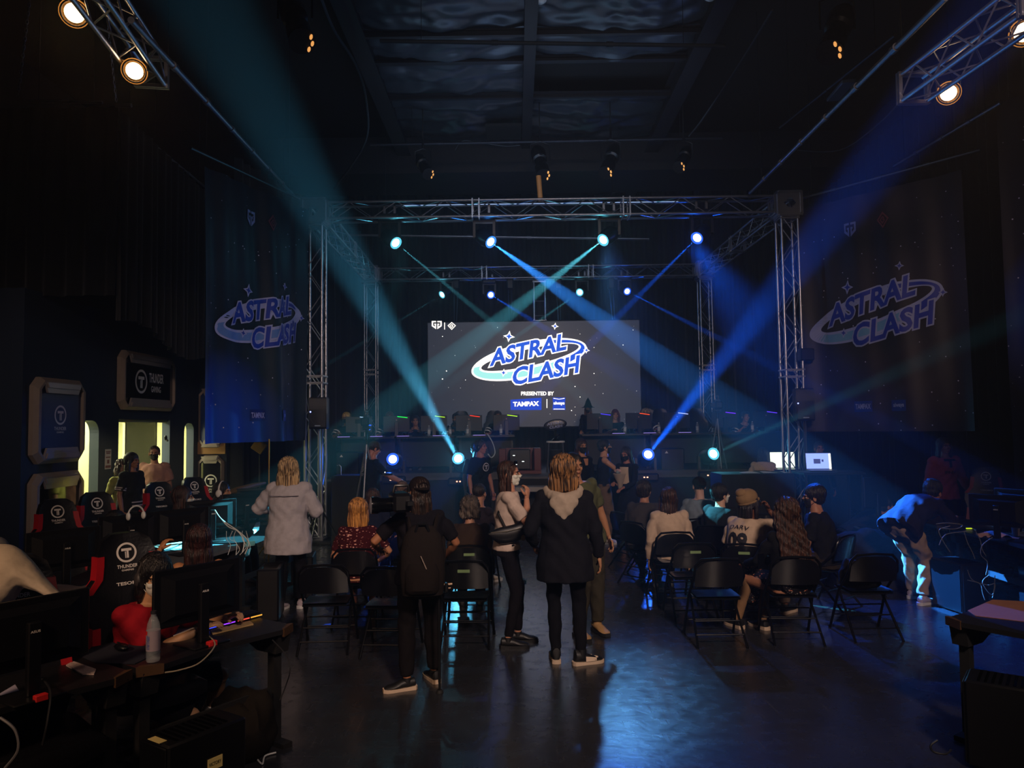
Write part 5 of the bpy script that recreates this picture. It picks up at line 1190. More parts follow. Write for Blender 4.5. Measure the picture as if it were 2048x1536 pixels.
def V(*a): return Vector(a)
def ik(a,b,l1,l2,pole):
    d=b-a; L=d.length; mx=(l1+l2)*.998
    if L>mx: d=d*(mx/L); L=mx
    L=max(L,abs(l1-l2)+.01); u=d.normalized(); x=(l1*l1-l2*l2+L*L)/(2*L); hgt=math.sqrt(max(0,l1*l1-x*x))
    p=Vector(pole); p=(p-u*p.dot(u)); p=p.normalized() if p.length>1e-4 else V(0,1,0)
    return a+u*x+p*hgt, a+u*L
def hand(b,w,d,palm,side,curl,s=1.):
    "w wrist, d pointing, palm normal, side +1 right"
    d=d.normalized(); n=(palm-d*palm.dot(d)).normalized(); x=d.cross(n)*side   # toward the thumb
    def ring(c,a,t,dd,nn): xx=dd.cross(nn); return [c+xx*a*math.cos(k*PI/4)+nn*t*math.sin(k*PI/4) for k in range(8)]
    b.rings([ring(w-d*.02,.026*s,.021*s,d,n),ring(w+d*.02*s,.032*s,.018*s,d,n),ring(w+d*.06*s,.041*s,.016*s,d,n),ring(w+d*.09*s,.040*s,.013*s,d,n)])
    for i,l in enumerate((.072,.080,.075,.058)):
        p=w+d*.085*s+x*(.029-.019*i)*s; dd=d.copy(); pts=[p-d*.01]; c=curl*(1+.12*i)
        for k in range(3):
            Q=Matrix.Rotation(c*(.55,.75,.55)[k],3,(d.cross(n)).normalized()); dd=(Q@dd)
            if dd.dot(n)<-.999: pass
            p=p+dd*l*s*(.42,.32,.26)[k]; pts.append(p.copy())
        b.tube(pts,[.0098*s,.0092*s,.0084*s,.0070*s],7)
    p=w+d*.025*s+x*.026*s; t1=(d*.6+x*.75+n*.25).normalized(); t2=(d*.9+x*.25+n*(.2+.5*curl)).normalized()
    b.tube([p-x*.01,p+t1*.038*s,p+t1*.038*s+t2*.028*s,p+t1*.038*s+t2*.05*s],[.014*s,.0115*s,.010*s,.0078*s],7)
ST=[(-.16,.185,.13),(-.10,.182,.128),(0,.170,.118),(.12,.142,.102),(.26,.158,.114),(.38,.176,.114),(.44,.172,.098),(.485,.125,.078),(.52,.068,.062)]
def prof(t):
    for i in range(len(ST)-1):
        if t<=ST[i+1][0]:
            a,c=ST[i],ST[i+1]; k=max(0,(t-a[0])/(c[0]-a[0])); k=k*k*(3-2*k)*.5+k*.5; return a[1]+(c[1]-a[1])*k,a[2]+(c[2]-a[2])*k
    return ST[-1][1:]
PEOPLE=[]
def person(**k): PEOPLE.append(k)
def pose(k):
    s=k.get('h',1.7)/1.76; sit=k.get('sit',False); S={}
    hz=k.get('hz',.505/s if sit else .958); lean=R(k.get('lean',0)); side=R(k.get('side',0)); bend=k.get('bend',.03); tw=R(k.get('twist',0))
    Hc=V(*k.get('hip',(0,0)),hz); sp=V(math.sin(side)*math.cos(lean),math.sin(lean),math.cos(lean)*math.cos(side)).normalized()
    X=V(math.cos(tw),math.sin(tw),0); X=(X-sp*X.dot(sp)).normalized(); F=sp.cross(X).normalized()   # forward
    if F.y<0 and abs(tw)<1.5: F=-F
    def spine(t): return Hc+sp*t+F*bend*max(0,t/.5)**2*1.0
    S['spine']=spine; S['X'],S['F'],S['sp'],S['Hc']=X,F,sp,Hc
    nk=(spine(.52)-spine(.42)).normalized(); hd=k.get('head',(0,0,0)); yaw,pit,til=[R(a) for a in hd]
    nd=(nk*.6+V(0,0,1)*.4+F*math.sin(-pit)*.35).normalized(); hs=k.get('hs',1.0)
    S['hc']=spine(.50)+nd*.165
    base=Matrix((X,F,X.cross(F))).transposed() if False else None
    fy=math.atan2(-F.x,F.y) if (F.x*F.x+F.y*F.y)>.05 else tw
    S['hr']=(Matrix.Rotation(fy+yaw,4,'Z')@Matrix.Rotation(til,4,'Y')@Matrix.Rotation(pit,4,'X'))
    sw=.172*k.get('sw',1.)
    S['arms']=[]
    for sd,key,pk in ((1,'rh','rp'),(-1,'lh','lp')):
        sh=spine(.445)+X*sd*sw; tgt=k.get(key)
        tgt=sh+V(sd*.07,.04,-.53) if tgt is None else V(*tgt)
        el,wr=ik(sh,tgt,.29,.255,k.get(pk,(sd*.5,-1,-.4))); S['arms'].append((sd,sh,el,wr))
    S['legs']=[]
    fd=k.get('feet',((.10,.50),( -.10,.50)) if sit else ((.10,0),(-.10,0)))
    fz=k.get('fz',(0,0))
    for i,sd in enumerate((1,-1)):
        hp=Hc+X*sd*.088+V(0,0,-.03); an=V(fd[i][0],fd[i][1],.085+fz[i]); kn,an=ik(hp,an,.43,.43,k.get('kp',(sd*.12,1,.05 if not sit else .9)))
        S['legs'].append((sd,hp,kn,an))
    S['s']=s; return S
def torso(b,S,t0,t1,g,fat=1.,n=22,flare=0.,neck=0.,belly=0.):
    X,F=S['X'],S['F']; rs=[]; m=12
    for i in range(m+1):
        t=t0+(t1-t0)*i/m; rx,ry=prof(t); c=S['spine'](t); q=(1-(i/m))*flare
        rs.append([c+X*(rx*fat+g+q)*math.cos(2*PI*j/n)*(1 if abs(math.cos(2*PI*j/n))<.7 else .97)+F*(ry*fat+g+q+belly*math.exp(-((t-.1)/.12)**2)*(1 if math.sin(2*PI*j/n)>0 else 0))*math.sin(2*PI*j/n) for j in range(n)])
    b.rings(rs)
def surf(S,fat=1.,g=.0):
    def fn(x,t,back=True,off=.014):
        rx,ry=prof(t); a=x/(rx*fat+g+off); a=max(-1.4,min(1.4,a)); sg=-1 if back else 1
        return S['spine'](t)+S['X']*((rx*fat+g+off)*math.sin(a)*(-1 if not back else 1))+S['F']*(sg*(ry*fat+g+off)*math.cos(a))
    return fn
def folds(v,n,amp,seed):
    x,y,z=v[:,0],v[:,1],v[:,2]
    q=np.sin(z*38+6*np.sin(x*9+seed)+5*y)+.7*np.sin(x*42+z*16+seed*2+3*np.sin(z*11))+.6*np.sin(y*47-z*21+seed)
    return v+n*(q*amp*.5)[:,None]
def mk(name,parts,mats,parent):
    "parts: list of (v Nx3, loops, starts, mat or per-face list)"
    vs=[];lp=[];st=[];mi=[];o=0;lo=0
    for v,f,s,m in parts:
        vs.append(v); lp.append(f+o); st.append(s+lo); mi.append(np.full(len(s),m,'i') if np.isscalar(m) else np.array(m,'i')); o+=len(v); lo+=len(f)
    V_=np.concatenate(vs).astype('f'); L_=np.concatenate(lp).astype('i'); S_=np.concatenate(st).astype('i')
    me=bpy.data.meshes.new(name); me.vertices.add(len(V_)); me.vertices.foreach_set('co',V_.ravel()); me.loops.add(len(L_)); me.loops.foreach_set('vertex_index',L_); me.polygons.add(len(S_)); me.polygons.foreach_set('loop_start',S_)
    for m in mats: me.materials.append(m)
    me.polygons.foreach_set('material_index',np.concatenate(mi)); me.polygons.foreach_set('use_smooth',np.ones(len(S_),bool)); me.update(calc_edges=True); me.validate()
    return link(name,me,parent)
def barr(b):
    f=np.array([i for q in b.f for i in q],'i'); s=np.cumsum([0]+[len(q) for q in b.f[:-1]]).astype('i'); return np.array(b.v,'f'),f,s
def headsub(M,test,off):
    "shell cut from the head surface"
    keep=test(HEADV); cnt=np.diff(np.append(HEADS,len(HEADF))); fs=[]; idx=-np.ones(len(HEADV),int); vv=[];m=0
    for s,c in zip(HEADS,cnt):
        f=HEADF[s:s+c]
        if keep[f].all(): fs.append(f)
    used=np.unique(np.concatenate(fs)); idx[used]=np.arange(len(used)); v=HEADV[used]+HEADN[used]*off
    b=B(); R_=np.array(M.to_3x3()); T_=np.array(M.translation); v=v@R_.T+T_; b.v=[tuple(p) for p in v]; b.f=[tuple(int(i) for i in idx[f]) for f in fs]; b.m=[0]*len(b.f); return b
def prep(i,k):
    S=pose(k); k['S']=S; vox=k.get('vox',.011); top=k.get('top',{}); bot=k.get('bot',{}); fat=k.get('fat',1.)
    b=B(); torso(b,S,-.08,.50,-.006,fat)
    b.tube([S['spine'](.47),S['spine'](.50)+(S['hc']-S['spine'](.5))*.35,S['hc']-(S['hc']-S['spine'](.5))*.35],[.066,.054,.052],12)
    for sd,sh,el,wr in S['arms']:
        b.ell(sh-S['X']*sd*.015,(.058,.058,.055),12,8); b.tube([sh-S['X']*sd*.03,sh.lerp(el,.35),el,el.lerp(wr,.3),wr],[.052,.046,.038,.040,.0265],10)
    if not bot.get('hide'):
        for sd,hp,kn,an in S['legs']:
            q_=.72 if bot.get('kind','x')=='pants' or (bot and 'kind' not in bot) else 1.; b.tube([hp,hp.lerp(kn,.5),kn,kn.lerp(an,.3),an],[.084*q_,.073*q_,.053*q_,.055*q_,.034],12); b.ell(kn,(.054*q_,)*3,10,8)
            fdv=V(*k.get('fdir',((0,1),(0,1)))[0 if sd>0 else 1],0).normalized(); b.tube([an-fdv*.02-V(0,0,.02),an+fdv*.08-V(0,0,.045),an+fdv*.15-V(0,0,.06)],[.038,.032,.02],8)
    job(('b',i),b,vox,4)
    if top:
        g=top.get('g',.014); b=B(); torso(b,S,top.get('hem',-.11 if not k.get('sit') else -.05),.497,g,fat,flare=top.get('flare',.0),belly=k.get('belly',0))
        sl=top.get('sleeve','short'); r=top.get('r',.0)
        if sl!='none':
            for sd,sh,el,wr in S['arms']:
                a=sh-S['X']*sd*.045
                b.ell(sh-S['X']*sd*.012,(.066+r,.064+r,.062+r),12,8)
                if sl=='short': b.tube([a,sh.lerp(el,.3),sh.lerp(el,.78)],[.060+r,.063+r,.062+r],12)
                else:
                    q=top.get('end',.93); e=el.lerp(wr,q); b.tube([a,sh.lerp(el,.35),el,el.lerp(wr,q*.5),e],[.060+r,.058+r,.051+r,.046+r,.036+r*.7],12); b.ell(el,(.052+r,)*3,10,8)
        if top.get('hood'):
            c=S['spine'](.475)-S['F']*.045; X,F,U=S['X'],S['F'],S['sp']
            b2=B(); 
            for a in range(15):
                t=PI*(-.18+1.36*a/14); rr_=.125
                p=S['spine'](.485)+X*rr_*math.cos(t)*1.1-F*(rr_*math.sin(t)*1.0+.0)+U*(.02-.05*max(0,math.sin(t))); b2.ell(p,(.046,.046,.050),10,8)
            b2.ell(S['spine'](.42)-F*.135,(.13,.045,.085),16,10); b2.ell(S['spine'](.36)-F*.14,(.085,.04,.075),14,10); b2.ell(S['spine'](.31)-F*.14,(.04,.032,.05),12,8)
            job(('hood',i),b2,.010,6)
        job(('t',i),b,max(vox*.9,.009),top.get('sm',5))
    if bot:
        kind=bot.get('kind','pants'); r=bot.get('r',.012); b=B()
        if kind=='skirt':
            L=bot.get('len',.6); X,F=S['X'],S['F']; rs=[]
            if k.get('sit'):
                a=S['Hc']; kn=(S['legs'][0][2]+S['legs'][1][2])/2; d=(kn-a).normalized(); U=d.cross(X).normalized()
                if U.z<0: U=-U
                for q in range(7): rs.append([a+d*(-.13+(.62)*q/6)+X*(.20-.01*q)*math.cos(2*PI*j/20)+U*(.115-.004*q)*math.sin(2*PI*j/20) for j in range(20)])
                b.rings(rs)
                b.rings([[kn+d*.05*0+X*.17*math.cos(2*PI*j/20)+V(0,.06+.09*math.sin(2*PI*j/20)-.0*q,-.12*q) for j in range(20)] for q in range(3)])
            else:
                for q in range(9):
                    w=.155+bot.get('flare',.1)*q/8; rs.append([S['Hc']+V(0,0,.12-(L+.12)*q/8)+X*(w+.02)*math.cos(2*PI*j/28)*(1+.05*math.sin(j*2.2)*q/8)+F*(w*.75)*math.sin(2*PI*j/28) for j in range(28)])
                b.rings(rs)
        else:
            Lf={'pants':1.,'shorts':.0,'capri':.55}[kind]
            torso(b,S,-.10,.05,.010,fat*1.0)
            b.ell(S['Hc']-V(0,0,.02),(.165*fat,.125*fat,.13),16,10)
            for sd,hp,kn,an in S['legs']:
                if kind=='shorts': b.tube([hp-V(0,0,-.03),hp.lerp(kn,.5),hp.lerp(kn,.95)],[.098+r,.088+r,.075+r],12)
                else:
                    e=kn.lerp(an,Lf if Lf<1 else .94); w=bot.get('cuff',.0); b.tube([hp+V(0,0,.03),hp.lerp(kn,.5),kn,kn.lerp(e,.5),e],[.094+r,.080+r,.062+r,.060+r+w*.5,.046+r+w],12); b.ell(kn,(.062+r,)*3,10,8)
        job(('p',i),b,max(vox*.9,.009),5)
    hr=k.get('hair')
    if hr:
        st=hr['st']; b=B(); hs=k.get('hs',1.)
        v=hr.get('v',0.)
        if st in('short','long','bob','pony','curly','bun','fade'):
            if k.get('hat'): v=-.006
            e=.004 if st=='fade' else .012+v
            b.ell((0,-.024-v*.75-(0 if st=='fade' else .004),.036+v*.6),(.079+e,.094+e*.9,.086+e),24,16)
            if st!='fade': b.ell((0,-.055,-.015),(.073+e,.055+e,.075),18,12)
        if st in('long','bob','curly'):
            L=hr.get('len',.35); w=hr.get('w',.095); rs=[]
            for q in range(10):
                u=q/9; z=.03-u*(L+.03); ww=w*(.88+.22*math.sin(min(1,u*1.5)*PI*.55)-.30*max(0,u-.72)); yy=-.035-.05*min(1,u*2.2)+hr.get('fwd',0)*u; dp=(.075-.03*min(1,u*2))*(1+v*4)
                rs.append([V(ww*math.cos(2*PI*j/24),yy+dp*math.sin(2*PI*j/24)-.02*abs(math.cos(2*PI*j/24))*(-1 if hr.get('wrap',1) else 0),z+.012*math.sin(j*2.3+q)) for j in range(24)])
            b.rings(rs)
            for s in (-1,1): b.tube([V(s*.074,.018,.045),V(s*.088,.012,-.02),V(s*.092,.006,-.02-.5*min(L,.3)),V(s*.085,-.0,-.02-.9*min(L,.34))],[.018,.026,.024,.010],10)
        if st=='pony': b.tube([V(0,-.10,.04),V(0,-.14,.02),V(.01,-.145,-.08),V(.02,-.135,-.20),V(.03,-.125,-.20-hr.get('len',.1))],[.028,.034,.045,.038,.012],12)
        if st=='bun': b.ell((0,-.10,.09),(.05,.05,.045),14,10)
        if st=='bald': b=None
        if b is not None:
            M=Matrix.Translation(S['hc'])@S['hr']@Matrix.Scale(hs,4); b.xf(M); job(('h',i),b,.008,2)
EMB=mat('tee_print','#c8c4c8',.6)
def build(i,k):
    S=k['S']; s=S['s']; rz=k['rz']; x,y=k['at']; z=k.get('z0',0)
    t=thing('person',k['label'],'person',(x,y,z),rz); t.scale=(s,s,s)
    M=Matrix.Translation(S['hc'])@S['hr']@Matrix.Scale(k.get('hs',1.),4); R_=np.array(M.to_3x3()); T_=np.array(M.translation)
    sk=skin(k.get('skin','#b98868'))
    v,n,f,st=arr(_jobs[('b',i)][3]); parts=[(v,f,st,0),(HEADV@R_.T+T_,HEADF,HEADS,0)]
    e=B(); e.v=list(hx.v); e.f=list(hx.f); e.m=list(hx.m); a,bf,bs=barr(e); parts.append((a@R_.T+T_,bf,bs,e.m))
    for (sd,sh,el,wr) in S['arms']:
        hb_=B(); d=(wr-el).normalized(); hd=k.get('rhd' if sd>0 else 'lhd'); hd=V(*hd) if hd else d
        pn=k.get('rpn' if sd>0 else 'lpn'); pn=V(*pn) if pn else (V(-sd,0,0) if d.z<-.6 else V(0,0,-1))
        hand(hb_,wr,hd,pn,sd,k.get('rc' if sd>0 else 'lc',.45)); a,bf,bs=barr(hb_); parts.append((a,bf,bs,0))
    mk('body',parts,[sk,EYEW,EYED,LIP],t)
    top=k.get('top')
    if top:
        v,n,f,st=arr(_jobs[('t',i)][3]); v=folds(v,n,top.get('fold',.007),i); to=mk(top.get('name','shirt'),[(v,f,st,0)],[top['m']],t)
        if top.get('hood'): v,n,f,st=arr(_jobs[('hood',i)][3]); v=folds(v,n,.006,i); mk('hood',[(v,f,st,0)],[top['hood']],to)
        if top.get('print'): top['print'](S,to,surf(S,k.get('fat',1.),top.get('g',.014)))
    bot=k.get('bot')
    if bot and not bot.get('hide'):
        v,n,f,st=arr(_jobs[('p',i)][3]); v=folds(v,n,bot.get('fold',.006),i+3); mk('skirt' if bot.get('kind')=='skirt' else 'trousers' if bot.get('kind','pants')=='pants' else 'shorts',[(v,f,st,0)],[bot['m']],t)
    if k.get('hair') and ('h',i) in _jobs:
        v,n,f,st=arr(_jobs[('h',i)][3]); q=v-np.array(S['hc']); an=np.arctan2(q[:,0],-q[:,1]); hr=k['hair']
        am=hr.get('amp',.0035 if hr['st']!='curly' else .009)
        d=np.sin(an*26+np.sin(q[:,2]*9)*2)+.6*np.sin(an*47+q[:,2]*8)+(.9*np.sin(q[:,2]*70+an*9) if hr['st']=='curly' else 0)
        mk('hair',[(v+n*(d*am*.7)[:,None],f,st,0)],[hr['m']],t)
    if k.get('mask'):
        b=headsub(M,lambda v:(v[:,1]>.030)&(v[:,2]<-.010)&(v[:,2]>-.112)&(np.abs(v[:,0])<.068),.006); v=len(b.v)
        for s_ in (-1,1): b.tube([M@V(s_*.064,.035,-.03),M@V(s_*.078,.0,-.012),M@V(s_*.084,-.012,.008)],.0018,4); b.tube([M@V(s_*.058,.038,-.075),M@V(s_*.078,.0,-.05),M@V(s_*.084,-.012,-.03)],.0018,4)
        b.obj('face_mask',k['mask'],t)
    if k.get('glasses'):
        b=B()
        for s_ in (-1,1):
            gx=[M@V(s_*.033+.024*math.cos(a*PI/8),.098-.006*abs(math.cos(a*PI/8)),.002+.017*math.sin(a*PI/8)) for a in range(17)]; b.tube(gx,.0024,5); b.tube([M@V(s_*.057,.09,.006),M@V(s_*.082,0,.008)],.002,4)
        b.tube([M@V(-.009,.1,.006),M@V(.009,.1,.006)],.002,4); b.obj('glasses',BLKP,t)
    if k.get('shades'):
        b=B(); 
        for s_ in (-1,1): b.ell(M@V(s_*.036,.058,.108),(.03,.012,.02),12,8); b.tube([M@V(s_*.06,.05,.10),M@V(s_*.09,-.03,.03)],.003,5)
        b.obj('sunglasses',BLKG,t)
    ht=k.get('hat')
    if ht:
        hm=ht['m']
        if ht['st']=='beanie':
            b=B(); b.ell((0,-.044,.058),(.096,.120,.094),28,18,Matrix.Rotation(.25,3,'X')); b.tube([V(.086*math.cos(a*PI/12),-.022+.106*math.sin(a*PI/12),.020+.030*math.sin(a*PI/12)) for a in range(25)],.014,8); b.ell((0,-.11,.105),(.065,.06,.05),16,10); b.xf(M); b.obj('beanie',hm,t)
        else:
            sg=-1 if ht['st']=='back' else 1
            b=B(); rs=[]
            for q in range(8):
                a=q/7*PI/2; rs.append([V((.088*math.cos(a)+.002)*math.cos(2*PI*j/28),-.014+(.105*math.cos(a)+.002)*math.sin(2*PI*j/28),.036+.092*math.sin(a)) for j in range(28)])
            b.rings(rs); b.xf(M); c=b.obj('cap',hm,t)
            b=B(); pts=[V(.085*math.cos(a*PI/10),-.014+sg*(.09*math.sin(a*PI/10)),.038) for a in range(11)]; out=[V(.078*math.cos(a*PI/10),-.014+sg*(.09+.075)*math.sin(a*PI/10)+sg*.0,.034-.012*math.sin(a*PI/10)) for a in range(11)]
            q=[*pts,*out[::-1]]; n_=len(q); b.add([p+V(0,0,.003) for p in q]+[p-V(0,0,.003) for p in q],[(a_,a_+1,n_-2-a_,n_-1-a_) for a_ in range(10)]+[(n_+n_-1-a_,n_+n_-2-a_,n_+a_+1,n_+a_) for a_ in range(10)]+[(a_,a_+n_,(a_+1)%n_+n_,(a_+1)%n_) for a_ in range(n_)]); b.xf(M); b.obj('brim',hm,c)
            if ht['st']=='back': b=B(); b.tube([M@V(.04*math.cos(a*PI/8),-.118,.05+.03*math.sin(a*PI/8)) for a in range(9)],.006,6); b.obj('strap',hm,c)
    if k.get('phones'):
        b=B(); b.tube([M@V(.100*math.cos(a*PI/12),-.01,.01+.125*math.sin(a*PI/12)) for a in range(13)],.011,8); h_=b.obj('headphones',k['phones'],t)
        for s_ in (-1,1): b=B(); b.ell((s_*.097,-.008,-.01),(.024,.042,.05),14,10); b.xf(M); b.obj('ear_cup',k['phones'],h_)
    sh=k.get('shoes')
    if sh and not (bot or {}).get('hide'):
        for j,(sd,hp,kn,an) in enumerate(S['legs']):
            fdv=V(*k.get('fdir',((0,1),(0,1)))[j],k.get('fpitch',(0,0))[j]).normalized(); xx=fdv.cross(V(0,0,1)).normalized(); uu=xx.cross(fdv).normalized(); o=an-uu*.085
            def rg(a,w,z0,z1,n=10): return [o+fdv*a+xx*w*math.cos(2*PI*q/n)+uu*((z0+z1)/2+(z1-z0)/2*math.sin(2*PI*q/n)) for q in range(n)]
            hi=sh.get('hi',0)
            b=B(); b.rings([rg(-.072,.018,.02,.06),rg(-.06,.036,.015,.10+hi),rg(-.01,.041,.015,.10+hi),rg(.05,.043,.015,.088),rg(.11,.048,.012,.062),rg(.16,.046,.012,.052),rg(.19,.028,.014,.04)]); 
            b.tube([o+uu*.06,an+uu*(.015+hi)],[.043,.041],12); so=b.obj('shoe',sh['m'],t)
            b=B(); b.rings([[o+fdv*a+xx*w*c+uu*zz for c,zz in ((-1,0),(1,0),(1,h_),(-1,h_))] for a,w,h_ in ((-.085,.02,.03),(-.07,.038,.034),(0,.04,.026),(.06,.042,.024),(.12,.05,.026),(.17,.047,.028),(.20,.026,.03))]); b.obj('sole',sh.get('sole',WHITE),so)
            if sh.get('patch'):
                b=B(); b.grid(lambda u,v:o+fdv*(.02+.10*u)-xx*(.046-.0*u)+uu*(.03+.045*v*(1-.4*u)),5,2); b.grid(lambda u,v:o+fdv*(.02+.10*u)+xx*(.047)+uu*(.03+.045*v*(1-.4*u)),5,2); b.ell(o+fdv*.125+uu*.045,(.035,.035,.014),10,8); b.obj('toe_patch',sh['patch'],so)
    if k.get('extra'): k['extra'](t,S,M)
    return t
def run_people():
    for i,k in enumerate(PEOPLE): prep(i,k)
    run_jobs()
    return [build(i,k) for i,k in enumerate(PEOPLE)]
BLACKC=cloth('#101014'); NAVYC=cloth('#171c30'); CHARC=cloth('#26262a'); BRWN=cloth('#2c2118')
S_BLK=dict(m=mat('shoe_black','#101012',.5)); S_BLK['sole']=S_BLK['m']
S_WHT=dict(m=mat('shoe_white','#c8b8a8',.55),sole=WHITE); S_BW=dict(m=mat('shoe_black','#101012'),sole=mat('sole_cream','#c8b098',.6)); S_TAN=dict(m=mat('shoe_tan','#a88458',.6),sole=BLK,hi=.01)
H_BLK=hairm('#0c0a0a','#1c1614'); H_BRN=hairm('#1c100a','#4a2c1c'); H_BLD=hairm('#7a4a20','#d8984a'); H_DBR=hairm('#140c0a','#2e1c16'); H_GRY=hairm('#241c18','#6a5c50'); H_OMB=hairm('#1c120c','#a87848'); H_ASH=hairm('#5a4430','#d8b888'); H_YEL=hairm('#a8863c','#e8d088')
M_BLK=mat('mask_black','#0c0c0e',.8); M_WHT=mat('mask_white','#d8d8cc',.8)
def patt(name,c0,c1,sc=14,th=.18,c2=None):
    m=cloth(c0,.9,name); nt=m.node_tree; b=nt.nodes['Principled BSDF']; L=nt.links; src=b.inputs['Base Color'].links[0].from_socket
    tc=[n for n in nt.nodes if n.type=='TEX_COORD'][0]
    for k,(c,s) in enumerate(((c1,sc),(c2 or c1,sc*1.7))):
        mp=nt.nodes.new('ShaderNodeMapping'); mp.inputs['Rotation'].default_value=(k+.4,.5,k*2); mp.inputs['Scale'].default_value=(1,1,2.4); L.new(tc.outputs['Object'],mp.inputs['Vector'])
        v=nt.nodes.new('ShaderNodeTexVoronoi'); v.inputs['Scale'].default_value=s; L.new(mp.outputs[0],v.inputs['Vector'])
        q=nt.nodes.new('ShaderNodeMath'); q.operation='LESS_THAN'; q.inputs[1].default_value=th*(1 if k==0 else .8); L.new(v.outputs['Distance'],q.inputs[0])
        x=nt.nodes.new('ShaderNodeMix'); x.data_type='RGBA'; x.inputs[7].default_value=(*lin(c),1); L.new(src,x.inputs[6]); L.new(q.outputs[0],x.inputs[0]); src=x.outputs[2]
    L.new(src,b.inputs['Base Color']); return m
FLORAL=patt('floral_dress','#3a0c12','#d8a090',16,.22,'#c08a80'); FLOR2=patt('floral_skirt','#120e12','#b86a50',20,.24,'#a8a090')
def wl(at,rz,s,p,z0=0):
    v=Matrix.Rotation(-rz,3,'Z')@(Vector(p)-Vector((at[0],at[1],z0))); return tuple(v/s)
def pp(label,at,rz,**k):
    s=k.get('h',1.7)/1.76
    for a in ('rh','lh'):
        if a+'_w' in k: k[a]=wl(at,rz,s,k.pop(a+'_w'),k.get('z0',0))
    person(label=label,at=at,rz=rz,**k)
def seat(key): x,y,r=CHAIRS[key]; return (x,y),r
def xat(px,d): return P(px,860,d).x
# ---- prints ----
def tprint(back=True,r=.085,t=.36,words=True,m=None,x0=0):
    def f(S,to,fn):
        b=B(); emblem(b,lambda x,z:fn(x+x0,t+z,back,.018),r,words,1.3); b.obj('shirt_print',m or EMB,to,False)
    return f
def jersey09(S,to,fn):
    b=B(); put_text(b,'09',lambda x,z:fn(x,z,True,.018),1,.035,fit=(-.11,.18,.11,.35),split=2); put_text(b,'DARV',lambda x,z:fn(x,z+.12*x*x*-6,True,.018),1,.0,fit=(-.11,.385,.11,.425),split=2); b.obj('shirt_print',mat('ink_navy','#16161e',.7),to,False)
def stripes(ts,m,back=True,w=.16,th=.012):
    def f(S,to,fn):
        b=B()
        for t in ts:
            for bk in (True,False): b.grid(lambda u,v:fn(-w+2*w*u,t+th*v,bk,.017),12,1)
        b.obj('shirt_stripe',m,to,False)
    return f
def armband(fr,m,wd=.02,r=.075,which=(0,1)):
    def f(t,S,M):
        for i in which:
            sd,sh,el,wr=S['arms'][i]
            for q in fr: a=sh.lerp(el,q); d=(el-sh).normalized(); B().tube([a,a+d*wd],r,14,False).obj('sleeve_stripe',m,t)
    return f
def both(*fs):
    def f(*a):
        for g in fs: g(*a)
    return f
# ================= centre =================
pp('person with blonde-streaked hair, beige hood and long black jacket in the centre aisle',(.40,6.45),R(-3),h=1.73,fat=1.2,sw=1.12,vox=.009,
   top=dict(m=cloth('#15151c'),g=.022,hem=-.25,flare=.015,sleeve='long',r=.012,hood=cloth('#a89888'),name='jacket'),bot=dict(m=cloth('#0c0c12'),r=.0),rh=(.30,.05,.88),lh=(-.27,.18,.98),
   feet=((.13,-.04),(-.09,.04)),fdir=((.8,.35),(-.1,1)),shoes=dict(m=mat('shoe_black','#101012'),sole=mat('sole_cream','#c8b098',.6),patch=mat('toe_cream','#d8c0a8',.55),hi=.03),hair=dict(st='long',m=H_OMB,len=.16,v=.022,w=.118,amp=.010),skin='#b08060')
pp('person in olive tee and trousers with tan boots, half hidden behind the beige hood',(.66,7.3),facing(.40,-.92),side=13,h=1.76,fat=1.05,top=dict(m=cloth('#4e5038'),g=.02),bot=dict(m=cloth('#38342a'),r=.015),
   feet=((.12,.05),(-.12,-.02)),shoes=S_TAN,hair=dict(st='short',m=H_BLK),skin='#a87858',lh=(-.26,.02,.86))
def fanny(t,S,M):
    p=M@V(0,0,0)
    b=B().tube([S['spine'](.42)+V(-.05,-.06,.02),S['spine'](.3)+V(.14,-.09,0),S['spine'](.12)+V(.19,.02,-.02),S['spine'](.08)+V(.12,.16,-.02)],.012,6); b.obj('strap',BLKP,t)
    B().tube([M@V(-.08,-.012,-.03),M@V(-.082,-.012,-.034)],.004,6).obj('earring',mat('pearl','#e8e4da',.2),t)
pp('woman in cream tee and pale mask, sunglasses on brown hair, hand at her chin',(-.10,6.98),facing(.98,.05),h=1.69,fat=.95,vox=.009,top=dict(m=cloth('#c0aca0'),g=.014,flare=.006,hem=-.05,r=.006),bot=dict(m=cloth('#0f0c12'),r=-.004),
   rh=(.07,.195,1.39),rp=(.35,.25,-1),rhd=(-.15,.15,1),rc=1.0,rpn=(-.6,-.8,0),lh=(-.02,.36,1.14),lc=1.1,feet=((.09,.0),(-.10,.10)),shoes=S_BLK,hair=dict(st='long',m=H_BRN,len=.33,w=.075,v=-.002,fwd=.03),mask=M_WHT,shades=True,skin='#b8846a',extra=fanny,head=(-14,0,0))
pp('person in pale oversized denim jacket, blonde-brown hair, back turned by the left desks',(xat(577,8.45),8.45),R(-6),h=1.66,fat=1.18,sw=1.15,vox=.010,top=dict(m=cloth('#a8a4ac',.85,'pale_denim'),g=.045,hem=-.30,flare=.03,sleeve='long',r=.034,end=.8,name='denim_jacket',fold=.008),
   bot=dict(m=cloth('#0c0c12'),r=.01),rh=(.20,.30,1.08),lh=(-.26,.26,1.14),rp=(.7,-.6,-.5),lp=(-.75,-.6,-.4),shoes=dict(m=mat('shoe_pale','#b8a8b0',.6),sole=WHITE),hair=dict(st='long',m=H_ASH,len=.20,w=.125,v=.022,amp=.013),skin='#b88868',feet=((.13,.1),(-.06,-.08)),
   extra=lambda t,S,M:(B().grid(lambda u,v:surf(S,1.18,.045)(-.2+.4*u,.375+.008*v,True,.022),14,1).obj('yoke_seam',mat('seam_dark','#5a5460',.8),t)))
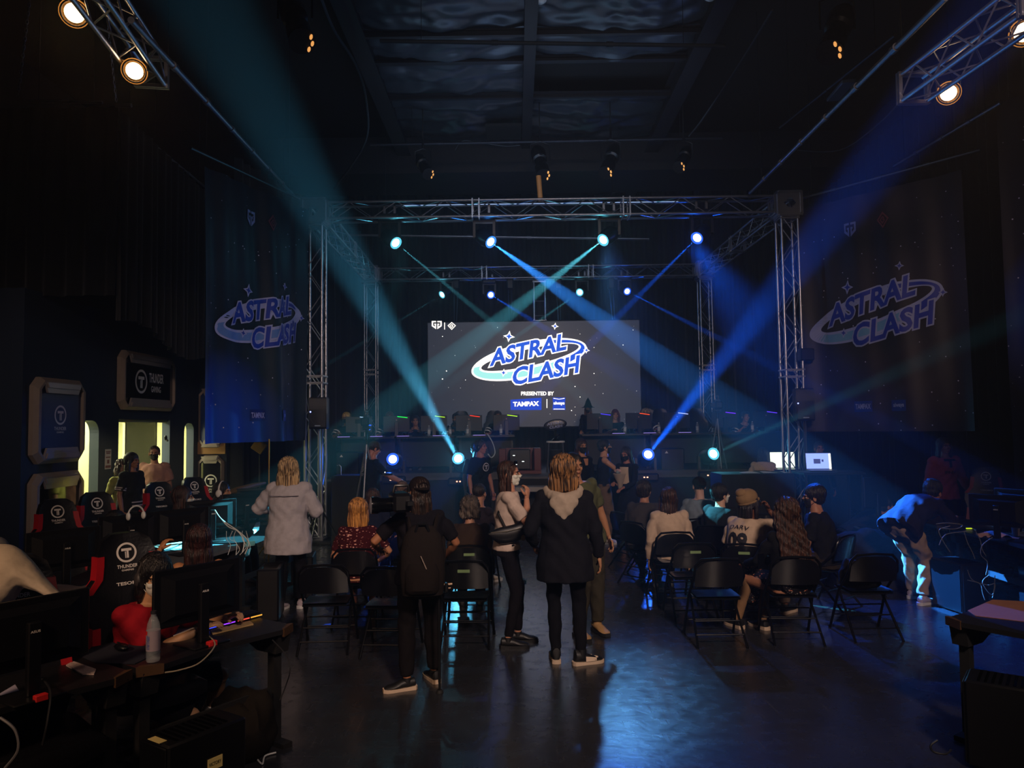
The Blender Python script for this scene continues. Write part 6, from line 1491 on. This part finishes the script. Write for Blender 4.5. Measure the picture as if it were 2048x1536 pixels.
tag_logo=tprint(True,.07,.36,True)
pp('man in cap and black tee with round emblem on his back, holding a controller',(xat(742,12.5),12.5),R(-62),h=1.79,fat=1.1,top=dict(m=BLACKC,g=.02,print=tag_logo),bot=dict(m=cloth('#4c4a3a'),r=.02),rh=(.16,.44,1.08),lh=(-.04,.46,1.12),rp=(.4,-.4,-1),
   head=(0,-22,0),hat=dict(st='cap',m=cloth('#3c342c')),hair=dict(st='fade',m=H_DBR),skin='#b07860',shoes=S_BLK)
(a,r)=seat('c3'); pp('long brown-haired person seated left of the bald spectator',a,r,sit=True,h=1.68,top=dict(m=NAVYC),bot=dict(m=NAVYC),hair=dict(st='long',m=H_BRN,len=.42,w=.10),shoes=S_BLK,lean=6,skin='#b08068')
(a,r)=seat('c4'); pp('bald spectator in a black shirt with a white back panel, seated before the stage',a,r,sit=True,h=1.76,fat=1.15,top=dict(m=BLACKC,g=.02,print=lambda S,to,fn:(B().grid(lambda u,v:fn(-.19+.38*u,.12+.20*v,True,.02),14,6).obj('white_panel',mat('panel_white','#c8c8b8',.8),to))),bot=dict(m=BLACKC),hair=dict(st='fade',m=hairm('#5a4438','#7a6050')),shoes=S_BLK,lean=4,skin='#c09080')
(a,r)=seat('c5'); pp('woman with golden bob in a dark floral dress, seated at left, back turned',a,r,sit=True,h=1.67,fat=1.22,vox=.010,top=dict(m=FLORAL,g=.012,r=-.002),bot=dict(m=FLORAL,kind='skirt'),hair=dict(st='bob',m=H_BLD,len=.17,w=.105,v=.014,amp=.006),rh=(.22,.30,.62),lh=(-.2,.3,.62),rp=(1,-.6,-.4),shoes=S_BLK,lean=7,skin='#b47c5c')
pp('camera operator in backward cap and dark tee with a backpack, at centre left',(xat(838,5.96),5.96),R(12),h=1.62,fat=1.12,vox=.010,top=dict(m=cloth('#131016'),g=.018),bot=dict(m=cloth('#0e0a0c'),r=.012),rh=(.24,.26,1.02),lh=(-.34,.24,1.12),rp=(1,-.5,-.7),lp=(-1,-.3,-.8),
   feet=((.12,.05),(-.12,-.10)),fdir=((-.25,1),(-.92,-.12)),shoes=dict(m=mat('shoe_black','#101012'),sole=mat('sole_cream','#c8b098',.6)),hat=dict(st='back',m=cloth('#1a1210')),hair=dict(st='long',m=hairm('#1c120c','#3a261a'),len=.26,w=.085),skin='#9a6648',head=(14,0,0))
(a,r)=seat('c7'); pp('person with wavy grey-brown hair and brown top, seated behind the woman in the cream tee',a,r,sit=True,h=1.66,fat=1.15,top=dict(m=cloth('#33261e'),sleeve='long',g=.022),bot=dict(m=BLACKC),hair=dict(st='curly',m=H_GRY,len=.10,w=.11,v=.018),shoes=S_BLK,lean=14,head=(0,-8,0),skin='#b08068')
(a,_)=seat('c8'); pp('seated man with short hair rimmed by blue light, hand on knee, white sneaker out',a,R(-42),sit=True,h=1.76,top=dict(m=cloth('#241c24'),g=.018),bot=dict(m=BLACKC,r=.01),hair=dict(st='fade',m=H_DBR),shoes=S_WHT,lean=2,head=(14,0,0),rh=(.16,.46,.62),feet=((.16,.50),(-.16,.40)),skin='#a87860')
(a,_)=seat('c9'); pp('person with glasses seated in front of the video camera, face turned right',a,R(-30),sit=True,h=1.7,top=dict(m=BLACKC),bot=dict(m=BLACKC),hair=dict(st='short',m=H_BRN,v=.01),glasses=True,mask=M_BLK,shoes=S_BLK,head=(-40,0,0),skin='#b07c64')
pp('man with headset and black emblem tee standing before the stage beside the cyan lamp',(xat(958,12.7),12.7),facing(.72,-.70),h=1.79,fat=1.05,top=dict(m=BLACKC,print=tprint(False,.07,.34,False,None,.0)),bot=dict(m=BLACKC),hair=dict(st='short',m=H_DBR),phones=BLKP,shoes=S_BLK,skin='#a06c58',head=(20,0,0))
pp('masked man standing behind the man with the headset',(xat(950,13.6),13.6),facing(.5,-.85),h=1.72,top=dict(m=CHARC),bot=dict(m=BLACKC),hair=dict(st='short',m=H_BLK),mask=M_BLK,shoes=S_BLK,skin='#a87860')
pp('woman in a black mask and open black jacket with bare neckline, standing before the stage',(xat(1160,12.6),12.6),facing(.55,-.83),h=1.78,top=dict(m=BLACKC,sleeve='long',print=lambda S,to,fn:(B().grid(lambda u,v:fn((-.05+.10*u)*(.5+.5*v),.36+.11*v,False,.016),8,6).obj('neckline_skin',skin('#b8805c'),to))),bot=dict(m=BLACKC),hair=dict(st='bob',m=hairm('#1a0c0c','#3a1c18'),len=.16,w=.10,v=.006),mask=M_BLK,shoes=S_BLK,skin='#b8805c',head=(-10,0,0))
pp('person in dark sleeveless top, black mask and wide brown trousers, holding out a bouquet',(xat(1205,12.8),12.8),facing(.9,-.1),h=1.76,fat=.95,top=dict(m=NAVYC,sleeve='none',g=.010),bot=dict(m=cloth('#6a5646'),r=.03,cuff=.02),hair=dict(st='short',m=H_BLK,v=.004),mask=M_BLK,shoes=S_WHT,rh=(.06,.46,1.10),lh=(-.06,.42,1.02),rp=(.5,-.5,-1),skin='#b8886c')
pp('masked woman in a pale blouse, dark jacket and plaid skirt, receiving the bouquet',(xat(1254,12.5),12.5),facing(-.62,-.78),h=1.64,fat=.92,top=dict(m=cloth('#141218'),sleeve='long',print=lambda S,to,fn:(B().grid(lambda u,v:fn((-.09+.18*u),.14+.30*v,False,.016),8,6).obj('blouse_front',mat('blouse_cream','#c8b098',.8),to))),bot=dict(m=patt('plaid_skirt','#14121c','#3a3848',9,.12),kind='skirt',len=.5,flare=.08),hair=dict(st='long',m=H_DBR,len=.25),mask=M_BLK,shoes=S_BLK,rh=(.1,.32,1.12),lh=(-.1,.34,1.05),head=(0,-15,0),skin='#a8705c')
# ================= right seats =================
(a,_)=seat('r1'); pp('person in a charcoal tee whose curly hair is rimmed bright teal, seated at the aisle',a,R(-18),sit=True,h=1.75,fat=1.2,top=dict(m=cloth('#3a363a'),g=.025,r=.01),bot=dict(m=BLACKC),hair=dict(st='short',m=H_DBR,v=.012),shoes=S_BLK,lean=14,head=(-20,0,0),skin='#a87860')
(a,r)=seat('r2'); pp('woman with long dark ponytail in a cream sweater, seated with her back turned',a,r-R(3),sit=True,h=1.68,fat=1.08,vox=.010,top=dict(m=cloth('#c0a892'),g=.03,sleeve='long',r=.018,fold=.010,name='sweater'),bot=dict(m=cloth('#6a6460'),kind='skirt'),hair=dict(st='long',m=H_BRN,len=.36,w=.085,v=.004,amp=.006),shoes=S_BLK,skin='#b88868',head=(-10,0,4))
(a,r)=seat('r3b'); pp('man in a grey-blue tee and black backward cap, seated nearest the stage at right',a,r,sit=True,h=1.78,fat=1.12,top=dict(m=cloth('#6c7884'),g=.022),bot=dict(m=BLACKC),hat=dict(st='back',m=cloth('#141418')),hair=dict(st='fade',m=H_DBR),shoes=S_BLK,skin='#b89080',head=(12,0,0))
(a,_)=seat('r4b'); pp('person in a dark jacket with pale mask caught in teal light, left of the beanie',a,R(-50),sit=True,h=1.68,top=dict(m=cloth('#16161c'),sleeve='long',g=.03,r=.02),bot=dict(m=BLACKC),hair=dict(st='short',m=H_BLK,v=.012),mask=M_WHT,shoes=S_BLK,lean=10,skin='#c09880',head=(-25,0,0))
(a,_)=seat('r5'); pp('man in tan beanie, glasses and cream numbered jersey, hand held to his mouth',a,R(-48),sit=True,h=1.78,fat=1.15,vox=.009,lean=10,bend=.05,top=dict(m=cloth('#bca48e'),g=.025,r=.016,print=jersey09,name='jersey',hem=-.06),bot=dict(m=cloth('#5a4a40'),r=.01),hat=dict(st='beanie',m=cloth('#846a4c')),hair=dict(st='bob',m=hairm('#100c14','#241c28'),len=.15,w=.10,v=.006),glasses=True,
   rh=(.12,.33,1.06),rp=(1,.35,-.9),rhd=(-.35,-.2,.9),rc=1.1,rpn=(-.5,-.8,0),shoes=S_BW,skin='#6a4230',head=(-22,0,0),feet=((.2,.45),(-.15,.45)),extra=armband((.52,),mat('badge_dark','#2a1c1c',.7),.035,.0815,(0,)))
(a,r)=seat('r6'); pp('woman with very long curly dark hair and floral skirt, seated in the last row',a,R(22),sit=True,h=1.68,fat=1.1,vox=.010,top=dict(m=BLACKC,g=.015,sleeve='long'),bot=dict(m=FLOR2,kind='skirt'),hair=dict(st='curly',m=H_BRN,len=.62,w=.165,v=.024,fwd=-.13),lh=(-.18,.42,.66),rh=(.05,.42,.66),lc=.9,feet=((-.02,.38),(-.22,.52)),shoes=S_BW,skin='#a87458',
   extra=lambda t,S,M:[B().tube([kn+V(0,.0,.02),kn.lerp(an,.3),an],[.070,.064,.042],12).obj('stocking',cloth('#8a6a4c'),t) for sd,hp,kn,an in S['legs']])
(a,_)=seat('r7'); pp('young man with black mask and black tee, seated in profile facing left',a,R(58),sit=True,h=1.79,fat=1.08,vox=.009,lean=8,top=dict(m=cloth('#14141a'),g=.022,r=.008),bot=dict(m=cloth('#2c241c'),r=.012),hair=dict(st='short',m=H_BLK,v=.010),mask=M_BLK,shoes=S_BLK,skin='#a87458',head=(22,-4,0),lh=(-.16,.40,.62),rh=(.12,.42,.62))
pp('woman bending over the right cable desk in navy sweater and brightly lit trousers',(xat(1816,8.45),8.45),facing(.80,.42),h=1.70,lean=52,bend=.10,fat=1.05,vox=.009,hip=(0,-.16),hz=.90,top=dict(m=cloth('#1d1a30'),sleeve='long',g=.035,r=.014,flare=.03,hem=-.12,name='sweater',fold=.012),bot=dict(m=cloth('#a08468',.85,'pale_trousers'),r=.014,fold=.014),
   hair=dict(st='bun',m=H_BLK,v=.01),feet=((.14,-.06),(-.12,.14)),shoes=dict(m=mat('shoe_pale','#b8a8b0',.6),sole=WHITE),rh=(.14,.58,.92),lh=(-.12,.66,.96),rp=(.6,-.2,-.8),skin='#a87050',head=(0,-20,0),kp=(0,1,.1))
pp('long-haired person in a pink jersey with black collar, standing at the back right',(xat(1884,11.2),11.2),facing(.02,-1),h=1.75,fat=1.05,top=dict(m=patt('pink_jersey','#a04450','#6a2a34',10,.1),sleeve='long',g=.03,r=.02,name='jersey',print=lambda S,to,fn:[B().grid(lambda u,v:fn(-.018+.036*u,.36+.12*v,False,.024),4,4).obj('collar_placket',BLACKC,to),B().grid(lambda u,v:fn(-.085+.17*u,.455+.03*v,False,.024),8,2).obj('collar',BLACKC,to),(lambda b:(put_text(b,'PNY',lambda x,z:fn(x,z,False,.024),1,.02,fit=(-.08,.27,.08,.31),split=1),b.obj('shirt_print',mat('ink_dark_red','#3a0c14',.7),to,False)))(B())]),bot=dict(m=BLACKC),hair=dict(st='long',m=H_BLK,len=.22,w=.09,v=.004),skin='#8a6450',shoes=S_BLK,lh=(-.35,.05,.95))
pp('dark-haired person in a cream jersey with black stripes, seated low beside the stage screen',(xat(1521,13.55),13.55),R(-28),sit=True,z0=.32,h=1.68,top=dict(m=cloth('#c0a890'),g=.025,r=.012,print=stripes((.06,.10,.30),mat('stripe_dark','#1c1418',.7))),bot=dict(m=BLACKC),hair=dict(st='long',m=H_BLK,len=.24),shoes=S_BLK,skin='#a87458',lean=16)
tag(B().box((-.3,-.3,0),(.3,.3,.74),.02).obj('flight_case',BLK),'black case under the person in the striped jersey','case'); bpy.data.objects['flight_case.002'].location=(xat(1521,13.55),13.55,0)
pp('person in dark blue crouching over equipment behind the young man in the black mask',(xat(1690,10.1),10.1),facing(1,.1),sit=True,h=1.72,lean=58,top=dict(m=cloth('#1a2038'),sleeve='long',g=.03),bot=dict(m=NAVYC),hair=dict(st='short',m=H_BLK),shoes=S_BLK,rh=(.15,.72,.75),lh=(-.15,.7,.75),skin='#a87458')
tag(B().lathe([(0,0),(.17,0),(.17,.40),(.19,.41),(.19,.44),(0,.44)]).obj('round_stool',BLK),'dark stool under the crouching person in blue','stool'); bpy.data.objects['round_stool'].location=(xat(1690,10.1),10.1,0)
pp('dim figure sitting behind the laptop with the bright blue picture',(xat(1636,13.4),13.4),facing(-.1,-1),h=1.66,top=dict(m=BLACKC,sleeve='long'),bot=dict(m=BLACKC),hair=dict(st='short',m=H_BLK),shoes=S_BLK,skin='#8a5c48')
# ================= left side =================
STR=mat('stripe_cream','#b8a8a0',.7)
pp('woman in a black jersey with cream sleeve stripes, in profile by the booth window',(xat(262,11.2),11.2),facing(.93,-.2),h=1.68,fat=1.12,vox=.010,top=dict(m=BLACKC,g=.028,r=.018,flare=.01,name='jersey',print=both(stripes((-.02,.03),STR,True,.14,.018))),bot=dict(m=BLACKC),hair=dict(st='long',m=H_BLK,len=.22,v=.008,w=.08),shoes=S_BLK,skin='#9a6850',extra=armband((.60,.70),STR,.018,.0835))
pp('man in a dusty pink tee and black mask, standing before the lit booth window',(xat(311,12.2),12.2),facing(.15,-1),h=1.77,fat=1.15,vox=.010,top=dict(m=cloth('#a87c70'),g=.03,r=.02,hem=-.14),bot=dict(m=BLACKC),hair=dict(st='fade',m=H_DBR),mask=M_BLK,shoes=S_BLK,skin='#a0705a',head=(14,0,0))
pp('person with curly hair behind the woman in the black jersey',(xat(243,11.5),11.5),facing(.9,-.4),h=1.58,top=dict(m=cloth('#8a8a48')),bot=dict(m=BLACKC),hair=dict(st='curly',m=H_BRN,len=.14),shoes=S_BLK,skin='#a07860')
def seated(lab,px,d,rz,**k): pp(lab,(xat(px,d),d),rz,sit=True,**k)
seated('person with glasses and black hair peering over a monitor at the left desks',222,7.75,facing(.8,-.6),h=1.66,hz=.47,lean=10,top=dict(m=BLACKC,sleeve='long',g=.03),bot=dict(m=BLACKC),hair=dict(st='long',m=H_BLK,len=.3,v=.01),glasses=True,shoes=S_BLK,skin='#c09070',head=(0,-10,0),lh=(-.16,.45,.78),rh=(.16,.45,.78),
   extra=lambda t,S,M:B().tube([S['spine'](.46)+S['F']*.10+V(-.05,0,0),S['spine'](.25)+S['F']*.15,S['spine'](.46)+S['F']*.10+V(.05,0,0)],.006,5).obj('lanyard',mat('lanyard_red','#c84050',.6),t))
seated('woman with long brown hair hiding her face, seated at the cyan desk',352,9.2,facing(.92,.35),h=1.78,lean=6,top=dict(m=cloth('#141018'),sleeve='long'),bot=dict(m=BLACKC),hair=dict(st='long',m=hairm('#160c0a','#4c2c20'),len=.40,w=.105,v=.014),mask=M_WHT,shoes=S_BLK,skin='#b88868',lh=(-.16,.5,.80),rh=(.16,.5,.80))
seated('dark-haired woman with a white headset in profile at the far left desk',432,9.95,facing(.95,-.1),h=1.80,lean=6,top=dict(m=cloth('#2c2018'),sleeve='long'),bot=dict(m=BLACKC),hair=dict(st='long',m=H_BLK,len=.30,v=.006),phones=WHITE,shoes=S_BLK,skin='#b88868',lh=(-.16,.45,.80),rh=(.16,.45,.80))
def cut(S,to,fn):
    b=B(); b.grid(lambda u,v:fn((.02+.10*u)*(1-.3*v),.20+.22*v,True,.018),8,8); b.obj('open_back_skin',skin('#b07440'),to)
seated('woman with red-brown hair and open-backed black top, seen from behind at left',402,5.95,R(28),h=1.64,lean=6,vox=.009,top=dict(m=BLACKC,sleeve='none',g=.010,print=cut),bot=dict(m=BLACKC),hair=dict(st='long',m=hairm('#140a0a','#3c1a16'),len=.30,w=.105,v=.012),shoes=S_BLK,skin='#b07850',lh_w=P(318,1102,6.0),lp=(-.6,-.2,-1),lc=.8,
   extra=lambda t,S,M:B().tube([S['arms'][1][3]-(S['arms'][1][3]-S['arms'][1][2]).normalized()*.03,S['arms'][1][3]],.032,12).obj('wristwatch',BLKP,t))
tag(B().lathe([(0,0),(.2,0),(.2,.02),(.03,.04),(.03,.38),(.19,.40),(.19,.44),(0,.44)]).obj('round_stool',BLK),'black stool under the woman in the open-backed top','stool'); bpy.data.objects['round_stool.001'].location=(xat(402,5.95),5.95,0)
gx,gy=GCH.location.x,GCH.location.y; fF=facing(.80,-.55)
def feet_w(at,rz,s,pts): return tuple(wl(at,rz,s,(p.x,p.y,0))[:2] for p in pts)
ra=(gx-.04,gy+.02)
pp('woman in red tee, white mask and black headphones at the left desk',ra,fF,sit=True,h=1.71,hz=.49,lean=6,bend=.05,fat=1.12,vox=.008,top=dict(m=cloth('#9a1420',.85,'red_tee'),g=.02,r=.012,sleeve='short'),bot=dict(m=BLACKC,kind='shorts',r=.02),hair=dict(st='long',m=H_BLK,len=.16,v=.01,w=.09),phones=mat('phones_grey','#3a3638',.5),mask=M_WHT,
   rh_w=G(395,1262,.78),lh_w=G(452,1236,.79),rp=(.8,-.3,-.9),lp=(-.8,-.3,-.9),lc=.8,rc=.5,lpn=(0,0,-1),rpn=(0,0,-1),head=(-18,-12,0),skin='#c0926c',shoes=dict(m=mat('shoe_white','#c8b8a8',.55),sole=WHITE),feet=feet_w(ra,fF,1.71/1.76,(G(282,1492,0),G(420,1440,0))),
   extra=lambda t,S,M:[B().tube([an+(kn-an)*.03,an+(kn-an)*.18],[.044,.046],12).obj('sock',WHITE,t) for sd,hp,kn,an in S['legs']])
pp('person in a grey beanie cut by the left edge, beyond the pale jacket',(xat(-8,5.2),5.2),facing(.8,-.3),sit=True,h=1.68,top=dict(m=NAVYC,sleeve='long'),bot=dict(m=NAVYC),hat=dict(st='beanie',m=cloth('#6a6a6c')),hair=dict(st='short',m=H_BLK),shoes=S_BLK,skin='#a87860')
tag(B().lathe([(0,0),(.2,0),(.2,.02),(.03,.04),(.03,.38),(.19,.40),(.19,.44),(0,.44)]).obj('round_stool',BLK),'black stool under the person in the grey beanie','stool'); bpy.data.objects['round_stool.002'].location=(xat(-8,5.2),5.2,0)
# ================= stage =================
def player(lab,px,**k):
    d=k.pop('d',17.35); pp(lab,(xat(px-10,d),d),facing(k.pop('fx',.1),-1),sit=True,z0=STZ,vox=.013,h=k.pop('h',1.80),lean=k.pop('lean',9),top=k.pop('top',dict(m=BLACKC,g=.02)),bot=dict(m=BLACKC),shoes=S_BLK,rh=(.16,.48,.80),lh=(-.16,.48,.80),extra=armband((.35,.6),WHITE,.03,.082),**k)
player('blond player with a headset, leftmost on the stage',704,hair=dict(st='short',m=H_YEL,v=.01),skin='#a87858',phones=BLKP,mask=M_BLK)
player('player with red-brown hair behind the green bar monitor',790,hair=dict(st='short',m=hairm('#3a1810','#6a3020'),v=.01),skin='#b08060')
player('player leaning between the green and yellow-green monitors',842,hair=dict(st='short',m=H_BLK),skin='#b08060',lean=30)
player('player partly hidden behind the red bar monitor',922,hair=dict(st='short',m=H_BLK),skin='#b08060',lean=22)
player('player with glasses behind the lime bar monitor',1005,hair=dict(st='short',m=H_DBR),skin='#a87050',glasses=True)
player('long-haired player with a headset on the right half of the stage',1238,hair=dict(st='long',m=hairm('#30101a','#6a2438'),len=.25,v=.006),skin='#c09078',phones=WHITE)
player('light-haired player behind the orange bar monitor',1300,hair=dict(st='long',m=H_ASH,len=.2,v=.01),skin='#c08870')
player('player at the rightmost stage monitor, face turned down',1490,hair=dict(st='short',m=H_BLK),skin='#b08060',lean=30)
pp('figure in a black pointed hood standing at the stage table right of the trophy',(xat(1178,17.3),17.3),facing(-.4,-.9),z0=STZ,vox=.012,h=1.42,fat=1.1,top=dict(m=BLACKC,sleeve='long',g=.03,hem=-.3,r=.02,flare=.04,name='cloak'),bot=dict(m=BLACKC),hair=dict(st='long',m=hairm('#3a2014','#8a5a38'),len=.34),mask=M_BLK,shoes=S_BLK,skin='#a87858',rh=(.12,.34,1.0),lh=(-.12,.34,1.0),
   extra=lambda t,S,M:(lambda b:(b.lathe([(.20,.05),(.13,.07),(.10,.12),(.06,.24),(.0,.34)],n=20),b.xf(M),b.obj('pointed_hat',BLACKC,t)))(B()))
CAST=run_people()

# ---------------- things held or worn ----------------
def held(name,label,cat,p,rz=0): return thing(name,label,cat,p,rz)
# backpack on the operator
cx_=xat(826,5.96); t=held('backpack','large black backpack with a pale zip cord on the camera operator\'s back','backpack',(cx_+.10,5.96-.25,.72),R(6))
b=B(); rs=[]
for z,w,d_ in ((0,.11,.05),(.03,.155,.09),(.18,.17,.115),(.34,.165,.11),(.46,.14,.085),(.53,.09,.05),(.55,.03,.02)):
    rs.append([(w*math.copysign(abs(math.cos(a*PI/12))**.7,math.cos(a*PI/12)),d_*math.copysign(abs(math.sin(a*PI/12))**.8,math.sin(a*PI/12)),z) for a in range(24)])
b.rings(rs); b.obj('body',cloth('#1c1614'),t)
b=B(); b.rings([[(w*math.cos(a*PI/8),-.10-d_*max(0,math.sin(-a*PI/8)) ,z) for a in range(16)] for z,w,d_ in ((.05,.10,.02),(.08,.125,.05),(.22,.125,.05),(.27,.10,.02))]); b.obj('front_pocket',cloth('#181210'),t)
B().tube([(-.05,-.06,.50),(-.03,-.07,.56),(.03,-.07,.56),(.05,-.06,.50)],.01).obj('carry_handle',BLACKC,t)
B().tube([(-.01,-.125,.33),(.03,-.135,.24),(.06,-.135,.17)],.004,5).obj('zip_cord',mat('cord_pale','#8a7a70',.6),t)
for s in (-1,1): B().tube([(s*.09,.05,.50),(s*.11,.14,.575),(s*.12,.24,.585),(s*.15,.33,.50),(s*.165,.28,.3),(s*.14,.12,.08)],.016,6).obj('shoulder_strap',cloth('#1c1614'),t)
v=P(800,1003,5.75); t=held('video_camera','black shoulder video camera held at the left of the operator\'s head','camera',v,R(18))
B().box((-.07,-.14,-.07),(.07,.14,.07),.02).obj('body',BLKP,t); B().lathe([(0,0),(.05,0),(.055,.02),(.055,.10),(.065,.12),(.065,.17),(0,.17)],(0,0,0),18,'x').xf(Matrix.Translation((-.05,0,-.02))@Matrix.Rotation(PI,4,'Z')).obj('lens',BLKG,t); b=B().tube([(-.05,0,.07),(-.04,0,.12),(.06,0,.12),(.07,0,.07)],.012); b.obj('carry_handle',BLKP,t); B().box((.02,-.2,-.02),(.07,-.13,.02),.005).obj('viewfinder',BLKP,t)
t=held('gimbal_rig','dark camera rig of rods and clamps at the operator\'s right hip','camera rig',P(878,1172,5.75),R(10))
b=B().tube([(-.15,0,.0),(.10,0,.01)],.012); b.tube([(-.12,.03,-.03),(.09,.03,-.025)],.01); b.obj('rod',mat('rod_bronze','#5a4632',.4,metal=.5),t); b=B().box((-.03,-.02,-.06),(.02,.04,.03),.01); b.box((.04,-.02,-.05),(.07,.04,.02),.008); b.obj('clamp',BLKP,t); B().tube([(.0,.02,-.04),(.0,.02,-.72)],.011).obj('pole',BLKP,t)
z=P(878,1172,5.75).z; B().lathe([(0,0),(.03,0),(.02,.02),(0,.02)],(0,.02,-z+.002)).obj('foot',BLK,t); B().tube([(0,.02,-.7),(0,.02,-z+.01)],.009).obj('lower_pole',BLKP,t)
# fanny pack
px_,py_=-.10,6.98; f=facing(.95,.25); t=held('waist_bag','black curved bag slung over the hip of the woman in the cream tee','bag',(px_+.05,py_-.17,1.06),facing(.0,1)+R(8))
b=B(); rs=[]
for i in range(13):
    u=-1+2*i/12; w=.075*(1-abs(u)**3)+.006; rs.append([(u*.21,.045*(1-u*u*.6)*math.cos(a*PI/8)*-1,u*.045+.02*u*u+w*math.sin(a*PI/8)-.03*(1-u*u)) for a in range(16)])
b.rings(rs); b.obj('body',mat('bag_leather','#0c0c10',.4),t)
B().tube([(-.19,-.02,-.01),(-.05,-.05,.0),(.10,-.05,.03),(.2,-.02,.06)],.005,5).obj('zip',mat('zip_silver','#8a8478',.3,metal=.6),t); B().lathe([(0,0),(.025,0),(.02,-.008),(0,-.008)],(.10,-.04,-.06),14,'y').obj('round_badge',mat('badge_gold','#5a4a30',.4),t)
t=held('phone','phone held up by the woman in the cream tee','phone',P(1047,1012,7.0),R(-70)); B().box((-.035,-.005,-.06),(.035,.005,.06),.004).obj('body',BLKG,t)
# bouquet
t=held('bouquet','wrapped bouquet of pale flowers passed between two masked women','bouquet',P(1240,955,12.45),0); rr=random.Random(2)
B().lathe([(0,-.22),(.03,-.2),(.05,-.1),(.12,.06),(.11,.07),(.04,-.08)]).obj('wrapping',mat('wrap_paper','#a89888',.6),t)
for i in range(11):
    a=rr.uniform(0,6.3); r_=rr.uniform(0,.09); B().ell((r_*math.cos(a),r_*math.sin(a),.08+rr.uniform(0,.05)),(.032,.032,.028),10,8).obj('flower',mat(('flower_a','flower_b')[i%2],('#c8a098','#8a9aa0')[i%2],.7),t)
t=held('controller','small lit lighting controller in the hands of the capped man','controller',P(775,948,12.1),R(-60)); B().box((-.09,-.06,-.02),(.09,.06,.02),.01).obj('body',BLKP,t); B().ell((.02,-.05,.03),(.008,.008,.008),8,6).obj('led',glow('led_warm_white',(1,.95,.8),6),t)
sx_,sy_,_=CHAIRS['r6']; t=held('phone','phone on the knee of the woman with long curly hair','phone',P(1522,1122,6.75),R(30)); B().box((-.04,-.006,-.07),(.04,.006,.07),.004).obj('body',BLKG,t)
# pale jacket thrown over the left chair
TOPE=[(-70,1108),(-30,1094),(0,1088),(28,1094),(56,1118),(84,1152),(104,1174),(120,1188)]; BOTE=[(-70,1235),(-30,1228),(0,1218),(24,1205),(44,1176),(70,1180),(94,1190),(112,1199)]
DEP=[4.0,3.98,3.97,3.97,3.97,3.95,3.93,3.92]; THK=[.10,.12,.13,.13,.11,.075,.06,.045]
def cr(L_,t):
    i=min(int(t),len(L_)-2); f=t-i; a,b,c,d=[np.array(L_[max(0,min(len(L_)-1,j))],float) for j in (i-1,i,i+1,i+2)]
    return .5*(2*b+(c-a)*f+(2*a-5*b+4*c-d)*f*f+(3*b-a-3*c+d)*f**3)
jb=B(); rs=[]
for i in range(57):
    t_=i/8; tp_=cr(TOPE,t_); bt_=cr(BOTE,t_); dd=float(cr(DEP,t_)); th=float(cr(THK,t_)); A_=P(tp_[0],tp_[1],dd); C_=P(bt_[0],bt_[1],dd)
    m_=(A_+C_)/2; h_=(A_-C_)/2; ring=[]
    for k in range(28):
        a_=2*PI*k/28; w=1+.05*math.sin(a_*5+t_*1.7)+.035*math.sin(a_*9-t_*3.1)
        ring.append(m_+h_*math.sin(a_)*1.0+V(.25,-1,0).normalized()*th*math.cos(a_)*w)
    rs.append(ring)
jb.rings(rs); o=jb.obj('draped_jacket',cloth('#bcae9c',.85,'pale_jacket'),None,True,80); tag(o,'pale jacket thrown over the gaming chair at the left edge','jacket')
t=thing('folded_shirt','dark grey shirt with faint print lying between the left monitors','clothing',(0,0,0)); p=P(128,1172,4.7); o3=B().grid(lambda u,v:(p.x-.14+.24*u+.08*v,p.y-.14+.3*v,p.z+.03*math.sin(u*5+v*3)-.03*abs(u-.5)*4*abs(u-.5)),20,16).obj('fabric',cloth('#4a4448'),t)
